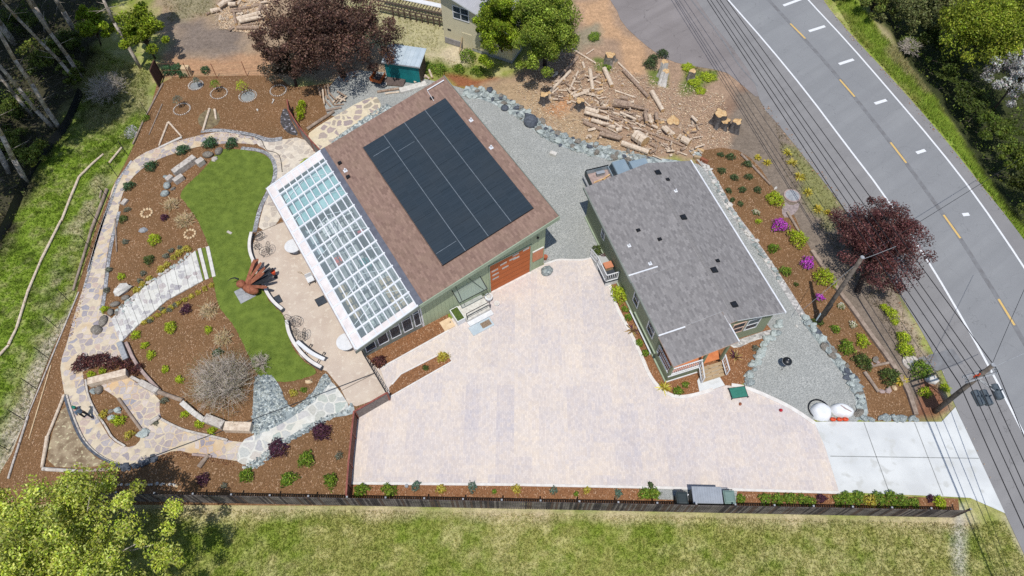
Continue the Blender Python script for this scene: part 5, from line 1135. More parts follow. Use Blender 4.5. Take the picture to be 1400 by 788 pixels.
# ---- trees
def branchy(mb, p, d, L, r, depth, n=3, spread=.7):
    q = p+d*L; mb.tube(p, q, r, r*.65, 6)
    if depth == 0: return
    for k in range(n):
        nd_ = (d+Vector((random.uniform(-1, 1), random.uniform(-1, 1), random.uniform(-.2, .8)))*spread).normalized()
        branchy(mb, q if k else p+d*L*.8, nd_, L*random.uniform(.55, .8), r*.6, depth-1, n, spread)
def crown_pts(n, nb, rx, ry, rz, clump=.3, shell=.6):
    d = rng.normal(size=(nb, 3)); d /= np.linalg.norm(d, axis=1)[:, None]; d[:, 2] = np.where(d[:, 2] < -.45, -d[:, 2], d[:, 2])
    rr = rng.uniform(shell, 1.0, nb); out = rng.random(nb) < .2; rr = np.where(out, rng.uniform(1.0, 1.14, nb), rr); C = d*rr[:, None]*np.array([rx, ry, rz])*.86
    cr = rng.uniform(.6, 1.3, nb)*clump*min(rx, ry)*np.where(out, .75, 1.); br = rng.uniform(.65, 1.25, nb)
    idx = rng.integers(0, nb, n); q = rng.normal(size=(n, 3)); q /= np.linalg.norm(q, axis=1)[:, None]; q *= (rng.random(n)**.45)[:, None]*cr[idx][:, None]; q[:, 2] *= .7
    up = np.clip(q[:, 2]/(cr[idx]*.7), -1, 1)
    return C[idx]+q, br[idx]*(.72+.4*up), C  # clump tops lighter, undersides darker: light from above put into the leaf colour
def tree(name, label, px, py, z, rx, ry, rz, kind, n=9000, nb=60, leaf=.2, base=None, trunk_r=.18, clump=.3, tm='darktrunk', cols=None, group=None, cat='tree', up=.3, alt=.4, shell=.6):
    C = W(px, py, z); B = Vector(base) if base is not None else Vector((C.x, C.y, 0)); B.z = 0
    t = empty(name, B, 0, label, cat, group)
    p, br, CC = crown_pts(n, nb, rx, ry, rz, clump, shell); K1, K2 = cols or G_[kind]
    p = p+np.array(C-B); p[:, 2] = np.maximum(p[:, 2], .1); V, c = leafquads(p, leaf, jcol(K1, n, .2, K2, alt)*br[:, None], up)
    npmesh('crown', V, None, c, M['leaf'], t)
    b = MB(); top_ = C-B; b.tube((0, 0, -2 if name == 'bank_tree' else 0), top_*.55, trunk_r, trunk_r*.7, 10)
    for k in range(0, min(len(CC), 26)): 
        q = Vector(CC[k])+top_; s_ = top_*random.uniform(.35, .7); m_ = (s_+q)/2+Vector((0, 0, .2)); b.tube(s_, m_, trunk_r*.4, trunk_r*.25, 5); b.tube(m_, q, trunk_r*.25, .02, 5)
    b.build('trunk', M[tm], t, smooth=True); return t
PL = (A(98, 62, 56), A(142, 104, 88))
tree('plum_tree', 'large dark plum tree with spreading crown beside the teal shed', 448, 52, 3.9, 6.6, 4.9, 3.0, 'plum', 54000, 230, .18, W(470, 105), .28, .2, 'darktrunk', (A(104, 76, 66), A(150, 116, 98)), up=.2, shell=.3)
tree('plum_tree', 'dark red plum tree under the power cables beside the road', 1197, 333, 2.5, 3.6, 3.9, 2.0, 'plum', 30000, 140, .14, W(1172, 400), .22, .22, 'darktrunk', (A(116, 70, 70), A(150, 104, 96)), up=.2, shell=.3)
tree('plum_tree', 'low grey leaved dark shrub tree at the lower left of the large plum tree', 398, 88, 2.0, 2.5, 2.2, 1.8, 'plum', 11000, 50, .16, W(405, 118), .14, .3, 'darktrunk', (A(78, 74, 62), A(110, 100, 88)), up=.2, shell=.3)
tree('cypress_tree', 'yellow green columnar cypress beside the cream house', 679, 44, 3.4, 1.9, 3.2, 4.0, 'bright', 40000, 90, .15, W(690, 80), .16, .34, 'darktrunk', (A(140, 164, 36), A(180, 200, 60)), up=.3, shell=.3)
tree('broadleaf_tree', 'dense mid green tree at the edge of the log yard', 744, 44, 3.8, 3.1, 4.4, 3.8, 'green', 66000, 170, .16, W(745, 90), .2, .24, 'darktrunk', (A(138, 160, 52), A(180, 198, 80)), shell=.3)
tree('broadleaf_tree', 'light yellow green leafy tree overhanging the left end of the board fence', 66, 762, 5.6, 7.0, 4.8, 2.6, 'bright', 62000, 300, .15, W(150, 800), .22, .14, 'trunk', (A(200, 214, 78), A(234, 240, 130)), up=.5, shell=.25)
tree('maple_tree', 'small bright green tree at the edge of the dark wood, left of the lone trunk', 130, 35, 3.4, 1.9, 2.0, 1.6, 'bright', 6500, 26, .2, W(138, 62), .07, .3, 'darktrunk', (A(140, 164, 34), A(170, 190, 50)), shell=.4)
tree('maple_tree', 'bright green tree between the lone trunk and the dirt lot', 193, 45, 3.0, 2.3, 2.6, 1.9, 'bright', 12000, 40, .2, W(212, 80), .09, .3, 'darktrunk', (A(140, 162, 36), A(172, 190, 56)), shell=.4)
# east bank
BK = [('light green tree in the top right corner', 1345, 45, 3.0, 4.0, 4.2, 2.6, (A(146, 164, 40), A(186, 196, 72)), 26000),
      ('light green bush at the right edge above the white blossom', 1395, 25, 3.0, 3.0, 3.2, 2.4, (A(130, 146, 40), A(160, 176, 60)), 9000),
      ('white flowering bush at the right edge of the bank', 1392, 108, 2.4, 2.5, 3.3, 2.0, (A(216, 212, 204), A(236, 234, 230)), 11000),
      ('dull olive bush at the top of the road bank', 1195, 8, 1.0, 2.2, 2.0, 1.5, (A(118, 132, 58), A(150, 160, 78)), 4200),
      ('grey olive bush near the top edge of the bank', 1250, 18, 1.2, 3.0, 2.6, 1.8, (A(122, 130, 74), A(152, 156, 100)), 9000),
      ('tall grey green bush between the olive bush and the light green tree', 1292, 12, 1.6, 2.8, 2.6, 2.0, (A(124, 132, 74), A(160, 162, 104)), 9000),
      ('small bright leaved bush on the bank above the pale dry patch', 1248, 62, .2, 1.3, 1.4, 1.0, (A(96, 116, 40), A(130, 150, 54)), 1800),
      ('dark green bush behind the dry twigs', 1268, 55, .2, 2.0, 1.8, 1.4, (A(76, 90, 38), A(106, 120, 50)), 4200),
      ('dark bush in the shaded gully, topmost', 1290, 95, -.3, 2.2, 2.0, 1.2, (A(90, 108, 42), A(124, 140, 60)), 4200),
      ('dark bush in the shaded gully, middle', 1322, 140, -.5, 2.4, 2.2, 1.1, (A(84, 100, 42), A(114, 130, 56)), 4200),
      ('dark bush in the shaded gully below the white blossom', 1358, 180, -.4, 2.6, 2.2, 1.2, (A(96, 116, 42), A(130, 148, 58)), 4600),
      ('green bush at the lower end of the shaded gully', 1392, 215, .2, 2.2, 2.0, 1.4, (A(110, 130, 46), A(146, 162, 66)), 4600),
      ('brown green bush at the right edge below the gully', 1420, 265, .5, 2.4, 2.4, 1.5, (A(96, 108, 46), A(130, 140, 62)), 4600),
      ('yellow green bush on the top corner of the bank', 1158, -8, .8, 1.6, 1.2, .9, (A(120, 132, 50), A(150, 160, 70)), 2200)]
for l, px, py, z, rx, ry, rz, cols, n in BK:
    tree('bank_tree' if n > 9000 else 'bush', l, px, py, z, rx, ry, rz, 'green', n, max(14, n//170), .2, None, .1, .26, 'darktrunk', cols, cat='tree' if n > 9000 and 'tree' in l else 'bush', shell=.4)
# bare brushy shrub below the lawn
def twiggy(name, label, px, py, r, n, leafn, cols, h=1., cat='shrub'):
    B = W(px, py); t = empty(name, B, 0, label, cat); b = MB()
    for k in range(n):
        th = random.uniform(0, 6.283); el = random.uniform(.15, 1.3); L = r*random.uniform(.7, 1.1); p = Vector((random.uniform(-.15, .15)*r, random.uniform(-.15, .15)*r, .05)); d = Vector((math.cos(th)*math.cos(el), math.sin(th)*math.cos(el), math.sin(el)*h))
        q = p+d*L*.5+Vector((0, 0, .12)); e = p+d*L; b.tube(p, q, .018, .012, 4); b.tube(q, e, .012, .004, 4)
        for j in range(5):
            s_ = q.lerp(e, random.random()*.8); b.tube(s_, s_+Vector((random.uniform(-1, 1), random.uniform(-1, 1), random.uniform(-.1, .7)))*r*.2, .011, .005, 3)
    b.build('twigs', M['twig'], t)
    p = ball_pts(leafn, r, .7*h, .3); V, c = leafquads(p, .055, jcol(cols[0], leafn, .25, cols[1], .45)); npmesh('leaves', V, None, c, M['leaf'], t); return t
twiggy('brushy_shrub', 'large bare brushy grey shrub between the middle bed and the lawn', 308, 530, 2.5, 340, 7000, (A(180, 168, 136), A(140, 142, 92)))
twiggy('brushy_shrub', 'dry grey brush heap on the hillside below the lone trunk', 150, 128, 2.1, 200, 1500, (A(160, 158, 122), A(126, 138, 80)), .8)
twiggy('brushy_shrub', 'dry grey brush on the road bank above the gully', 1240, 70, 1.3, 90, 700, (A(150, 142, 112), A(120, 126, 70)), .8)
twiggy('brushy_shrub', 'bare grey bush at the lawn corner above the slate bed', 357, 500, .9, 60, 420, (A(140, 146, 104), A(110, 128, 66)), 1.)
# tall trunks of the wood, leaning only as far as the photograph shows
def talltree(label, base, thru, hgt, r, crown, n=5200):
    B = W(*base); best = None
    for z10 in range(20, 260): 
        z = z10/10; q = W(thru[0], thru[1], z); dd = (q-B).to_2d().length
        if best is None or dd/z < best[0]: best = (dd/z, z, q)
    d = (best[2]-B)/best[1]; T = B+d*hgt; t = empty('tall_tree', B, 0, label, 'tree', 'tall bare trunked trees of the dark wood'); b = MB(); T = T-B
    pv = Vector((0, 0, -.2)); rr_ = r
    for k in range(1, 9):
        q = T*(k/8)+Vector((random.uniform(-.12, .12), random.uniform(-.12, .12), 0)); b.tube(pv, q, rr_, r*(1-.085*k), 10); pv = q; rr_ = r*(1-.085*k)
    for k in range(16):
        s_ = T*random.uniform(.12, .7); th = random.random()*6.28; L = random.uniform(.5, 1.6); e = s_+Vector((math.cos(th)*L, math.sin(th)*L, random.uniform(-.3, .5))); b.tube(s_, e, .03, .008, 4)
    b.build('trunk', M['trunk'], t, smooth=True)
    p, br, CC = crown_pts(n, 46, crown, crown, (hgt-10.5)*.5, .36, .1); p = p+np.array([T.x*.85, T.y*.85, 10.5+(hgt-10.5)*.5]); V, c = leafquads(p, .42, jcol(A(70, 84, 40), n, .25, A(96, 112, 52), .4)*br[:, None]); npmesh('crown', V, None, c, M['leaf'], t)
for l, b_, th, r in (('tall grey trunk farthest right in the dark wood group, rooted above the black barrier', (111, 106), (38, 0), .18), ('slender grey trunk just left of the tallest pair in the wood', (105, 112), (5, 5), .15), ('tall grey trunk rooted in the black barrier bend', (83, 178), (0, 46), .19),
                 ('leaning brownish trunk left of the barrier bend', (75, 177), (0, 92), .17), ('lone tall trunk standing beside the bright green trees', (192, 93), (140, 0), .15), ('dim trunk at the top edge of the wood', (104, 46), (76, 0), .22), ('grey trunk at the left edge of the picture below the wood', (36, 250), (0, 180), .2),
                 ('short visible trunk near the top left, left of the dim trunk', (66, 40), (42, 0), .18), ('faint trunk low on the left edge', (12, 236), (-6, 200), .22), ('faint brown trunk low in the wood', (44, 158), (0, 104), .15)):
    talltree(l, b_, th, 19, r, 3.1 if b_[0] < 150 else 1.2)
for k, (x, y) in enumerate(((-60, 300), (-110, 200), (-95, 100), (-40, 120), (20, 60), (-10, -10), (50, -40), (110, -60))):
    talltree('big shading tree of the dark wood beyond the left edge', (x, y), (x-60, y-80), 17, .3, 4.2, 7000)
UC = jcol(A(52, 60, 30), 26000, .45, A(84, 90, 50), .25)
for i, (px, py, z, r, cs, l) in enumerate(((20, 150, .6, 2.2, 0, 'dark mossy green bush low in the wood at the left edge'), (60, 75, .8, 2.4, 1, 'dull green bush between the trunks at the upper left'), (95, 60, .8, 1.8, 0, 'dark bush beside the right hand trunks of the wood'), (30, 30, .8, 2.4, 0, 'dark bush in the top left corner of the wood'), (50, 215, .4, 1.6, 1, 'olive bush just above the black barrier'), (10, 200, .5, 2.2, 1, 'yellowish dark bush at the left edge above the barrier'), (98, 100, .5, 1.3, 1, 'small olive bush at the foot of the tallest trunks'))):
    tree('bush', l, px, py, z, r, r*.9, 1.1, 'green', 3600, 26, .18, None, .07, .3, 'darktrunk', ((A(92, 112, 42), A(128, 144, 62)), (A(130, 146, 54), A(164, 172, 78)))[cs], cat='bush', shell=.3)
def stuff_leaves(name, label, polys, n, size, z0, z1, cols, cat='undergrowth'):
    X = rng.uniform(-56, 56, n*8); Y = rng.uniform(5, 64, n*8); k = np.zeros(len(X), bool)
    for P in polys: k |= inside([(p.x, p.y) for p in poly_w(P)], X, Y)
    cl = fbm(X*.7, Y*.7, 77, 3); k &= cl > .42
    X, Y = X[k][:n], Y[k][:n]; cl = cl[k][:n]; Z = rng.uniform(z0, z1, len(X))*np.clip((cl-.4)*6, .1, 1)+ground_z(X, Y)
    V, c = leafquads(np.stack([X, Y, Z], 1), size, jcol(cols[0], len(X), .35, cols[1], .3), .2); o = npmesh(name, V, None, c, M['leaf']); tag(o, label, cat, None, 'stuff')
stuff_leaves('undergrowth', 'dark tangled undergrowth on the floor of the shaded wood', [[(-80, -60), (160, -60), (145, 40), (112, 110), (108, 135), (60, 215), (20, 300), (-10, 370), (-80, 380)]], 15000, .22, .05, 1.2, (A(84, 92, 44), A(130, 128, 84)))
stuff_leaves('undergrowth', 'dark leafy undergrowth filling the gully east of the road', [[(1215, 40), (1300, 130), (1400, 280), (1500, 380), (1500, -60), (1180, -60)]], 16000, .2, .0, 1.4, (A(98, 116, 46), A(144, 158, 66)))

def debris(name, label, polys, n, m, L0, L1, r, zt):
    b = MB(); PP = [[(p.x, p.y) for p in poly_w(P)] for P in polys]; c = 0
    while c < n:
        P = random.choice(PP); x0, x1 = min(p[0] for p in P), max(p[0] for p in P); y0, y1 = min(p[1] for p in P), max(p[1] for p in P); x, y = random.uniform(x0, x1), random.uniform(y0, y1)
        if not inside(P, np.array([x]), np.array([y]))[0]: continue
        a = random.uniform(0, 6.28); L = random.uniform(L0, L1); z = random.uniform(.03, zt)+float(ground_z(np.array([x]), np.array([y]))[0]); p = Vector((x, y, z)); q = p+Vector((math.cos(a)*L, math.sin(a)*L, random.uniform(-.1, .35)*L)); q.z = max(q.z, z-.05); m_ = (p+q)/2+Vector((random.uniform(-.1, .1), random.uniform(-.1, .1), .05))*L; b.tube(p, m_, r, r*.8, 4); b.tube(m_, q, r*.8, r*.3, 4); c += 1
    tag(b.build(name, m), label, 'debris', None, 'stuff')
debris('fallen_twigs', 'pale fallen twigs and dead branches on the shaded wood floor', [[(-40, -40), (150, -40), (140, 40), (110, 110), (105, 135), (60, 215), (20, 290), (-40, 330)]], 520, M['darktwig'], .3, 1.6, .018, .8)
debris('bank_twigs', 'dead grey stems in the brush east of the road', [[(1190, 0), (1300, 120), (1400, 270), (1450, 300), (1450, 40), (1250, -30)]], 300, M['darktwig'], .3, 1.2, .014, 1.0)
debris('wood_litter', 'thin sticks and bark strips littered through the log yard', [[(700, 125), (770, 70), (870, 100), (990, 130), (1000, 200), (860, 215), (740, 172)], [(300, -5), (380, -5), (370, 50), (290, 40)]], 900, M['pale'], .1, .5, .02, .06)
# ---- grass
def tufts(name, label, polys, dens, hgt, wd, cf, z=0., excl=(), bl=3):
    PP = [[(p.x, p.y) for p in poly_w(P)] for P in polys]; Xs = []; Ys = []
    for P in PP:
        x0, x1 = min(p[0] for p in P), max(p[0] for p in P); y0, y1 = min(p[1] for p in P), max(p[1] for p in P); n = int((x1-x0)*(y1-y0)*dens); X = rng.uniform(x0, x1, n); Y = rng.uniform(y0, y1, n); k = inside(P, X, Y)
        for E_ in excl: k &= ~inside([(p.x, p.y) for p in poly_w(E_)], X, Y)
        Xs.append(X[k]); Ys.append(Y[k])
    X = np.repeat(np.concatenate(Xs), bl); Y = np.repeat(np.concatenate(Ys), bl); n = len(X); X = X+rng.normal(0, .03, n); Y = Y+rng.normal(0, .03, n)
    th = rng.random(n)*6.283; ln_ = rng.uniform(.15, .9, n)*hgt; h = hgt*rng.uniform(.5, 1.3, n)*(.6+.9*fbm(X*.5, Y*.5, 91, 3)); c = cf(X, Y)*np.exp(rng.normal(0, .2, (n, 1)))*np.exp(rng.normal(0, .05, (n, 3)))
    zz = z+ground_z(X, Y); p = np.stack([X, Y, zz-.02], 1); wv = np.stack([-np.sin(th), np.cos(th), th*0], 1)*wd/2; tip = p+np.stack([np.cos(th)*ln_, np.sin(th)*ln_, h], 1)
    V = np.stack([p-wv, p+wv, tip], 1).reshape(-1, 3); o = npmesh(name, V, None, np.repeat(np.clip(c, .004, .8), 3, 0), M['grass'], None, 3); tag(o, label, 'grass', None, 'stuff')
def gc(f, hi=1.12): return lambda X, Y: ground_color(X, Y)*f*np.array([1.0, 1.05, .85])
tufts('meadow_grass', 'rough green and straw meadow grass below the board fence', [[(-60, 694), (118, 696), (470, 698), (900, 706), (1320, 716), (1372, 712), (1420, 800), (1430, 830), (-60, 830)]], 130, .13, .035, gc(1.0))
tufts('hillside_grass', 'green grass on the hillside left of the garden path', [[(-40, 290), (25, 290), (60, 220), (112, 130), (120, 60), (205, 100), (200, 160), (172, 210), (150, 240), (126, 330), (100, 415), (60, 510), (0, 650), (-40, 660)]], 70, .2, .04, gc(1.05))
tufts('bank_grass', 'tall yellow green grass on the bank east of the road', [[(1128, -20), (1150, -20), (1200, 40), (1300, 150), (1420, 310), (1500, 420), (1470, 430), (1386, 305), (1303, 200), (1214, 98), (1166, 46)]], 110, .3, .05, gc(1.15))
tufts('verge_grass', 'thin grass and weeds on the verge west of the road', [[(1060, 170), (1092, 208), (1150, 280), (1190, 345), (1288, 520), (1290, 560), (1245, 500), (1140, 340), (1075, 250)], [(935, 88), (980, 98), (960, 130), (935, 125)], [(550, 72), (660, 85), (640, 108), (580, 104)], [(215, -20), (300, -20), (290, 20), (230, 30)], [(470, 0), (600, 0), (600, 70), (500, 60)]], 28, .15, .04, gc(1.0))
def lawncol(X, Y):
    n1 = fbm(X*.35, Y*.35, 61, 4)[..., None]; n2 = fbm(X*1.6, Y*1.6, 67, 3)[..., None]
    n3 = np.clip((fbm(X*.9, Y*.9, 71, 4)-.56)*6, 0, 1)[..., None]*.6
    return ((np.array(A(108, 132, 44))*(1-n1)+np.array(A(140, 156, 66))*n1)*(.78+.48*n2))*(1-n3)+np.array(A(152, 160, 84))*n3
tufts('lawn_grass', 'short mown green grass of the kidney shaped lawn', [smooth(LAWN, 2)], 330, .05, .03, lawncol, .034, bl=2)
# ================================================================== ROCKS, LOGS, TIMBERS
ROCKS = []
for k in range(8):
    b = MB(); b.ball((0, 0, 0), 1, random.uniform(.7, 1), random.uniform(.55, .8), 7, 5, jit=.24); o_ = b.build('rock_form', M['bluerock']); ROCKS.append(o_.data); bpy.data.objects.remove(o_)
BOULD = []
for k in range(4):
    b = MB(); b.ball((0, 0, 0), 1, random.uniform(.8, 1), random.uniform(.65, .8), 12, 8, jit=.07); o_ = b.build('boulder_form', M['bluerock'], smooth=True); BOULD.append(o_.data); bpy.data.objects.remove(o_)
RM = {}
def rock(px, py, r, m, label, cat='rock', name='rock', group=None, z=0.):
    k = random.randrange(8) if name != 'boulder' or m == 'whitestone' else 10+random.randrange(4); key = (k, m)
    if key not in RM: q = (ROCKS[k] if k < 10 else BOULD[k-10]).copy(); q.name = 'rock'; q.materials.clear(); q.materials.append(M[m]); RM[key] = q
    o = bpy.data.objects.new(name, RM[key]); COL.objects.link(o); o.location = W(px, py)+Vector((0, 0, r*.25+z)); s_ = r*random.uniform(.85, 1.15); o.scale = (s_, s_*random.uniform(.75, 1.05), s_*random.uniform(.7, .95)); o.rotation_euler = (random.uniform(-.3, .3), random.uniform(-.3, .3), random.uniform(0, 6.28))
    return tag(o, label, cat, group)
def rockband(pts, wpx, n, r0, r1, mats_, label, group, cat='rock', name='rock'):
    q = smooth(pts, 2, False); L = [0]
    for a, c in zip(q[:-1], q[1:]): L.append(L[-1]+math.hypot(c[0]-a[0], c[1]-a[1]))
    for k in range(n):
        s_ = (k+random.random())/n*L[-1]; i = max(j for j in range(len(L)) if L[j] <= s_); i = min(i, len(q)-2); u = (s_-L[i])/max(1e-6, L[i+1]-L[i])
        dx, dy = q[i+1][0]-q[i][0], q[i+1][1]-q[i][1]; l = math.hypot(dx, dy) or 1; off = random.uniform(-.5, .5)*wpx
        rock(q[i][0]+dx*u-dy/l*off, q[i][1]+dy*u+dx/l*off, random.uniform(r0, r1), random.choice(mats_), label, cat, name, group)
BR = ['bluerock', 'bluerock', 'bluerock2', 'bluerock2', 'bluerock2', 'greyrock', 'bluerock', 'darkrock']
rockband([(634, 124), (665, 130), (700, 146), (730, 168), (755, 188), (790, 200), (830, 210), (885, 222)], 17, 165, .14, .36, BR, 'blue grey rock in the riprap between the gravel yard and the log yard', 'riprap rocks above the gravel yard')
rockband([(950, 208), (965, 228), (980, 252), (1000, 290), (1022, 318), (1046, 352), (1068, 385)], 6, 56, .12, .25, ['bluerock2', 'whitestone', 'bluerock'], 'small pale rock in the border between the house gravel and the roadside bed', 'small border rocks beside the house gravel')
rockband([(1100, 436), (1118, 458), (1136, 482), (1153, 503), (1166, 522), (1176, 545), (1172, 570)], 7, 44, .22, .38, BR, 'blue grey rock in the border on the right of the gravel pad', 'border rocks right of the gravel pad')
rockband([(1068, 440), (1062, 452), (1050, 468), (1038, 484), (1028, 505), (1022, 526)], 7, 22, .22, .36, ['bluerock', 'bluerock2', 'bluerock2'], 'pale blue rock in the border on the left of the gravel pad', 'border rocks left of the gravel pad')
rockband([(1180, 573), (1256, 573)], 2, 9, .26, .32, ['bluerock'], 'squarish blue rock in the row along the top of the concrete driveway', 'rock row along the concrete driveway')
rockband([(162, 640), (185, 637), (205, 630), (212, 624)], 6, 16, .16, .26, ['darkrock'], 'dark slate rock on the outer edge of the path loop', 'dark rocks on the path loop')
rockband([(89, 667), (100, 663), (127, 661), (178, 664), (239, 661), (246, 672)], 1, 40, .08, .13, ['whitestone', 'tanrock'], 'little pale edging stone in the wavy row above the board fence', 'edging stones above the board fence', 'stone', 'edging_stone')
rockband([(198, 598), (193, 590), (203, 592)], 5, 6, .2, .32, ['bluerock2'], 'pale blue rock at the lower tip of the oval bed', 'rocks at the tip of the oval bed')
for px, py, r, m, l in ((161, 562, .26, 'bluerock2', 'pale blue rock nearest the bright shrub in the oval bed'), (153, 572, .34, 'bluerock2', 'larger pale blue rock in the oval bed'), (152, 563, .24, 'greyrock', 'brown rock in the oval bed'),
                        (128, 535, .24, 'bluerock', 'small blue rock left under the pale log bench'), (136, 534, .32, 'greyrock', 'round grey rock under the pale log bench'),
                        (158, 417, .4, 'greyrock', 'round boulder topmost in the row below the white rock'), (152, 428, .36, 'greyrock', 'second round boulder from the top beside the steps'), (142, 440, .42, 'greyrock', 'third round boulder from the top beside the steps'), (133, 452, .42, 'greyrock', 'lowest round boulder beside the path junction'),
                        (172, 408, .34, 'greyrock', 'flattish boulder just right of the white rock'), (169, 398, .72, 'whitestone', 'big white jagged rock beside the garden steps'), (285, 213, .45, 'greyrock', 'grey boulder right of the long stone bench'), (300, 208, .42, 'greyrock', 'flat grey boulder at the top of the lawn'),
                        (227, 243, .3, 'bluerock', 'blue boulder at the left end of the stone bench'), (229, 255, .36, 'bluerock', 'rounded blue boulder below the stone bench'), (237, 259, .24, 'greyrock', 'small boulder touching the stone bench'), (226, 266, .38, 'bluerock', 'speckled boulder lowest by the stone bench'), (294, 218, .3, 'stone', 'flat pale stone at the lawn edge'),
                        (197, 316, .3, 'lid', 'round grey rock in the upper bed'), (690, 149, .42, 'darkrock', 'big dark round boulder at the left of the riprap'), (726, 168, .62, 'darkrock', 'largest dark boulder in the riprap'), (1196, 493, .3, 'greyrock', 'flat grey rock at the retaining timber'), (1089, 446, .12, 'whitestone', 'tiny white rock at the rock border'),
                        (422, 523, .3, 'tanrock', 'square tan rock in the small mulch wedge below the lawn'), (1272, 520, .45, 'whitestone', 'flat white stone on the verge by the power pole'), (1060, 258, .2, 'whitestone', 'flat white stone on the retaining edge above the manhole'),
                        (1012, 553, .14, 'rust', 'crumpled brown object on the pavers below the green cot'), (1205, 536, .25, 'cobble', 'pink rock under the square timber frame'), (1214, 534, .25, 'cobble', 'pink rock in the middle of the frame edge'), (1222, 531, .22, 'tanrock', 'tan rock at the frame corner'), (1190, 500, .22, 'cobble', 'pink rock at the top of the square frame'), (1200, 497, .2, 'cobble', 'second pink rock at the top of the square frame')):
    rock(px, py, r, m, l, 'boulder' if r > .3 else 'rock', 'boulder' if r > .3 else 'rock')
# small chips as one mass
def pebbles(name, label, polys, n, r0, r1, cols):
    PP = [[(p.x, p.y) for p in poly_w(P)] for P in polys]; V = []; C_ = []; cnt = 0; base = np.array([(1, 0, 0), (0, 1, 0), (-1, 0, 0), (0, -1, 0), (0, 0, .8)]); Fs = [(0, 1, 4), (1, 2, 4), (2, 3, 4), (3, 0, 4)]
    for P in PP:
        x0, x1 = min(p[0] for p in P), max(p[0] for p in P); y0, y1 = min(p[1] for p in P), max(p[1] for p in P)
        X = rng.uniform(x0, x1, n*3); Y = rng.uniform(y0, y1, n*3); k = inside(P, X, Y); X, Y = X[k][:n], Y[k][:n]
        for x, y in zip(X, Y):
            r = rng.uniform(r0, r1); a = rng.random()*6.28; ca_, sa = math.cos(a), math.sin(a); q = base*r*rng.uniform(.6, 1.2, (5, 3)); q = np.stack([q[:, 0]*ca_-q[:, 1]*sa+x, q[:, 0]*sa+q[:, 1]*ca_+y, q[:, 2]+.03], 1); c = np.array(cols[rng.integers(len(cols))])*rng.uniform(.75, 1.2)
            for f in Fs: V += [q[f[0]], q[f[1]], q[f[2]]]; C_ += [c]*3
    o = npmesh(name, np.array(V), None, np.array(C_), M['ground'], None, 3); tag(o, label, 'stone chips', None, 'stuff')
SL = [A(168, 178, 178), A(212, 218, 214), A(132, 142, 146), A(186, 192, 186)]
pebbles('slate_chips', 'blue slate chips filling the beds beside the grey flagstone path', [[(348, 515), (372, 513), (388, 545), (398, 560), (385, 580), (350, 596), (345, 590)], [(398, 560), (412, 552), (430, 535), (444, 512), (452, 522), (432, 545), (408, 565)], [(440, 572), (476, 560), (484, 560), (450, 574), (400, 602), (352, 640), (330, 640), (372, 612)], [(440, 212), (460, 188), (503, 158), (530, 142), (540, 150), (500, 190), (450, 220)]], 900, .05, .14, SL)
pebbles('wood_chips', 'pale wood chips scattered through the log yard', [[(700, 120), (770, 70), (870, 100), (990, 130), (1000, 200), (860, 215), (740, 170)], [(300, 0), (380, 0), (370, 50), (300, 40)]], 7000, .025, .075, [A(236, 210, 176), A(216, 184, 150), A(186, 156, 130), A(240, 220, 190)])
pebbles('mulch_chips', 'pale bark chips strewn over the mulch beds', [GARDEN], 2600, .03, .07, [A(206, 160, 116), A(226, 190, 150), A(120, 80, 56)]) if False else None
pebbles('road_grit', 'reddish grit and leaf litter along both edges of the road', [[(1120, -5), (1126, -5), (1168, 50), (1212, 97), (1300, 198), (1340, 248), (1385, 303), (1379, 304), (1334, 250), (1294, 200), (1206, 99), (1160, 50)], [(1036, 140), (1046, 140), (1096, 200), (1152, 272), (1232, 398), (1305, 550), (1296, 552), (1222, 402), (1142, 276), (1084, 202)]], 900, .03, .07, [A(190, 140, 110), A(206, 184, 160), A(150, 120, 96)])
pebbles('road_grit', 'scattered pale leaves lying on the road shoulder', [[(1055, 130), (1100, 190), (1230, 390), (1360, 640), (1375, 690), (1345, 640), (1240, 420), (1130, 240)]], 160, .03, .06, [A(220, 208, 190), A(190, 160, 130)])
pebbles('mulch_litter', 'loose bark chips spilled at the rims of the mulch beds', [[(178, 200), (215, 188), (287, 172), (350, 176), (380, 186), (350, 192), (287, 184), (221, 202), (193, 213)], [(130, 300), (118, 378), (100, 433), (88, 466), (96, 468), (108, 433), (122, 378), (134, 300)], [(213, 627), (241, 617), (264, 622), (320, 632), (320, 638), (241, 624), (213, 634)]], 500, .02, .05, [A(150, 104, 72), A(196, 160, 124), A(110, 76, 54)])
def ext_poly(): pass
def log(x1, y1, x2, y2, d, m, label, z=None, name='log', cat='log', group=None, cut='cut', n=9, z2=None, sq=False):
    z = d/2 if z is None else z; z2 = z if z2 is None else z2
    a, c = W(x1, y1), W(x2, y2); a.z = z; c.z = z2; O = (a+c)/2; O.z = 0; b = MB()
    if sq:
        dd = (c-a); dd.z = 0; dd.normalize(); nn = Vector((-dd.y, dd.x, 0))*d/2; P = [a-nn-O, c-nn-O, c+nn-O, a+nn-O]; b.hexa([p.to_2d() for p in P], 0, z+d*.3)
        o = b.build(name, M[m], None, bevel=.025)
    else:
        k = 4; pv = a-O; r0 = d/2*random.uniform(.95, 1.1); r1 = d/2*random.uniform(.8, 1.)
        for i in range(1, k+1):
            q = (a-O).lerp(c-O, i/k)+(Vector((random.uniform(-.04, .04), random.uniform(-.04, .04), 0))*d if i < k else Vector()); b.tube(pv, q, r0+(r1-r0)*(i-1)/k, r0+(r1-r0)*i/k, n, 0, 1); pv = q
        o = b.build(name, [M[m], M[cut]])
    o.location = O; return tag(o, label, cat, group)
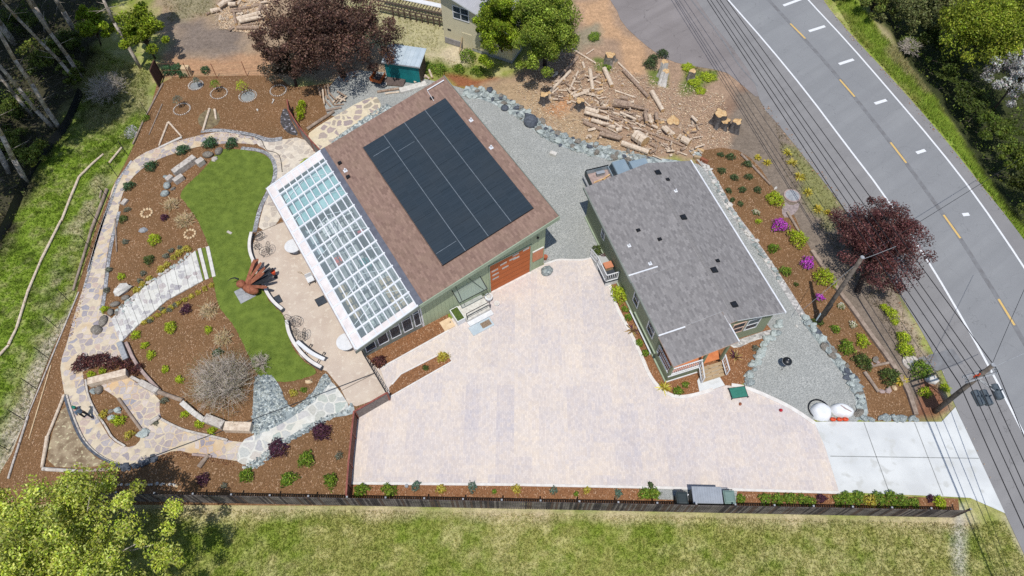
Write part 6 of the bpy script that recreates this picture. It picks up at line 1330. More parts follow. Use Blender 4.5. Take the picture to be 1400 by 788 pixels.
YL = [(320, 95, 170, 260, 20), (275, 180, 140, 320, 20), (325, 180, 270, 300, 14), (400, 175, 418, 305, 26), (490, 170, 538, 280, 32), (610, 175, 770, 350, 24), (580, 125, 715, 258, 12), (790, 315, 860, 435, 30), (560, 300, 690, 345, 10), (290, 38, 440, 130, 12), (425, 38, 375, 72, 9), (360, 505, 605, 610, 26), (370, 425, 455, 450, 34), (365, 455, 520, 500, 22), (410, 492, 560, 540, 26), (460, 590, 590, 625, 24), (600, 640, 770, 700, 34), (545, 405, 650, 420, 48), (430, 360, 520, 405, 10), (400, 415, 545, 425, 10), (640, 380, 755, 425, 16), (650, 410, 765, 440, 14), (660, 525, 1000, 655, 14), (590, 455, 690, 498, 16), (500, 470, 600, 535, 12), (745, 455, 755, 520, 26), (775, 465, 790, 515, 24), (815, 460, 820, 510, 22), (790, 525, 830, 540, 18), (855, 550, 890, 585, 22), (875, 535, 935, 585, 22), (1040, 480, 1075, 515, 18), (850, 640, 925, 680, 14), (275, 330, 345, 290, 14), (290, 345, 390, 310, 24), (160, 320, 200, 285, 14), (270, 300, 200, 298, 10), (430, 240, 470, 255, 12), (430, 295, 480, 290, 12), (365, 370, 410, 405, 10), (520, 450, 510, 510, 8), (600, 480, 640, 525, 9), (700, 500, 730, 480, 24), (560, 560, 600, 550, 30), (640, 360, 590, 350, 30), (560, 90, 535, 185, 12), (355, 125, 365, 165, 16), (540, 440, 640, 470, 14), (470, 430, 560, 470, 12), (560, 470, 640, 500, 14), (620, 440, 720, 470, 14), (680, 560, 760, 600, 16), (780, 640, 830, 665, 20), (500, 395, 560, 470, 10)]
SPEC = {0: 'long pale log leaning toward the dense green tree', 1: 'second long pale log beside the leaning one', 5: 'long brown log pointing down toward the middle of the log yard', 7: 'short thick pale log right of the long brown log', 4: 'short thick log below the orange topped stump', 11: 'long pale log nearest the rocks at the front of the pile', 16: 'thick pale log lying against the riprap', 22: 'longest thin dark log crossing the front of the pile', 17: 'wide split slab on top of the log pile', 3: 'upright pale log in the middle of the scattered branches'}
for i, (a, b_, c, d, w_) in enumerate(YL):
    s = 4.633; l = SPEC.get(i)
    log(a/s+720, b_/s+60, c/s+720, d/s+60, max(.1, w_/s/15.5), random.choice(['pale', 'pale', 'bark']), l or 'cut log in the loose pile between the riprap and the side road', None, 'log', 'log', 'cut logs in the log yard', z=None) if False else \
    log(a/s+720, b_/s+60, c/s+720, d/s+60, max(.1, w_/s/15.5), random.choice(['pale', 'pale', 'bark']), l or 'cut log in the loose pile between the riprap and the side road', max(.05, w_/s/31)+(.25 if 12 < i < 32 and i % 2 else 0), 'log', 'log', 'cut logs in the log yard')
for k in range(80):
    px, py = random.choice([(random.uniform(800, 880), random.uniform(148, 186)), (random.uniform(750, 820), random.uniform(100, 140)), (random.uniform(860, 950), random.uniform(160, 215))]); a = random.uniform(-.4, .9); l = random.uniform(6, 16)
    log(px, py, px+l*math.cos(a), py+l*math.sin(a), random.uniform(.08, .17), random.choice(['pale', 'pale', 'bark']), 'thin cut branch scattered in the log yard', random.uniform(.05, .3), 'cut_branch', 'branch', 'thin branches in the log yard', n=6)
for k in range(16):
    px, py = random.uniform(745, 990), random.uniform(100, 205)
    if px > 890 and py < 130: continue
    log(px, py, px+random.uniform(-1, 1), py+2.2, random.uniform(.16, .26), 'pale', 'short sawn round lying in the log yard', None, 'log_round', 'log', 'short rounds in the log yard')
log(867, 190, 881, 200, 1.0, 'pale', 'fat short log drum in front of the pile', .5); log(931, 193, 942, 199, .6, 'pale', 'fat stubby log at the right end of the pile', .3)
TL = [(660, -20, 400, 150, 70), (480, 15, 350, 70, 28), (290, 180, 420, 150, 60), (540, 110, 640, 110, 60), (585, 150, 630, 350, 40), (950, 80, 620, 150, 35), (1050, 60, 960, 75, 25), (960, 90, 930, 200, 40), (640, 290, 960, 205, 60), (680, 340, 990, 270, 50), (640, 400, 940, 400, 50), (400, 300, 415, 235, 30), (560, 190, 720, 190, 25), (640, 80, 700, 0, 30), (220, 210, 270, 185, 30), (430, 60, 560, -30, 30), (700, 360, 900, 330, 30), (720, -10, 640, 60, 20)]
SP2 = {0: 'thickest long log at the top of the pile beside the plum tree', 8: 'pale thick log pointing at the plum tree', 10: 'lowest grey log of the pile beside the plum tree', 4: 'crosswise log in the pile beside the plum tree'}
for i, (a, b_, c, d, w_) in enumerate(TL):
    s = 9.85; log(a/s+260, b_/s, c/s+260, d/s, w_/s/13.2, random.choice(['pale', 'bark']), SP2.get(i, 'cut log in the pile between the dirt lot and the plum tree'), w_/s/26+(.2 if i % 3 == 0 else 0), 'log', 'log', 'cut logs beside the plum tree')
FW = [(130, 400, 150, 520), (165, 400, 185, 510), (195, 400, 205, 480), (150, 500, 210, 570), (180, 480, 240, 560), (205, 470, 260, 530), (260, 540, 320, 480), (300, 540, 360, 490), (280, 460, 350, 500), (240, 560, 330, 550), (145, 430, 160, 560), (110, 420, 130, 500), (230, 540, 300, 470), (270, 500, 350, 530)]
for i, (a, b_, c, d) in enumerate(FW): s = 6.565; log(a/s+420, b_/s+60, c/s+420, d/s+60, .15, random.choice(['pale', 'bark']), 'split firewood stick in the heap beside the north flagstone path', .1+.15*(i % 3), 'firewood_stick', 'firewood', 'firewood heap by the north path')
log(420, 178.5, 457, 154, .28, 'timber', 'long weathered log edging the north flagstone path'); log(446, 153, 467, 148, .22, 'timber', 'short log end above the north flagstone path edge')
log(516, 127, 546, 122.5, .22, 'bark', 'brown pole lying on the gravel beside the garage roof'); log(527, 129, 546, 127, .16, 'pale', 'thin pale pole next to the brown one')
log(547, 126, 583, 116, .6, 'whitestone', 'wide cream board lying on gravel behind the garage', .05, 'board', 'board', sq=True)
for i, (a, b_, c, d) in enumerate([(1010, 270, 1020, 340), (1095, 250, 1125, 320), (1040, 255, 1050, 300), (1060, 300, 1100, 330), (1030, 310, 1080, 300), (960, 360, 1030, 345)]): s = 6.565; log(a/s+420, b_/s+60, c/s+420, d/s+60, .2, 'pale', 'offcut plank in the small heap right of the teal shed', .1+.1*(i % 2), 'offcut', 'plank', 'offcuts beside the teal shed')
for k in range(150):
    px, py = random.choice([(random.uniform(800, 885), random.uniform(140, 190)), (random.uniform(748, 830), random.uniform(100, 150)), (random.uniform(850, 960), random.uniform(160, 216)), (random.uniform(300, 372), random.uniform(2, 42))]); a = random.uniform(0, 3.14); l = random.uniform(.25, .8); w_ = random.uniform(.05, .13); b = MB()
    b.hexa([(-l/2, -w_), (l/2*random.uniform(.7, 1), -w_*.7), (l/2, w_*.6), (-l/2*.9, w_)], 0, [.1, .06, .14, .12], 0, [(-l/2*.9, -w_*.3), (l/2*.7, -w_*.2), (l/2*.95, w_*.4), (-l/2*.9, w_*.5)])
    o = b.build('split_wood', M[random.choice(['pale', 'cut', 'bark', 'pale'])]); o.location = W(px, py)+Vector((0, 0, random.uniform(0, .22))); o.rotation_euler = (random.uniform(-.3, .3), random.uniform(-.2, .2), a); up_ = py < 60
    tag(o, 'splintered split wood chunk '+('in the pile beside the plum tree' if px < 400 else 'scattered among the logs of the log yard'), 'wood chunk', 'split wood chunks '+('by the plum tree' if px < 400 else 'in the log yard'))
# stumps
def stump(px, py, r, h, label, m='stump', lean=(0, 0)):
    B = W(px, py); t = empty('tree_stump', B, 0, label, 'stump'); n = 18; ph = random.random()*6
    pr_ = [1+.16*math.sin(3*k*6.283/n+ph)+.1*math.sin(5*k*6.283/n+ph*2)+random.uniform(-.07, .07) for k in range(n)]; b = MB(); L = 5
    for j in range(L):
        u = j/(L-1); rr = r*(1.0+.4*(1-u)**3)
        for k in range(n): a = k*6.283/n; fl_ = 1+(.25*math.sin(4*a+ph)*(1-u)**2); q = rr*pr_[k]*fl_*random.uniform(.95, 1.05); b.v.append((lean[0]*u+q*math.cos(a), lean[1]*u+q*math.sin(a), -.05+(h+.05)*u+(random.uniform(-.04, .06) if j == L-1 else 0)))
    for j in range(L-1):
        for k in range(n): b.f.append((j*n+k, j*n+(k+1) % n, (j+1)*n+(k+1) % n, (j+1)*n+k)); b.m.append(0)
    b.build('stump_bark', M[m], t); c = MB(); c.v = [(lean[0], lean[1], h+.01)]+[(lean[0]+(x-lean[0])*.97, lean[1]+(y-lean[1])*.97, z-.005) for x, y, z in b.v[-n:]]
    for k in range(n): c.f.append((0, 1+k, 1+(k+1) % n)); c.m.append(0)
    c.build('cut_top', M['cut'], t)
stump(743, 140, .33, .9, 'dark bark stump with a pale cut top at the left of the log yard'); stump(792, 147, .35, .8, 'dark round stump behind the pale split wood'); stump(833, 85, .42, .8, 'stump with an orange cut top above the short thick log', 'greyrock')
stump(904, 104, .3, 1.6, 'tall pale grey stump between the dark green shrubs', 'whitestone'); stump(905, 115, .3, 1.2, 'shorter grey broken stump below the tall one', 'whitestone', (.2, .3)); stump(944, 108, .3, .9, 'pale grey stump on the green patch beside the side road', 'greyrock')
stump(981, 168, .52, 1.1, 'large leaning stump with bright orange cut top near the road', 'stump'); stump(989, 172, .4, .6, 'lower orange topped stump joined beside the large stump', 'stump'); stump(1003, 178, .36, .9, 'brown topped leaning stump right of the large one', 'stump', (.1, .1)); stump(920, 168, .55, .25, 'low rotted stump lying in the log yard', 'bark')
stump(750, 133, .2, .5, 'small pale stump beside the dark bark stump', 'pale')
# garden timbers and stones
TI = [(230, 169, 218, 200, .16, 'pale', 'pale pole on the left of the timber triangle in the top bed'), (231, 168, 249, 188, .16, 'pale', 'pale pole on the right of the timber triangle'), (249, 189, 218, 203, .18, 'whitestone', 'whitish pole at the base of the timber triangle'), (287, 150, 278, 180, .2, 'pale', 'long pale pole beside the dug patch in the top bed'), (294, 151, 296, 164, .2, 'pale', 'short pale pole beside the dug patch'),
      (222, 143, 204, 185, .1, 'timber', 'thin brown edging pole on the left of the top bed'), (89, 541, 66, 598, .2, 'pale', 'pale timber on the left side of the stony triangle'), (66, 598, 59, 640, .24, 'pale', 'second pale timber on the left side of the stony triangle'), (60, 642, 106, 645, .26, 'stone', 'pale timber along the bottom of the stony triangle'), (106, 645, 162, 642, .2, 'cobble', 'pink timber continuing the bottom edge toward the path'),
      (163, 546, 195, 590, .2, 'timber', 'weathered timber edging the oval bed'), (218, 537, 251, 549, .3, 'timber', 'grey brown sleeper between the two stone blocks'), (205, 581, 219, 571, .3, 'stone', 'pale timber step across the terrace path'), (273, 640, 286, 623, .28, 'timber', 'short loose timber in the bed below the path'), (264, 622, 290, 625, .18, 'cobble', 'thin pink timber edging the lower path'),
      (158, 300, 160, 345, .12, 'timber', 'thin timber edging inside the left path'), (1013, 212, 1053, 254, .2, 'timber', 'straight timber above the top of the roadside bed'), (1076, 291, 1092, 318, .2, 'timber', 'short timber beside the manhole in the roadside bed'), (1181, 510, 1200, 537, .25, 'timber', 'left timber of the square frame by the road'), (1185, 503, 1214, 497, .2, 'timber', 'upper timber of the square frame'),
      (139, 262, 137, 272, .15, 'timber', 'short post timber on the left path edge'), (147, 260, 125, 318, .24, 'timber', 'weathered log beside the left path, upper length'), (125, 318, 101, 398, .2, 'timber', 'weathered log beside the left path, lower length'), (223, 115, 197, 165, .14, 'timber', 'thin edging timber below the rusty panel'), (197, 165, 182, 198, .14, 'timber', 'thin edging timber above the upper path'),
      (108, 400, 84, 458, .1, 'stone', 'pale thin edging on the hillside, upper length'), (84, 458, 38, 570, .1, 'stone', 'pale thin edging on the hillside, lower length'), (70, 500, 40, 600, .08, 'tanrock', 'thin pink line edging the left mulch strip'), (39, 570, 12, 655, .14, 'stone', 'pale timber at the bottom left corner of the garden')]
for a in TI: log(a[0], a[1], a[2], a[3], a[4], a[5], a[6], None, 'timber_edging', 'timber', cut=a[5])
for a, b_ in (((0, 487), (13, 473)), ((13, 472), (24, 449)), ((24, 449), (39, 400)), ((39, 400), (57, 357)), ((57, 357), (84, 303)), ((85, 303), (99, 267)), ((99, 267), (109, 243)), ((109, 243), (126, 226)), ((126, 226), (142, 212)), ((150, 224), (167, 203))):
    i_ = ('first', 'second', 'third', 'fourth', 'fifth', 'sixth', 'seventh', 'eighth', 'ninth', 'tenth')[[487, 472, 449, 400, 357, 303, 267, 243, 226, 224].index(a[1])]
    log(a[0], a[1], b_[0], b_[1], .19, 'pale', i_+' log from the bottom in the log line across the green hillside', None, 'log', 'log', 'log line across the hillside')
QT = strip('retaining_timber', [(1109, 344), (1124, 366), (1144, 397), (1167, 427), (1182, 449), (1217, 496), (1238, 529), (1251, 568)], .28, 0, .22, M['timber'], 1, kind=None); tag(QT, 'long sunken timber retaining edge between the roadside bed and the verge', 'timber')
QT = strip('terrace_edging', [(89, 541), (95, 562), (105, 588), (115, 607), (134, 625), (160, 637), (170, 639)], .13, 0, .16, M['darkrock'], 2, kind=None); tag(QT, 'dark curved edging around the outside of the path loop', 'edging')
QT = strip('terrace_edging', [(92, 541), (98, 562), (108, 588), (118, 607), (137, 625), (160, 635)], .12, 0, .12, M['stone'], 2, kind=None); tag(QT, 'pale curved edging just inside the dark one on the path loop', 'edging')
QT = strip('terrace_edging', [(221, 574), (236, 582), (254, 590), (292, 598), (312, 603)], .14, 0, .16, M['stone'], 2, kind=None); tag(QT, 'thin pale edging above the lower path', 'edging')
QT = strip('terrace_edging', [(118, 520), (121, 542), (132, 565), (146, 584), (154, 600), (172, 611)], .12, 0, .14, M['stone'], 2, kind=None); tag(QT, 'pale edging around the oval bed', 'edging')
QT = strip('terrace_edging', [(174, 470), (186, 497), (203, 518), (220, 536)], .2, 0, .25, M['cobble'], 1, kind=None); tag(QT, 'pink stone edging below the steps, left of the middle bed', 'edging')
for a in ((125, 526, 177, 513, .5, 'pale', 'long pale hewn log bench under the dark red hedge', 'log_bench', 'bench', .4), (166, 471, 175, 494, .36, 'lid', 'grey stone slab bench beside the path junction', 'stone_bench', 'bench', .3), (194, 525, 218, 538, .4, 'stone', 'white stone block left of the grey brown sleeper', 'stone_block', 'stone block', .3),
          (181, 517, 194, 524, .2, 'stone', 'small pale block at the right end of the log bench', 'stone_block', 'stone block', .2), (251, 553, 266, 566, .34, 'whitestone', 'white block right of the grey brown sleeper', 'stone_block', 'stone block', .3), (266, 566, 281, 577, .32, 'whitestone', 'second white block right of the sleeper', 'stone_block', 'stone block', .28), (283, 574, 308, 584, .55, 'stone', 'wide pale stone block under the brushy shrub', 'stone_block', 'stone block', .32), (310, 586, 346, 587, .6, 'pale', 'thick pale log at the end of the stone edging', 'log_bench', 'log', .34),
          (240, 241, 269, 220, .5, 'stone', 'long white stone bench at the top of the lawn', 'stone_bench', 'bench', .45), (240, 252, 252, 244, .4, 'stone', 'short white stone block below the long stone bench', 'stone_block', 'stone block', .35), (271, 228, 280, 222, .5, 'stone', 'square white stone block at the right end of the stone bench', 'stone_block', 'stone block', .35), (230, 250, 237, 244, .4, 'stone', 'small white stone block left of the long bench', 'stone_block', 'stone block', .3), (168, 281, 174, 274, .35, 'stone', 'loose pale block in the upper bed', 'stone_block', 'stone block', .1), (311, 317, 317, 320, .2, 'stone', 'tiny pale block on the lawn', 'stone_block', 'stone block', .02), (752, 210, 761, 213, .35, 'whitestone', 'white rectangular block lying on the gravel yard', 'stone_block', 'block', .12)):
    log(a[0], a[1], a[2], a[3], a[4], a[5], a[6], a[9], a[7], a[8], sq=True)
# rings
def ring(px, py, r, label, m='whitestone', n=16, sr=.08, name='stone_ring'):
    O = W(px, py); b = MB()
    for k in range(n): a = 2*math.pi*k/n; b.ball((r*math.cos(a), r*math.sin(a), .05), sr*random.uniform(.8, 1.2), sr*.9, sr*.8, 7, 5, rot=Matrix.Rotation(a, 3, 'Z'), jit=.12)
    o = b.build(name, M[m]); o.location = O; tag(o, label, 'stone ring')
for px, py, r, l in ((268, 117, .62, 'pale stone ring around a dug planting hole beside the tan board'), (299.5, 128, .72, 'pale stone ring around a sapling, second from the left in the upper row'), (339, 132, .75, 'pale stone ring around the brightest sapling'), (380.5, 124.5, .7, 'pale stone ring nearest the red capped fence'), (249, 150, .7, 'pale stone ring lowest on the left of the top bed')):
    ring(px, py, r, l, 'stone', 26, .07)
    sheetw('planting_hole', [W(px, py)+Vector((r*.85*math.cos(a*.5236), r*.85*math.sin(a*.5236), 0)) for a in range(12)], .012, M['joint'] if px in (339, 268) else M['mulch'])
for px, py, l in ((201, 292, 'ring of cream stones in the upper bed'), (260, 320.5, 'ring of cream stones near the lawn edge')): ring(px, py, .4, l, 'tanrock', 11, .12)
for px, py, r, k, l in ((296, 119, .55, 'green', 'young green sapling in the second stone ring'), (333, 122, .7, 'bright', 'brightest yellow green sapling in the top bed'), (374, 112, .5, 'grey', 'thin grey green sapling near the plum tree'), (245, 140, .5, 'grey', 'grey green sapling in the lowest stone ring'), (270, 113, .35, 'grey', 'tiny sapling beside the tan board')):
    B = W(px+3, py+7); t = empty('sapling', B, 0, l, 'tree'); b = MB(); b.tube((0, 0, 0), (0, .1, 1.3), .025, .012, 6); b.build('trunk', M['darktrunk'], t); n = 260; p = ball_pts(n, r*.8, 1.2); p[:, 2] += .7; V, c = leafquads(p, .11, jcol(G_[k][0], n, .2, G_[k][1], .4)); npmesh('crown', V, None, c, M['leaf'], t)
log(253, 103, 263, 103, .5, 'tanrock', 'tan painted board standing behind the first stone ring', .8, 'sign_board', 'board', sq=True)
# garden steps
U = [(283, 338), (269, 342), (249, 361), (224, 377), (198, 394), (178, 408), (160, 430), (153, 438)]; Lw = [(293, 379), (279, 384), (254, 398), (228, 412), (206, 432), (190, 445), (176, 459), (166, 470)]
def at_(P, u):
    L = [0]
    for a, c in zip(P[:-1], P[1:]): L.append(L[-1]+math.hypot(c[0]-a[0], c[1]-a[1]))
    s_ = u*L[-1]; i = min(max(j for j in range(len(L)) if L[j] <= s_+1e-9), len(P)-2); f = (s_-L[i])/(L[i+1]-L[i]); return (P[i][0]+(P[i+1][0]-P[i][0])*f, P[i][1]+(P[i+1][1]-P[i][1])*f)
t = empty('garden_steps', (0, 0, 0), 0, 'broad white stone garden steps descending from the lawn to the path junction', 'steps')
N_ = 20
for k in range(N_):
    u0 = .10+.90*k/N_; u1 = .10+.90*(k+.985)/N_; P = [W(*at_(U, u0)), W(*at_(U, u1)), W(*at_(Lw, u1)), W(*at_(Lw, u0))]; z = .10+.035*(k % 2)
    b = MB(); b.hexa([p.to_2d() for p in P[::-1]], 0, z); b.build('step', M['stepstone'], t, bevel=.02)
for k, (a, c) in enumerate((((284, 338), (293, 379)), ((273, 340.5), (283.5, 382.5)))):
    log(a[0], a[1], c[0], c[1], .26, 'whitestone', ('white stone tread nearest the lawn', 'white stone tread between two grass strips')[k], .02, 'stepping_stone', 'step', sq=True)
sheet('grass_strip', [(276, 340), (281, 339), (290, 379), (286, 381)], .04, M['lawnbase'], 0); sheet('grass_strip', [(265, 346), (270, 343), (280, 383), (276, 386)], .04, M['lawnbase'], 0)
rockband([(190, 396), (215, 380), (240, 364), (262, 346)], 3, 26, .1, .17, ['bluerock2', 'stone'], 'small pale rock edging the top side of the garden steps', 'rocks edging the garden steps')
rockband([(160, 432), (170, 420), (182, 408)], 9, 16, .12, .22, ['bluerock2', 'greyrock'], 'grey cobble at the lower end of the garden steps', 'cobbles at the lower end of the steps')
QT = tag(sheet('stony_patch', [(89, 548), (98, 580), (110, 604), (128, 624), (150, 636), (110, 640), (64, 638), (68, 600)], .008, mat('stony_soil', A(178, 160, 132), A(128, 108, 86), 1.6, .95, .5, .04, obj=False, c3=A(206, 196, 160), s3=5), 1), kind='structure')
sheet('dug_patch', [(270, 160), (285, 148), (298, 152), (302, 168), (285, 178), (272, 172)], .009, mat('grey_dug_soil', A(146, 132, 100), A(110, 96, 74), 3, .95, .5, .04, obj=False), 1)
sheet('bed_lining', [(393, 150), (398, 166), (410, 186), (395, 184), (384, 172), (383, 160), (388, 148)], .012, mat('grey_bed_fabric', A(92, 88, 88), A(62, 60, 62), 4, .9, .2, obj=False, c3=A(190, 188, 200), s3=3.5), 1)
sheet('stone_patch', [(169, 176), (184, 169), (189, 178), (183, 190), (170, 190)], .002, M['edging'], 1)
sheet('fence_gravel', [(897, 668), (1008, 671), (1006, 686), (900, 683)], .009, M['gravel'], 0)
strip('grass_gap', [(1060, 258), (1100, 320)], .01, 0, .001, M['joint'], 0) if False else None

# ================================================================== PATIO THINGS
def lowwall(pts, label):
    t = empty('curved_low_wall', W(*pts[0]), 0, label, 'low wall'); O = t.location.copy()
    o = strip('wall_body', pts, .2, 0, .4, M['darkrock'], 2, t); o.location = -O; o = strip('wall_cap', pts, .22, .4, .46, M['kerb'], 2, t); o.location = -O  # dark body: the shadow on the inner face put into the wall colour
lowwall([(346, 322), (343, 336), (344, 350), (350, 364), (356, 374)], 'upper curved white capped wall between lawn and patio'); lowwall([(364, 396), (368, 406), (376, 417), (388, 427)], 'middle curved white capped wall beside the sculpture'); lowwall([(394, 442), (396, 456), (402, 470), (414, 487), (428, 499), (441, 506)], 'lower curved white capped wall between lawn and patio')
t = empty('curved_bench', W(428, 488), 0, 'loose curved white bench on dark cross legs beside the lower wall', 'bench'); O = t.location.copy()
o = strip('bench_seat', [(409, 471), (418, 479), (430, 488), (446, 495)], .3, .42, .5, M['white'], 2, t); o.location = -O
o = strip('bench_rim', [(411, 469), (420, 477), (432, 486), (448, 493.5)], .06, .42, .53, M['dark'], 2, t); o.location = -O
for a, c in (((427, 474), (418, 489)), ((445, 485), (435, 500))): b = MB(); a3, c3_ = W(*a)-O, W(*c)-O; b.tube(Vector((a3.x, a3.y, .4)), Vector((c3_.x, c3_.y, .4)), .03); b.tube(Vector((a3.x, a3.y, .4)), Vector((a3.x, a3.y, 0)), .025); b.tube(Vector((c3_.x, c3_.y, .4)), Vector((c3_.x, c3_.y, 0)), .025); b.build('leg_frame', M['dark'], t)
def wirechair(px, py, r, rz, label, tall=True):
    t = empty('wire_chair', W(px, py+3), rz, label, 'chair', 'round wire chairs on the patio'); b = MB(); b.ring((0, 0, .42), r, .016); b.ring((0, 0, .42), r*.5, .008)
    for k in range(8): a = k*.785; b.tube((0, 0, .40), (r*math.cos(a), r*math.sin(a), .42), .007, None, 4)
    b.build('seat', M['dark'], t)
    if tall:
        b = MB(); T_ = Matrix.Rotation(R(58), 3, 'Y'); c = Vector((-r*.9, 0, .42+r*.85)); b.ring(c, r, .016, tilt=T_); b.ring(c, r*.5, .008, tilt=T_)
        for k in range(8): a = k*.785; b.tube(c, c+T_ @ Vector((r*math.cos(a), r*math.sin(a), 0)), .007, None, 4)
        b.build('backrest', M['dark'], t)
    for k in range(4): a = .785+k*1.571; b = MB(); b.tube((r*.6*math.cos(a), r*.6*math.sin(a), .41), (r*.85*math.cos(a), r*.85*math.sin(a), 0), .015, None, 5); b.build('leg', M['dark'], t)
wirechair(354, 323, .42, 2.2, 'round wire chair topmost beside the upper curved wall'); wirechair(352.5, 337, .27, 0, 'small round wire stool between the two upper chairs', False); wirechair(364, 345, .4, 3.6, 'round wire chair beside the sculpture tail'); wirechair(406, 440, .42, .3, 'round wire chair at the top of the lower curved wall'); wirechair(403, 454, .27, 0, 'small round wire stool between the two lower chairs', False); wirechair(413, 461, .36, 3.4, 'round wire chair above the loose white bench')
def rtable(px, py, r, label):
    t = empty('round_table', W(px, py, 0), 0, label, 'table'); b = MB(); b.tube((0, 0, .7), (0, 0, .74), r, r, 36); b.build('tabletop', M['white'], t); b = MB(); b.tube((0, 0, .03), (0, 0, .7), .05, .05, 10); b.build('pedestal', M['whitemetal'], t); b = MB(); b.tube((0, 0, 0), (0, 0, .03), .25, .22, 16); b.build('base', M['whitemetal'], t)
rtable(404, 344, .62, 'round white table half under the upper greenhouse eave'); rtable(476, 474, .66, 'round white table half under the lower greenhouse eave')
for px, py, l in ((378, 411, 'charcoal square mat beside the middle curved wall'), (439, 412, 'charcoal square mat at the greenhouse eave')):
    t = empty('square_mat', W(px, py), R(33), l, 'mat'); b = MB(); b.box(-.33, .33, -.33, .33, .0, .05); b.build('mat_top', M['mat'], t, bevel=.01); b = MB(); b.box(-.36, .36, -.36, .36, .0, .03); b.build('mat_rim', M['dark'], t)
t = empty('garden_chair', W(426, 386), R(30), 'small white chair with dark seat at the middle of the greenhouse eave', 'chair'); b = MB(); b.box(-.25, .25, -.25, .25, .4, .45); b.build('seat', M['white'], t); b = MB(); b.box(-.25, .25, .2, .25, .45, .85); b.build('backrest', M['white'], t)
for a in (-.22, .22):
    for c in (-.22, .22): b = MB(); b.box(a-.02, a+.02, c-.02, c+.02, 0, .4); b.build('leg', M['dark'], t)
t = empty('driftwood', W(418, 378), 0, 'small piece of driftwood beside the white chair', 'driftwood'); b = MB(); branchy(b, Vector((0, 0, .05)), Vector((-.8, .5, .2)).normalized(), .35, .03, 2, 2, .5); b.build('branch', M['tan'], t)
t = empty('garden_hose', (0, 0, 0), 0, 'thin black hose curling over the flagstone patio', 'hose'); b = MB(); b.path([W(*p)+Vector((0, 0, .06)) for p in smooth([(330, 185), (350, 188), (358, 192), (361, 200), (365, 207), (378, 209), (384, 216), (386, 236)], 2, False)], .025, 5); b.build('hose_line', M['hose'], t)
wire(W(200, 627, .3), W(512, 510, .3), .1, .02, 'thin dark cable stretched over the grey flagstone path', 'ground_cable'); 
# sculpture: rusty bird with fan tail and long curved bill
O = W(338, 398); t = empty('bird_sculpture', O, 0, 'large rusty steel bird sculpture with fanned tail blades on the lawn edge', 'sculpture')
def wz(px, py, z): return W(px, py, z)-O
b = MB(); a_, c_ = wz(333, 392, .55), wz(352, 399, .6); m_ = (a_+c_)/2; ang = math.atan2(c_.y-a_.y, c_.x-a_.x); b.ball(m_, .66, .36, .38, 16, 10, rot=Matrix.Rotation(ang, 3, 'Z')); b.build('body', M['rust'], t, smooth=True)
b = MB(); b.ball(wz(329.5, 388.5, .8), .34, .31, .3, 14, 9); b.build('head', M['rust'], t, smooth=True)
b = MB(); pts = [wz(326, 382, 1.0), wz(321, 380, 1.0), wz(316, 381, .9), (wz(311, 384.5, .7))]
for i in range(3): b.tube(pts[i], pts[i+1], (.07, .05, .035)[i], (.05, .035, .01)[i], 7)
b.build('bill', M['dark'], t)
for k, (tx, ty, z) in enumerate(((348, 355, 1.6), (357, 359, 1.6), (368, 361, 1.25), (373.5, 367, 1.1), (362, 366, 1.7), (361, 373, 1.7), (372, 375, 1.1), (372, 382, 1.0), (365, 393, 1.3), (352, 354, 1.1))):
    a_ = wz(336+k*.6, 388+k*.4, .8); c_ = wz(tx, ty, z); d = (c_-a_).normalized(); n_2 = Vector((-d.y, d.x, 0)).normalized(); q = a_.lerp(c_, .8); w0, w1 = .09, .13
    b = MB(); th_ = Vector((0, 0, .03)); P = [a_-n_2*w0, q-n_2*w1, c_-n_2*w1*.6, c_+n_2*w1*.6, q+n_2*w1, a_+n_2*w0]; b.quad(P); b.quad([p-th_ for p in P][::-1])
    for i in range(6): j = (i+1) % 6; b.quad([P[i]-th_, P[j]-th_, P[j], P[i]])
    b.build('tail_blade', M['rust'] if k not in (2, 3, 6, 7) else M['dark'], t)  # dark blades: the shaded side of the tail put into their colour
b = MB()
for px, py in ((336, 396), (345, 399)): b.tube(wz(px, py, .5), wz(px, py+5, .02), .03, .03, 6)
b.build('leg', M['dark'], t)
t = empty('concrete_slab', W(336, 402), R(-55), 'pale square concrete slab under the rusty bird sculpture', 'slab'); b = MB(); b.box(-.62, .62, -.62, .55, 0, .07); b.build('slab_top', M['lid'], t, bevel=.01)
t = empty('orange_pot', W(377, 379), 0, 'orange pot hung on a dark stand at the tip of the bird tail', 'pot'); b = MB(); b.tube((0, 0, .45), (0, 0, .75), .12, .18, 12); b.build('pot_body', M['orange'], t); b = MB(); b.tube((0, 0, 0), (0, 0, .45), .025); b.tube((0, 0, 0), (0, 0, .03), .16, .16, 10); b.build('stand', M['dark'], t)

# ================================================================== GRAVEL PAD AND DRIVEWAY THINGS
t = empty('kettle_grill', W(1071, 501), 0, 'black kettle grill standing on the gravel pad', 'grill'); b = MB(); b.ball((0, 0, .75), .32, .32, .24, 20, 10); b.build('lid', M['black'], t, smooth=True); b = MB(); b.ring((0, 0, .75), .32, .015); b.tube((0, 0, .98), (0, 0, 1.03), .04); b.build('handle', M['lid'], t)
for k in range(3): a = k*2.094; b = MB(); b.tube((.2*math.cos(a), .2*math.sin(a), .6), (.34*math.cos(a), .34*math.sin(a), 0), .015, None, 5); b.build('leg', M['dark'], t)
t = empty('pet_cot', W(1008.5, 538), R(8), 'dark green raised cot with black feet on the pavers by the porch', 'cot'); b = MB(); b.box(-.52, .52, -.36, .34, .17, .2); b.build('cot_fabric', M['green'], t); b = MB()
for a in (-.54, .54): b.tube((a, -.38, .18), (a, .36, .18), .02)
for c in (-.38, .36): b.tube((-.54, c, .18), (.54, c, .18), .02)
b.build('cot_frame', M['dark'], t)
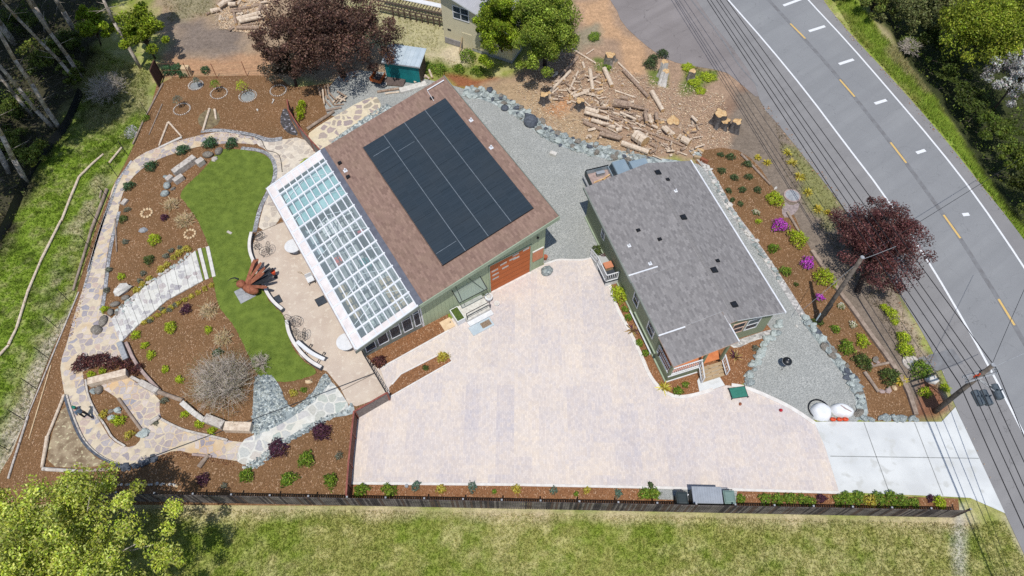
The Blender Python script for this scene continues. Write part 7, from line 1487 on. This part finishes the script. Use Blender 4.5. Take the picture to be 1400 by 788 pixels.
for a in (-.54, .54):
    for c in (-.38, .36): b = MB(); b.tube((a, c, -.0), (a*1.04, c*1.05, .2), .03); b.build('foot', M['dark'], t)
t = empty('toy_ball', W(1067, 562), 0, 'small red ball on the pavers', 'ball'); b = MB(); b.ball((0, 0, .12), .11, .11, .11, 12, 8); b.build('ball_body', M['red'], t, smooth=True)
def tarp(px, py, rx, ry, h, rz, label, deco=False, sq=1.):
    t = empty('covered_heap', W(px, py), rz, label, 'covered heap'); b = MB(); n, k = 28, 9; V = []
    b.v.append((0, 0, h)); 
    for a in range(1, k+1):
        u = a/k
        for c in range(n):
            th = 2*math.pi*c/n; w_ = 1+.03*math.sin(5*th)*u+.02*math.sin(11*th+1)*u; z = h*(1-u**6)+.01*math.sin(7*th)*u
            b.v.append((rx*u*math.cos(th)*w_, ry*u*math.sin(th)*w_*(1-.25*deco*(math.cos(th) > 0)*math.cos(th)*u), max(.0, z)))
    for c in range(n): b.f.append((0, 1+c, 1+(c+1) % n)); b.m.append(0)
    for a in range(k-1):
        for c in range(n): b.f.append((1+a*n+c, 1+(a+1)*n+c, 1+(a+1)*n+(c+1) % n, 1+a*n+(c+1) % n)); b.m.append(0)
    b.build('cover', M['tarp'], t, smooth=True); return t
tarp(1122, 564, .68, .64, .5, 0, 'round heap under a plain white cover on the gravel pad')
b = MB(); b.ring((0, 0, .05), .66, .05, 24); o = b.build('black_rim', M['black']); tg = tag(o, 'black tub rim behind the round white covered heap', 'tub'); o.location = W(1119, 560)
t = tarp(1151, 562, .76, .5, .42, R(-12), 'pointed heap under a white cover with a grey streak', True)
b = MB(); b.quad([(-.2, .2, .435), (.1, .03, .435), (.45, -.1, .43), (.42, -.16, .43), (.05, -.05, .435), (-.26, .16, .435)]); b.build('grey_marking', M['cobble'], t)
for k, px in enumerate((1138, 1147, 1155)):
    t = empty('orange_float', W(px, 574.5), 0, ('leftmost', 'middle', 'rightmost')[k]+' of the three orange cushions below the pointed white heap', 'cushion', 'orange cushions'); b = MB(); b.ball((0, 0, .13), .2, .14, .13, 12, 7); b.build('cushion_body', M['orange'], t, smooth=True); b = MB(); b.tube((-.05, 0, .25), (.05, 0, .25), .02); b.build('strap', M['black'], t)
# bins and storage box behind the fence
def bin_(px, py, label, lid, rz):
    t = empty('wheeled_bin', W(px, py), rz, label, 'bin', 'wheeled bins by the board fence'); b = MB(); b.hexa([(-.24, -.28), (.24, -.28), (.24, .28), (-.24, .28)], .05, .98, 0, [(-.3, -.37), (.3, -.37), (.3, .37), (-.3, .37)]); b.build('bin_body', M['bindark'], t, bevel=.03)
    b = MB(); b.hexa([(-.34, -.4), (.34, -.4), (.34, .4), (-.34, .4)], .98, 1.03, 0); b.hexa([(-.3, -.36), (.3, -.36), (.3, .36), (-.3, .36)], 1.03, 1.09, 0, [(-.24, -.28), (.24, -.28), (.24, .28), (-.24, .28)]); b.build('lid', lid, t, bevel=.04)
    b = MB(); b.tube((-.26, .45, .98), (.26, .45, .98), .025); b.tube((-.2, .36, .96), (-.2, .45, .98), .02); b.tube((.2, .36, .96), (.2, .45, .98), .02); b.build('handle', M['black'], t)
    for a in (-.27, .27): b = MB(); b.tube((a-.03, .32, .12), (a+.03, .32, .12), .12, .12, 14); b.build('wheel', M['black'], t)
bin_(991, 686, 'grey green lidded wheeled bin right of the grey storage box', M['binlid'], 0); 
bin_(928, 688, 'small dark wheeled bin left of the grey storage box', M['bindark'], 0)
t = empty('storage_box', W(961, 688), R(-1.2), 'large pale grey plastic storage box behind the board fence', 'storage box'); b = MB(); b.box(-.82, .82, -.3, .62, 0, 1.1); b.build('box_body', M['bindark'], t); b = MB(); b.box(-.88, .88, -.33, .66, 1.1, 1.2); 
for k in range(12): b.box(-.86+k*.146, -.86+k*.146+.12, -.31, .64, 1.2, 1.212)
b.build('lid', M['greybox'], t, bevel=.01)
t = empty('pipe_elbow', W(934, 690), 0, 'white bent pipe between the small bin and the storage box', 'pipe'); b = MB(); b.path([Vector((0, .2, 0)), Vector((0, .2, .9)), Vector((.15, .35, 1.0))], .04); b.build('pipe_run', M['whitemetal'], t)
t = empty('lamp_globe', W(556, 665), 0, 'small grey round cap in the mulch strip along the fence', 'cap'); b = MB(); b.tube((0, 0, 0), (0, 0, .12), .12, .11, 14); b.build('cap_body', M['lid'], t); b = MB(); b.tube((0, 0, .12), (0, 0, .14), .09, .08, 14); b.build('cap_top', M['lid'], t)
# manhole, verge disc
t = empty('manhole', W(1083, 268), 0, 'round grey manhole cover with a pale rim on the verge', 'manhole'); b = MB(); b.tube((0, 0, -.02), (0, 0, .05), .66, .66, 32); b.build('rim', M['cobble'], t); b = MB(); b.tube((0, 0, .05), (0, 0, .06), .55, .55, 32); b.build('cover', M['lid'], t)
sheet('pebble_patch', [(1072, 275), (1082, 282), (1094, 276), (1090, 290), (1074, 300), (1068, 290)], .002, mat('rose_pebble_patch', A(176, 160, 156), A(142, 128, 126), 6, .9, .4, .02, obj=False), 1)
t = empty('concrete_disc', W(1245, 496), 0, 'round pale concrete disc on the verge near the power pole', 'disc'); b = MB(); b.tube((0, 0, 0), (0, 0, .1), .58, .56, 28); b.build('disc_top', M['stone'], t); b = MB(); b.tube((0, 0, .1), (0, 0, .12), .12, .12, 12); b.build('lifting_eye', M['lid'], t)
# pickup truck parked behind the house
tr = empty('pickup_truck', W(803, 258), R(17), 'silver blue pickup truck parked on gravel behind the grey roofed house', 'pickup truck')
b = MB(); b.box(.1, 5.2, -.92, .92, .38, .72); b.box(.1, 2.0, -.92, -.84, .72, 1.12); b.box(.1, 2.0, .84, .92, .72, 1.12); b.box(1.92, 2.0, -.84, .84, .72, 1.12); b.box(3.6, 5.2, -.9, .9, .72, 1.02); b.build('body', M['truckpaint'], tr, bevel=.05)
b = MB(); b.box(.02, .1, -.88, .88, .6, 1.12); b.build('tailgate', M['bindark'], tr); b = MB(); b.box(-.12, .02, -.9, .9, .42, .58); b.build('bumper', M['lid'], tr)
b = MB(); b.box(.12, 1.92, -.84, .84, .722, .73); b.build('bed_liner', M['cobble'], tr)
b = MB(); b.box(.1, 2.0, -.93, -.85, 1.12, 1.18); b.box(.1, 2.0, .85, .93, 1.12, 1.18); b.build('bed_rail', M['black'], tr)
b = MB(); b.hexa([(2.0, -.86), (3.75, -.86), (3.75, .86), (2.0, .86)], 1.0, 1.68, 0, [(2.15, -.72), (3.2, -.72), (3.2, .72), (2.15, .72)]); b.build('cab', M['truckpaint'], tr, bevel=.06)
b = MB(); b.quad([(3.77, -.76, 1.08), (3.77, .76, 1.08), (3.27, .66, 1.63), (3.27, -.66, 1.63)]); b.build('windscreen', M['winglass'], tr); b = MB(); b.quad([(1.98, .74, 1.12), (1.98, -.74, 1.12), (2.1, -.66, 1.6), (2.1, .66, 1.6)]); b.build('rear_window', M['winglass'], tr)
b = MB(); b.box(5.2, 5.24, -.7, -.4, .75, .92); b.build('headlight', M['whitemetal'], tr); b = MB(); b.box(5.2, 5.24, .4, .7, .75, .92); b.build('headlight', M['whitemetal'], tr)
for x in (.95, 4.35):
    for y in (-.8, .8): b = MB(); b.tube((x, y-.12, .36), (x, y+.12, .36), .36, .36, 20); wh = b.build('wheel', M['black'], tr); b = MB(); b.tube((x, y-.13, .36), (x, y+.13, .36), .2, .2, 14); b.build('rim', M['lid'], wh)
t = empty('tool_box', tr.location+Vector((1.15*math.cos(R(17))-.45*math.sin(R(17)), 1.15*math.sin(R(17))+.45*math.cos(R(17)), .73)), R(17), 'grey tool box in the bed of the pickup truck', 'tool box'); b = MB(); b.box(-.3, .35, -.12, .12, 0, .3); b.build('box_body', M['lid'], t); b = MB(); b.box(-.32, .37, -.14, .14, .3, .34); b.build('lid', M['greybox'], t)
for k, (x, y, a) in enumerate(((.5, -.1, .2), (.9, -.3, .9), (1.2, .0, .4))):
    q = tr.matrix_basis if False else Matrix.Translation(tr.location) @ Matrix.Rotation(R(17), 4, 'Z'); o = MB(); o.box(-.4, .4, -.05, .05, 0, .06); o = o.build('plank', M['cut']); o.matrix_world = q @ Matrix.Translation((x+.3, y, .74+.065*k)) @ Matrix.Rotation(a, 4, 'Z'); tag(o, ('lowest', 'middle', 'topmost')[k]+' of the three pale planks lying in the pickup bed', 'plank', 'planks in the pickup bed')
for k in range(4):
    px, py = ((944, 211), (952, 205), (948, 216), (957, 219))[k]; log(px, py, px+10, py+(-5, 3, 2, 5)[k], .22, ('tan', 'cut', 'tan', 'rust')[k], ('brown board leaning behind the house corner', 'fresh cut orange board behind the house corner', 'short tan board at the house corner', 'rusty board at the rock border end')[k], .06+.07*k, 'board', 'board', sq=True)
# things beside the shed
t = empty('garden_cart', W(518, 112), R(-20), 'orange and brown wooden cart beside the teal shed', 'cart'); b = MB(); b.box(-.5, .5, -.55, .5, .35, .4); b.build('cart_bed', M['stump'], t); b = MB(); b.box(-.52, -.46, -.58, .52, .4, .75); b.box(.46, .52, -.58, .52, .4, .75); b.box(-.46, .46, -.58, -.52, .4, .7); b.build('cart_side', M['doorwood'], t)
for a in (-.56, .56): b = MB(); b.tube((a-.03, 0, .25), (a+.03, 0, .25), .25, .25, 16); b.build('wheel', M['black'], t)
t = empty('ground_tarp', W(541, 112), R(-12), 'dark brown mesh screen lying against the teal shed', 'screen'); b = MB(); b.hexa([(-.95, -.7), (.85, -.5), (.95, .5), (-.7, .6)], [.02]*4, [.08, .08, .5, .5]); b.build('screen_panel', mat('brown_mesh', A(112, 98, 92), A(84, 72, 68), 12, .9, .3), t); b = MB(); b.tube((-.95, -.7, .08), (.85, -.5, .08), .04); b.build('edge_pole', M['deck'], t)
t = empty('stone_bowl', W(525, 118), 0, 'small pale stone bowl beside the wooden cart', 'bowl'); b = MB(); b.tube((0, 0, 0), (0, 0, .25), .16, .3, 16); b.build('bowl_body', M['stone'], t); b = MB(); b.tube((0, 0, .25), (0, 0, .26), .24, .24, 16); b.build('bowl_water', M['darkrock'], t)
for px, py, l in ((372, 142, 'white antler shaped bone lying in the top bed'),):
    b = MB(); branchy(b, Vector((0, 0, .05)), Vector((.3, .9, .1)).normalized(), .3, .05, 1, 3, .8); o = b.build('bleached_branch', M['whitestone']); o.location = W(px, py); tag(o, l, 'branch')
rock(352, 151, .16, 'whitestone', 'small white rock in the middle of the top bed')

# ================================================================== PERSON on the path
pr = empty('person', W(121, 571), R(150), 'person in a teal cap, grey blue shirt and black trousers walking on the flagstone path', 'person')
def skinmesh(name, verts, edges, radii, m, parent, sub=2, root=0):
    me_ = bpy.data.meshes.new(name); me_.from_pydata(verts, edges, []); o = bpy.data.objects.new(name, me_); COL.objects.link(o); o.parent = parent; me_.materials.append(m)
    md = o.modifiers.new('skin', 'SKIN'); md.use_smooth_shade = True
    for v, r in zip(me_.skin_vertices[0].data, radii): v.radius = (r, r) if not isinstance(r, tuple) else r; v.use_root = False
    me_.skin_vertices[0].data[root].use_root = True
    s_ = o.modifiers.new('sub', 'SUBSURF'); s_.levels = sub; s_.render_levels = sub; return o
# x forward, y left, z up
HV = [(0, 0, .95), (0.01, 0, 1.15), (.02, 0, 1.36), (.03, 0, 1.47), (.05, 0, 1.60),  # pelvis, waist, chest, neck, head
      (.02, .18, 1.38), (-.10, .24, 1.12), (.04, .26, .90), (.02, -.18, 1.38), (.14, -.23, 1.14), (.32, -.2, 1.0),
      (.02, .1, .90), (.18, .11, .52), (.22, .11, .09), (.36, .11, .04), (-.0, -.1, .90), (-.10, -.11, .50), (-.34, -.11, .14), (-.22, -.11, .05)]
HE = [(0, 1), (1, 2), (2, 3), (3, 4), (2, 5), (5, 6), (6, 7), (2, 8), (8, 9), (9, 10), (0, 11), (11, 12), (12, 13), (13, 14), (0, 15), (15, 16), (16, 17), (17, 18)]
HR = [.13, .12, .14, .055, .10, .06, .042, .03, .06, .042, .03, .085, .055, .038, .03, .085, .055, .038, .03]
skinmesh('body', HV, HE, HR, M['skin'], pr)
skinmesh('shirt', [HV[i] for i in (1, 2, 5, 6, 8, 9)]+[(0, 0, .98), (.02, 0, 1.43)], [(6, 0), (0, 1), (1, 2), (2, 3), (1, 4), (4, 5), (1, 7)], [.14, .165, .078, .06, .078, .06, .155, .08], M['shirt'], pr)
skinmesh('trousers', [(0, 0, .99)]+[HV[i] for i in (0, 11, 12, 13, 15, 16, 17)], [(0, 1), (1, 2), (2, 3), (3, 4), (1, 5), (5, 6), (6, 7)], [.14, .15, .1, .07, .055, .1, .07, .055], M['trousers'], pr)
b = MB(); b.ball((.05, 0, 1.665), .115, .105, .075, 14, 8); b.hexa([(.12, -.07), (.25, -.05), (.25, .05), (.12, .07)], 1.65, 1.665); b.build('cap', M['cap'], pr, smooth=True)
b = MB(); b.ball((.02, 0, 1.61), .105, .1, .1, 12, 8); b.build('hair', M['darktrunk'], pr, smooth=True)
for (x, y, z) in ((.30, .11, .045), (-.27, -.11, .07)): b = MB(); b.ball((x, y, z), .15, .055, .05, 12, 6); b.build('shoe', M['black'], pr, smooth=True)
for s in (-1, 1): b = MB(); b.ball((.145, s*.035, 1.605), .012, .014, .01, 8, 5); b.build('eye', M['black'], pr)
b = MB(); b.tube((.14, 0, 1.6), (.175, 0, 1.57), .012, .02, 6); b.build('nose', M['skin'], pr)
for (x, y, z) in ((.06, .265, .85), (.36, -.2, .97)):
    b = MB(); b.ball((x, y, z), .04, .02, .045, 8, 5)
    for k in range(4): b.tube((x-.03+k*.02, y, z-.03), (x-.03+k*.022, y, z-.085-.01*(k in (1, 2))), .009, .007, 5)
    b.tube((x+.03, y, z), (x+.06, y, z-.04), .01, .008, 5); b.build('hand', M['skin'], pr)

# ================================================================== LIGHT AND CAMERA
for o in list(bpy.data.objects):
    if o.parent and o.parent.name.startswith('leaning'): pass
SUN_D = Vector((.03, .39, -1)).normalized()       # direction the light travels
wd_ = bpy.data.worlds.new('World'); scene.world = wd_; wd_.use_nodes = True; nt = wd_.node_tree; bg = nt.nodes['Background']
sky = nt.nodes.new('ShaderNodeTexSky'); sky.sky_type = 'NISHITA'; sky.sun_disc = False; el = math.asin(-SUN_D.z); az = math.atan2(-SUN_D.x, -SUN_D.y)
sky.sun_elevation = el; sky.sun_rotation = az; sky.air_density = 1.0; sky.dust_density = .6
nt.links.new(sky.outputs[0], bg.inputs[0]); bg.inputs[1].default_value = .12
sl_ = bpy.data.lights.new('sun', 'SUN'); sl_.energy = 3.8; sl_.angle = R(.5); sl_.color = (1.0, .965, .91); so = bpy.data.objects.new('sun', sl_); COL.objects.link(so); so.rotation_euler = SUN_D.to_track_quat('-Z', 'Y').to_euler()
cam = bpy.data.cameras.new('camera'); co = bpy.data.objects.new('camera', cam); COL.objects.link(co); scene.camera = co
co.location = (0, 0, H); co.rotation_euler = (TILT, 0, 0); cam.sensor_width = 36; cam.lens = F/1400*36; cam.clip_end = 3000; cam.clip_start = .5
scene.view_settings.view_transform = 'Standard'; scene.view_settings.look = 'None'; scene.view_settings.exposure = 0; scene.view_settings.gamma = 1
cy = scene.cycles; cy.use_denoising = False; cy.max_bounces = 8; cy.diffuse_bounces = 3; cy.transparent_max_bounces = 12; cy.caustics_reflective = False; cy.caustics_refractive = False
try: cy.denoiser = 'OPENIMAGEDENOISE'
except Exception: pass

for o in bpy.data.objects:
    if 'label' in o and len(o['label'].split()) > 16: print('LONG', o['label'])
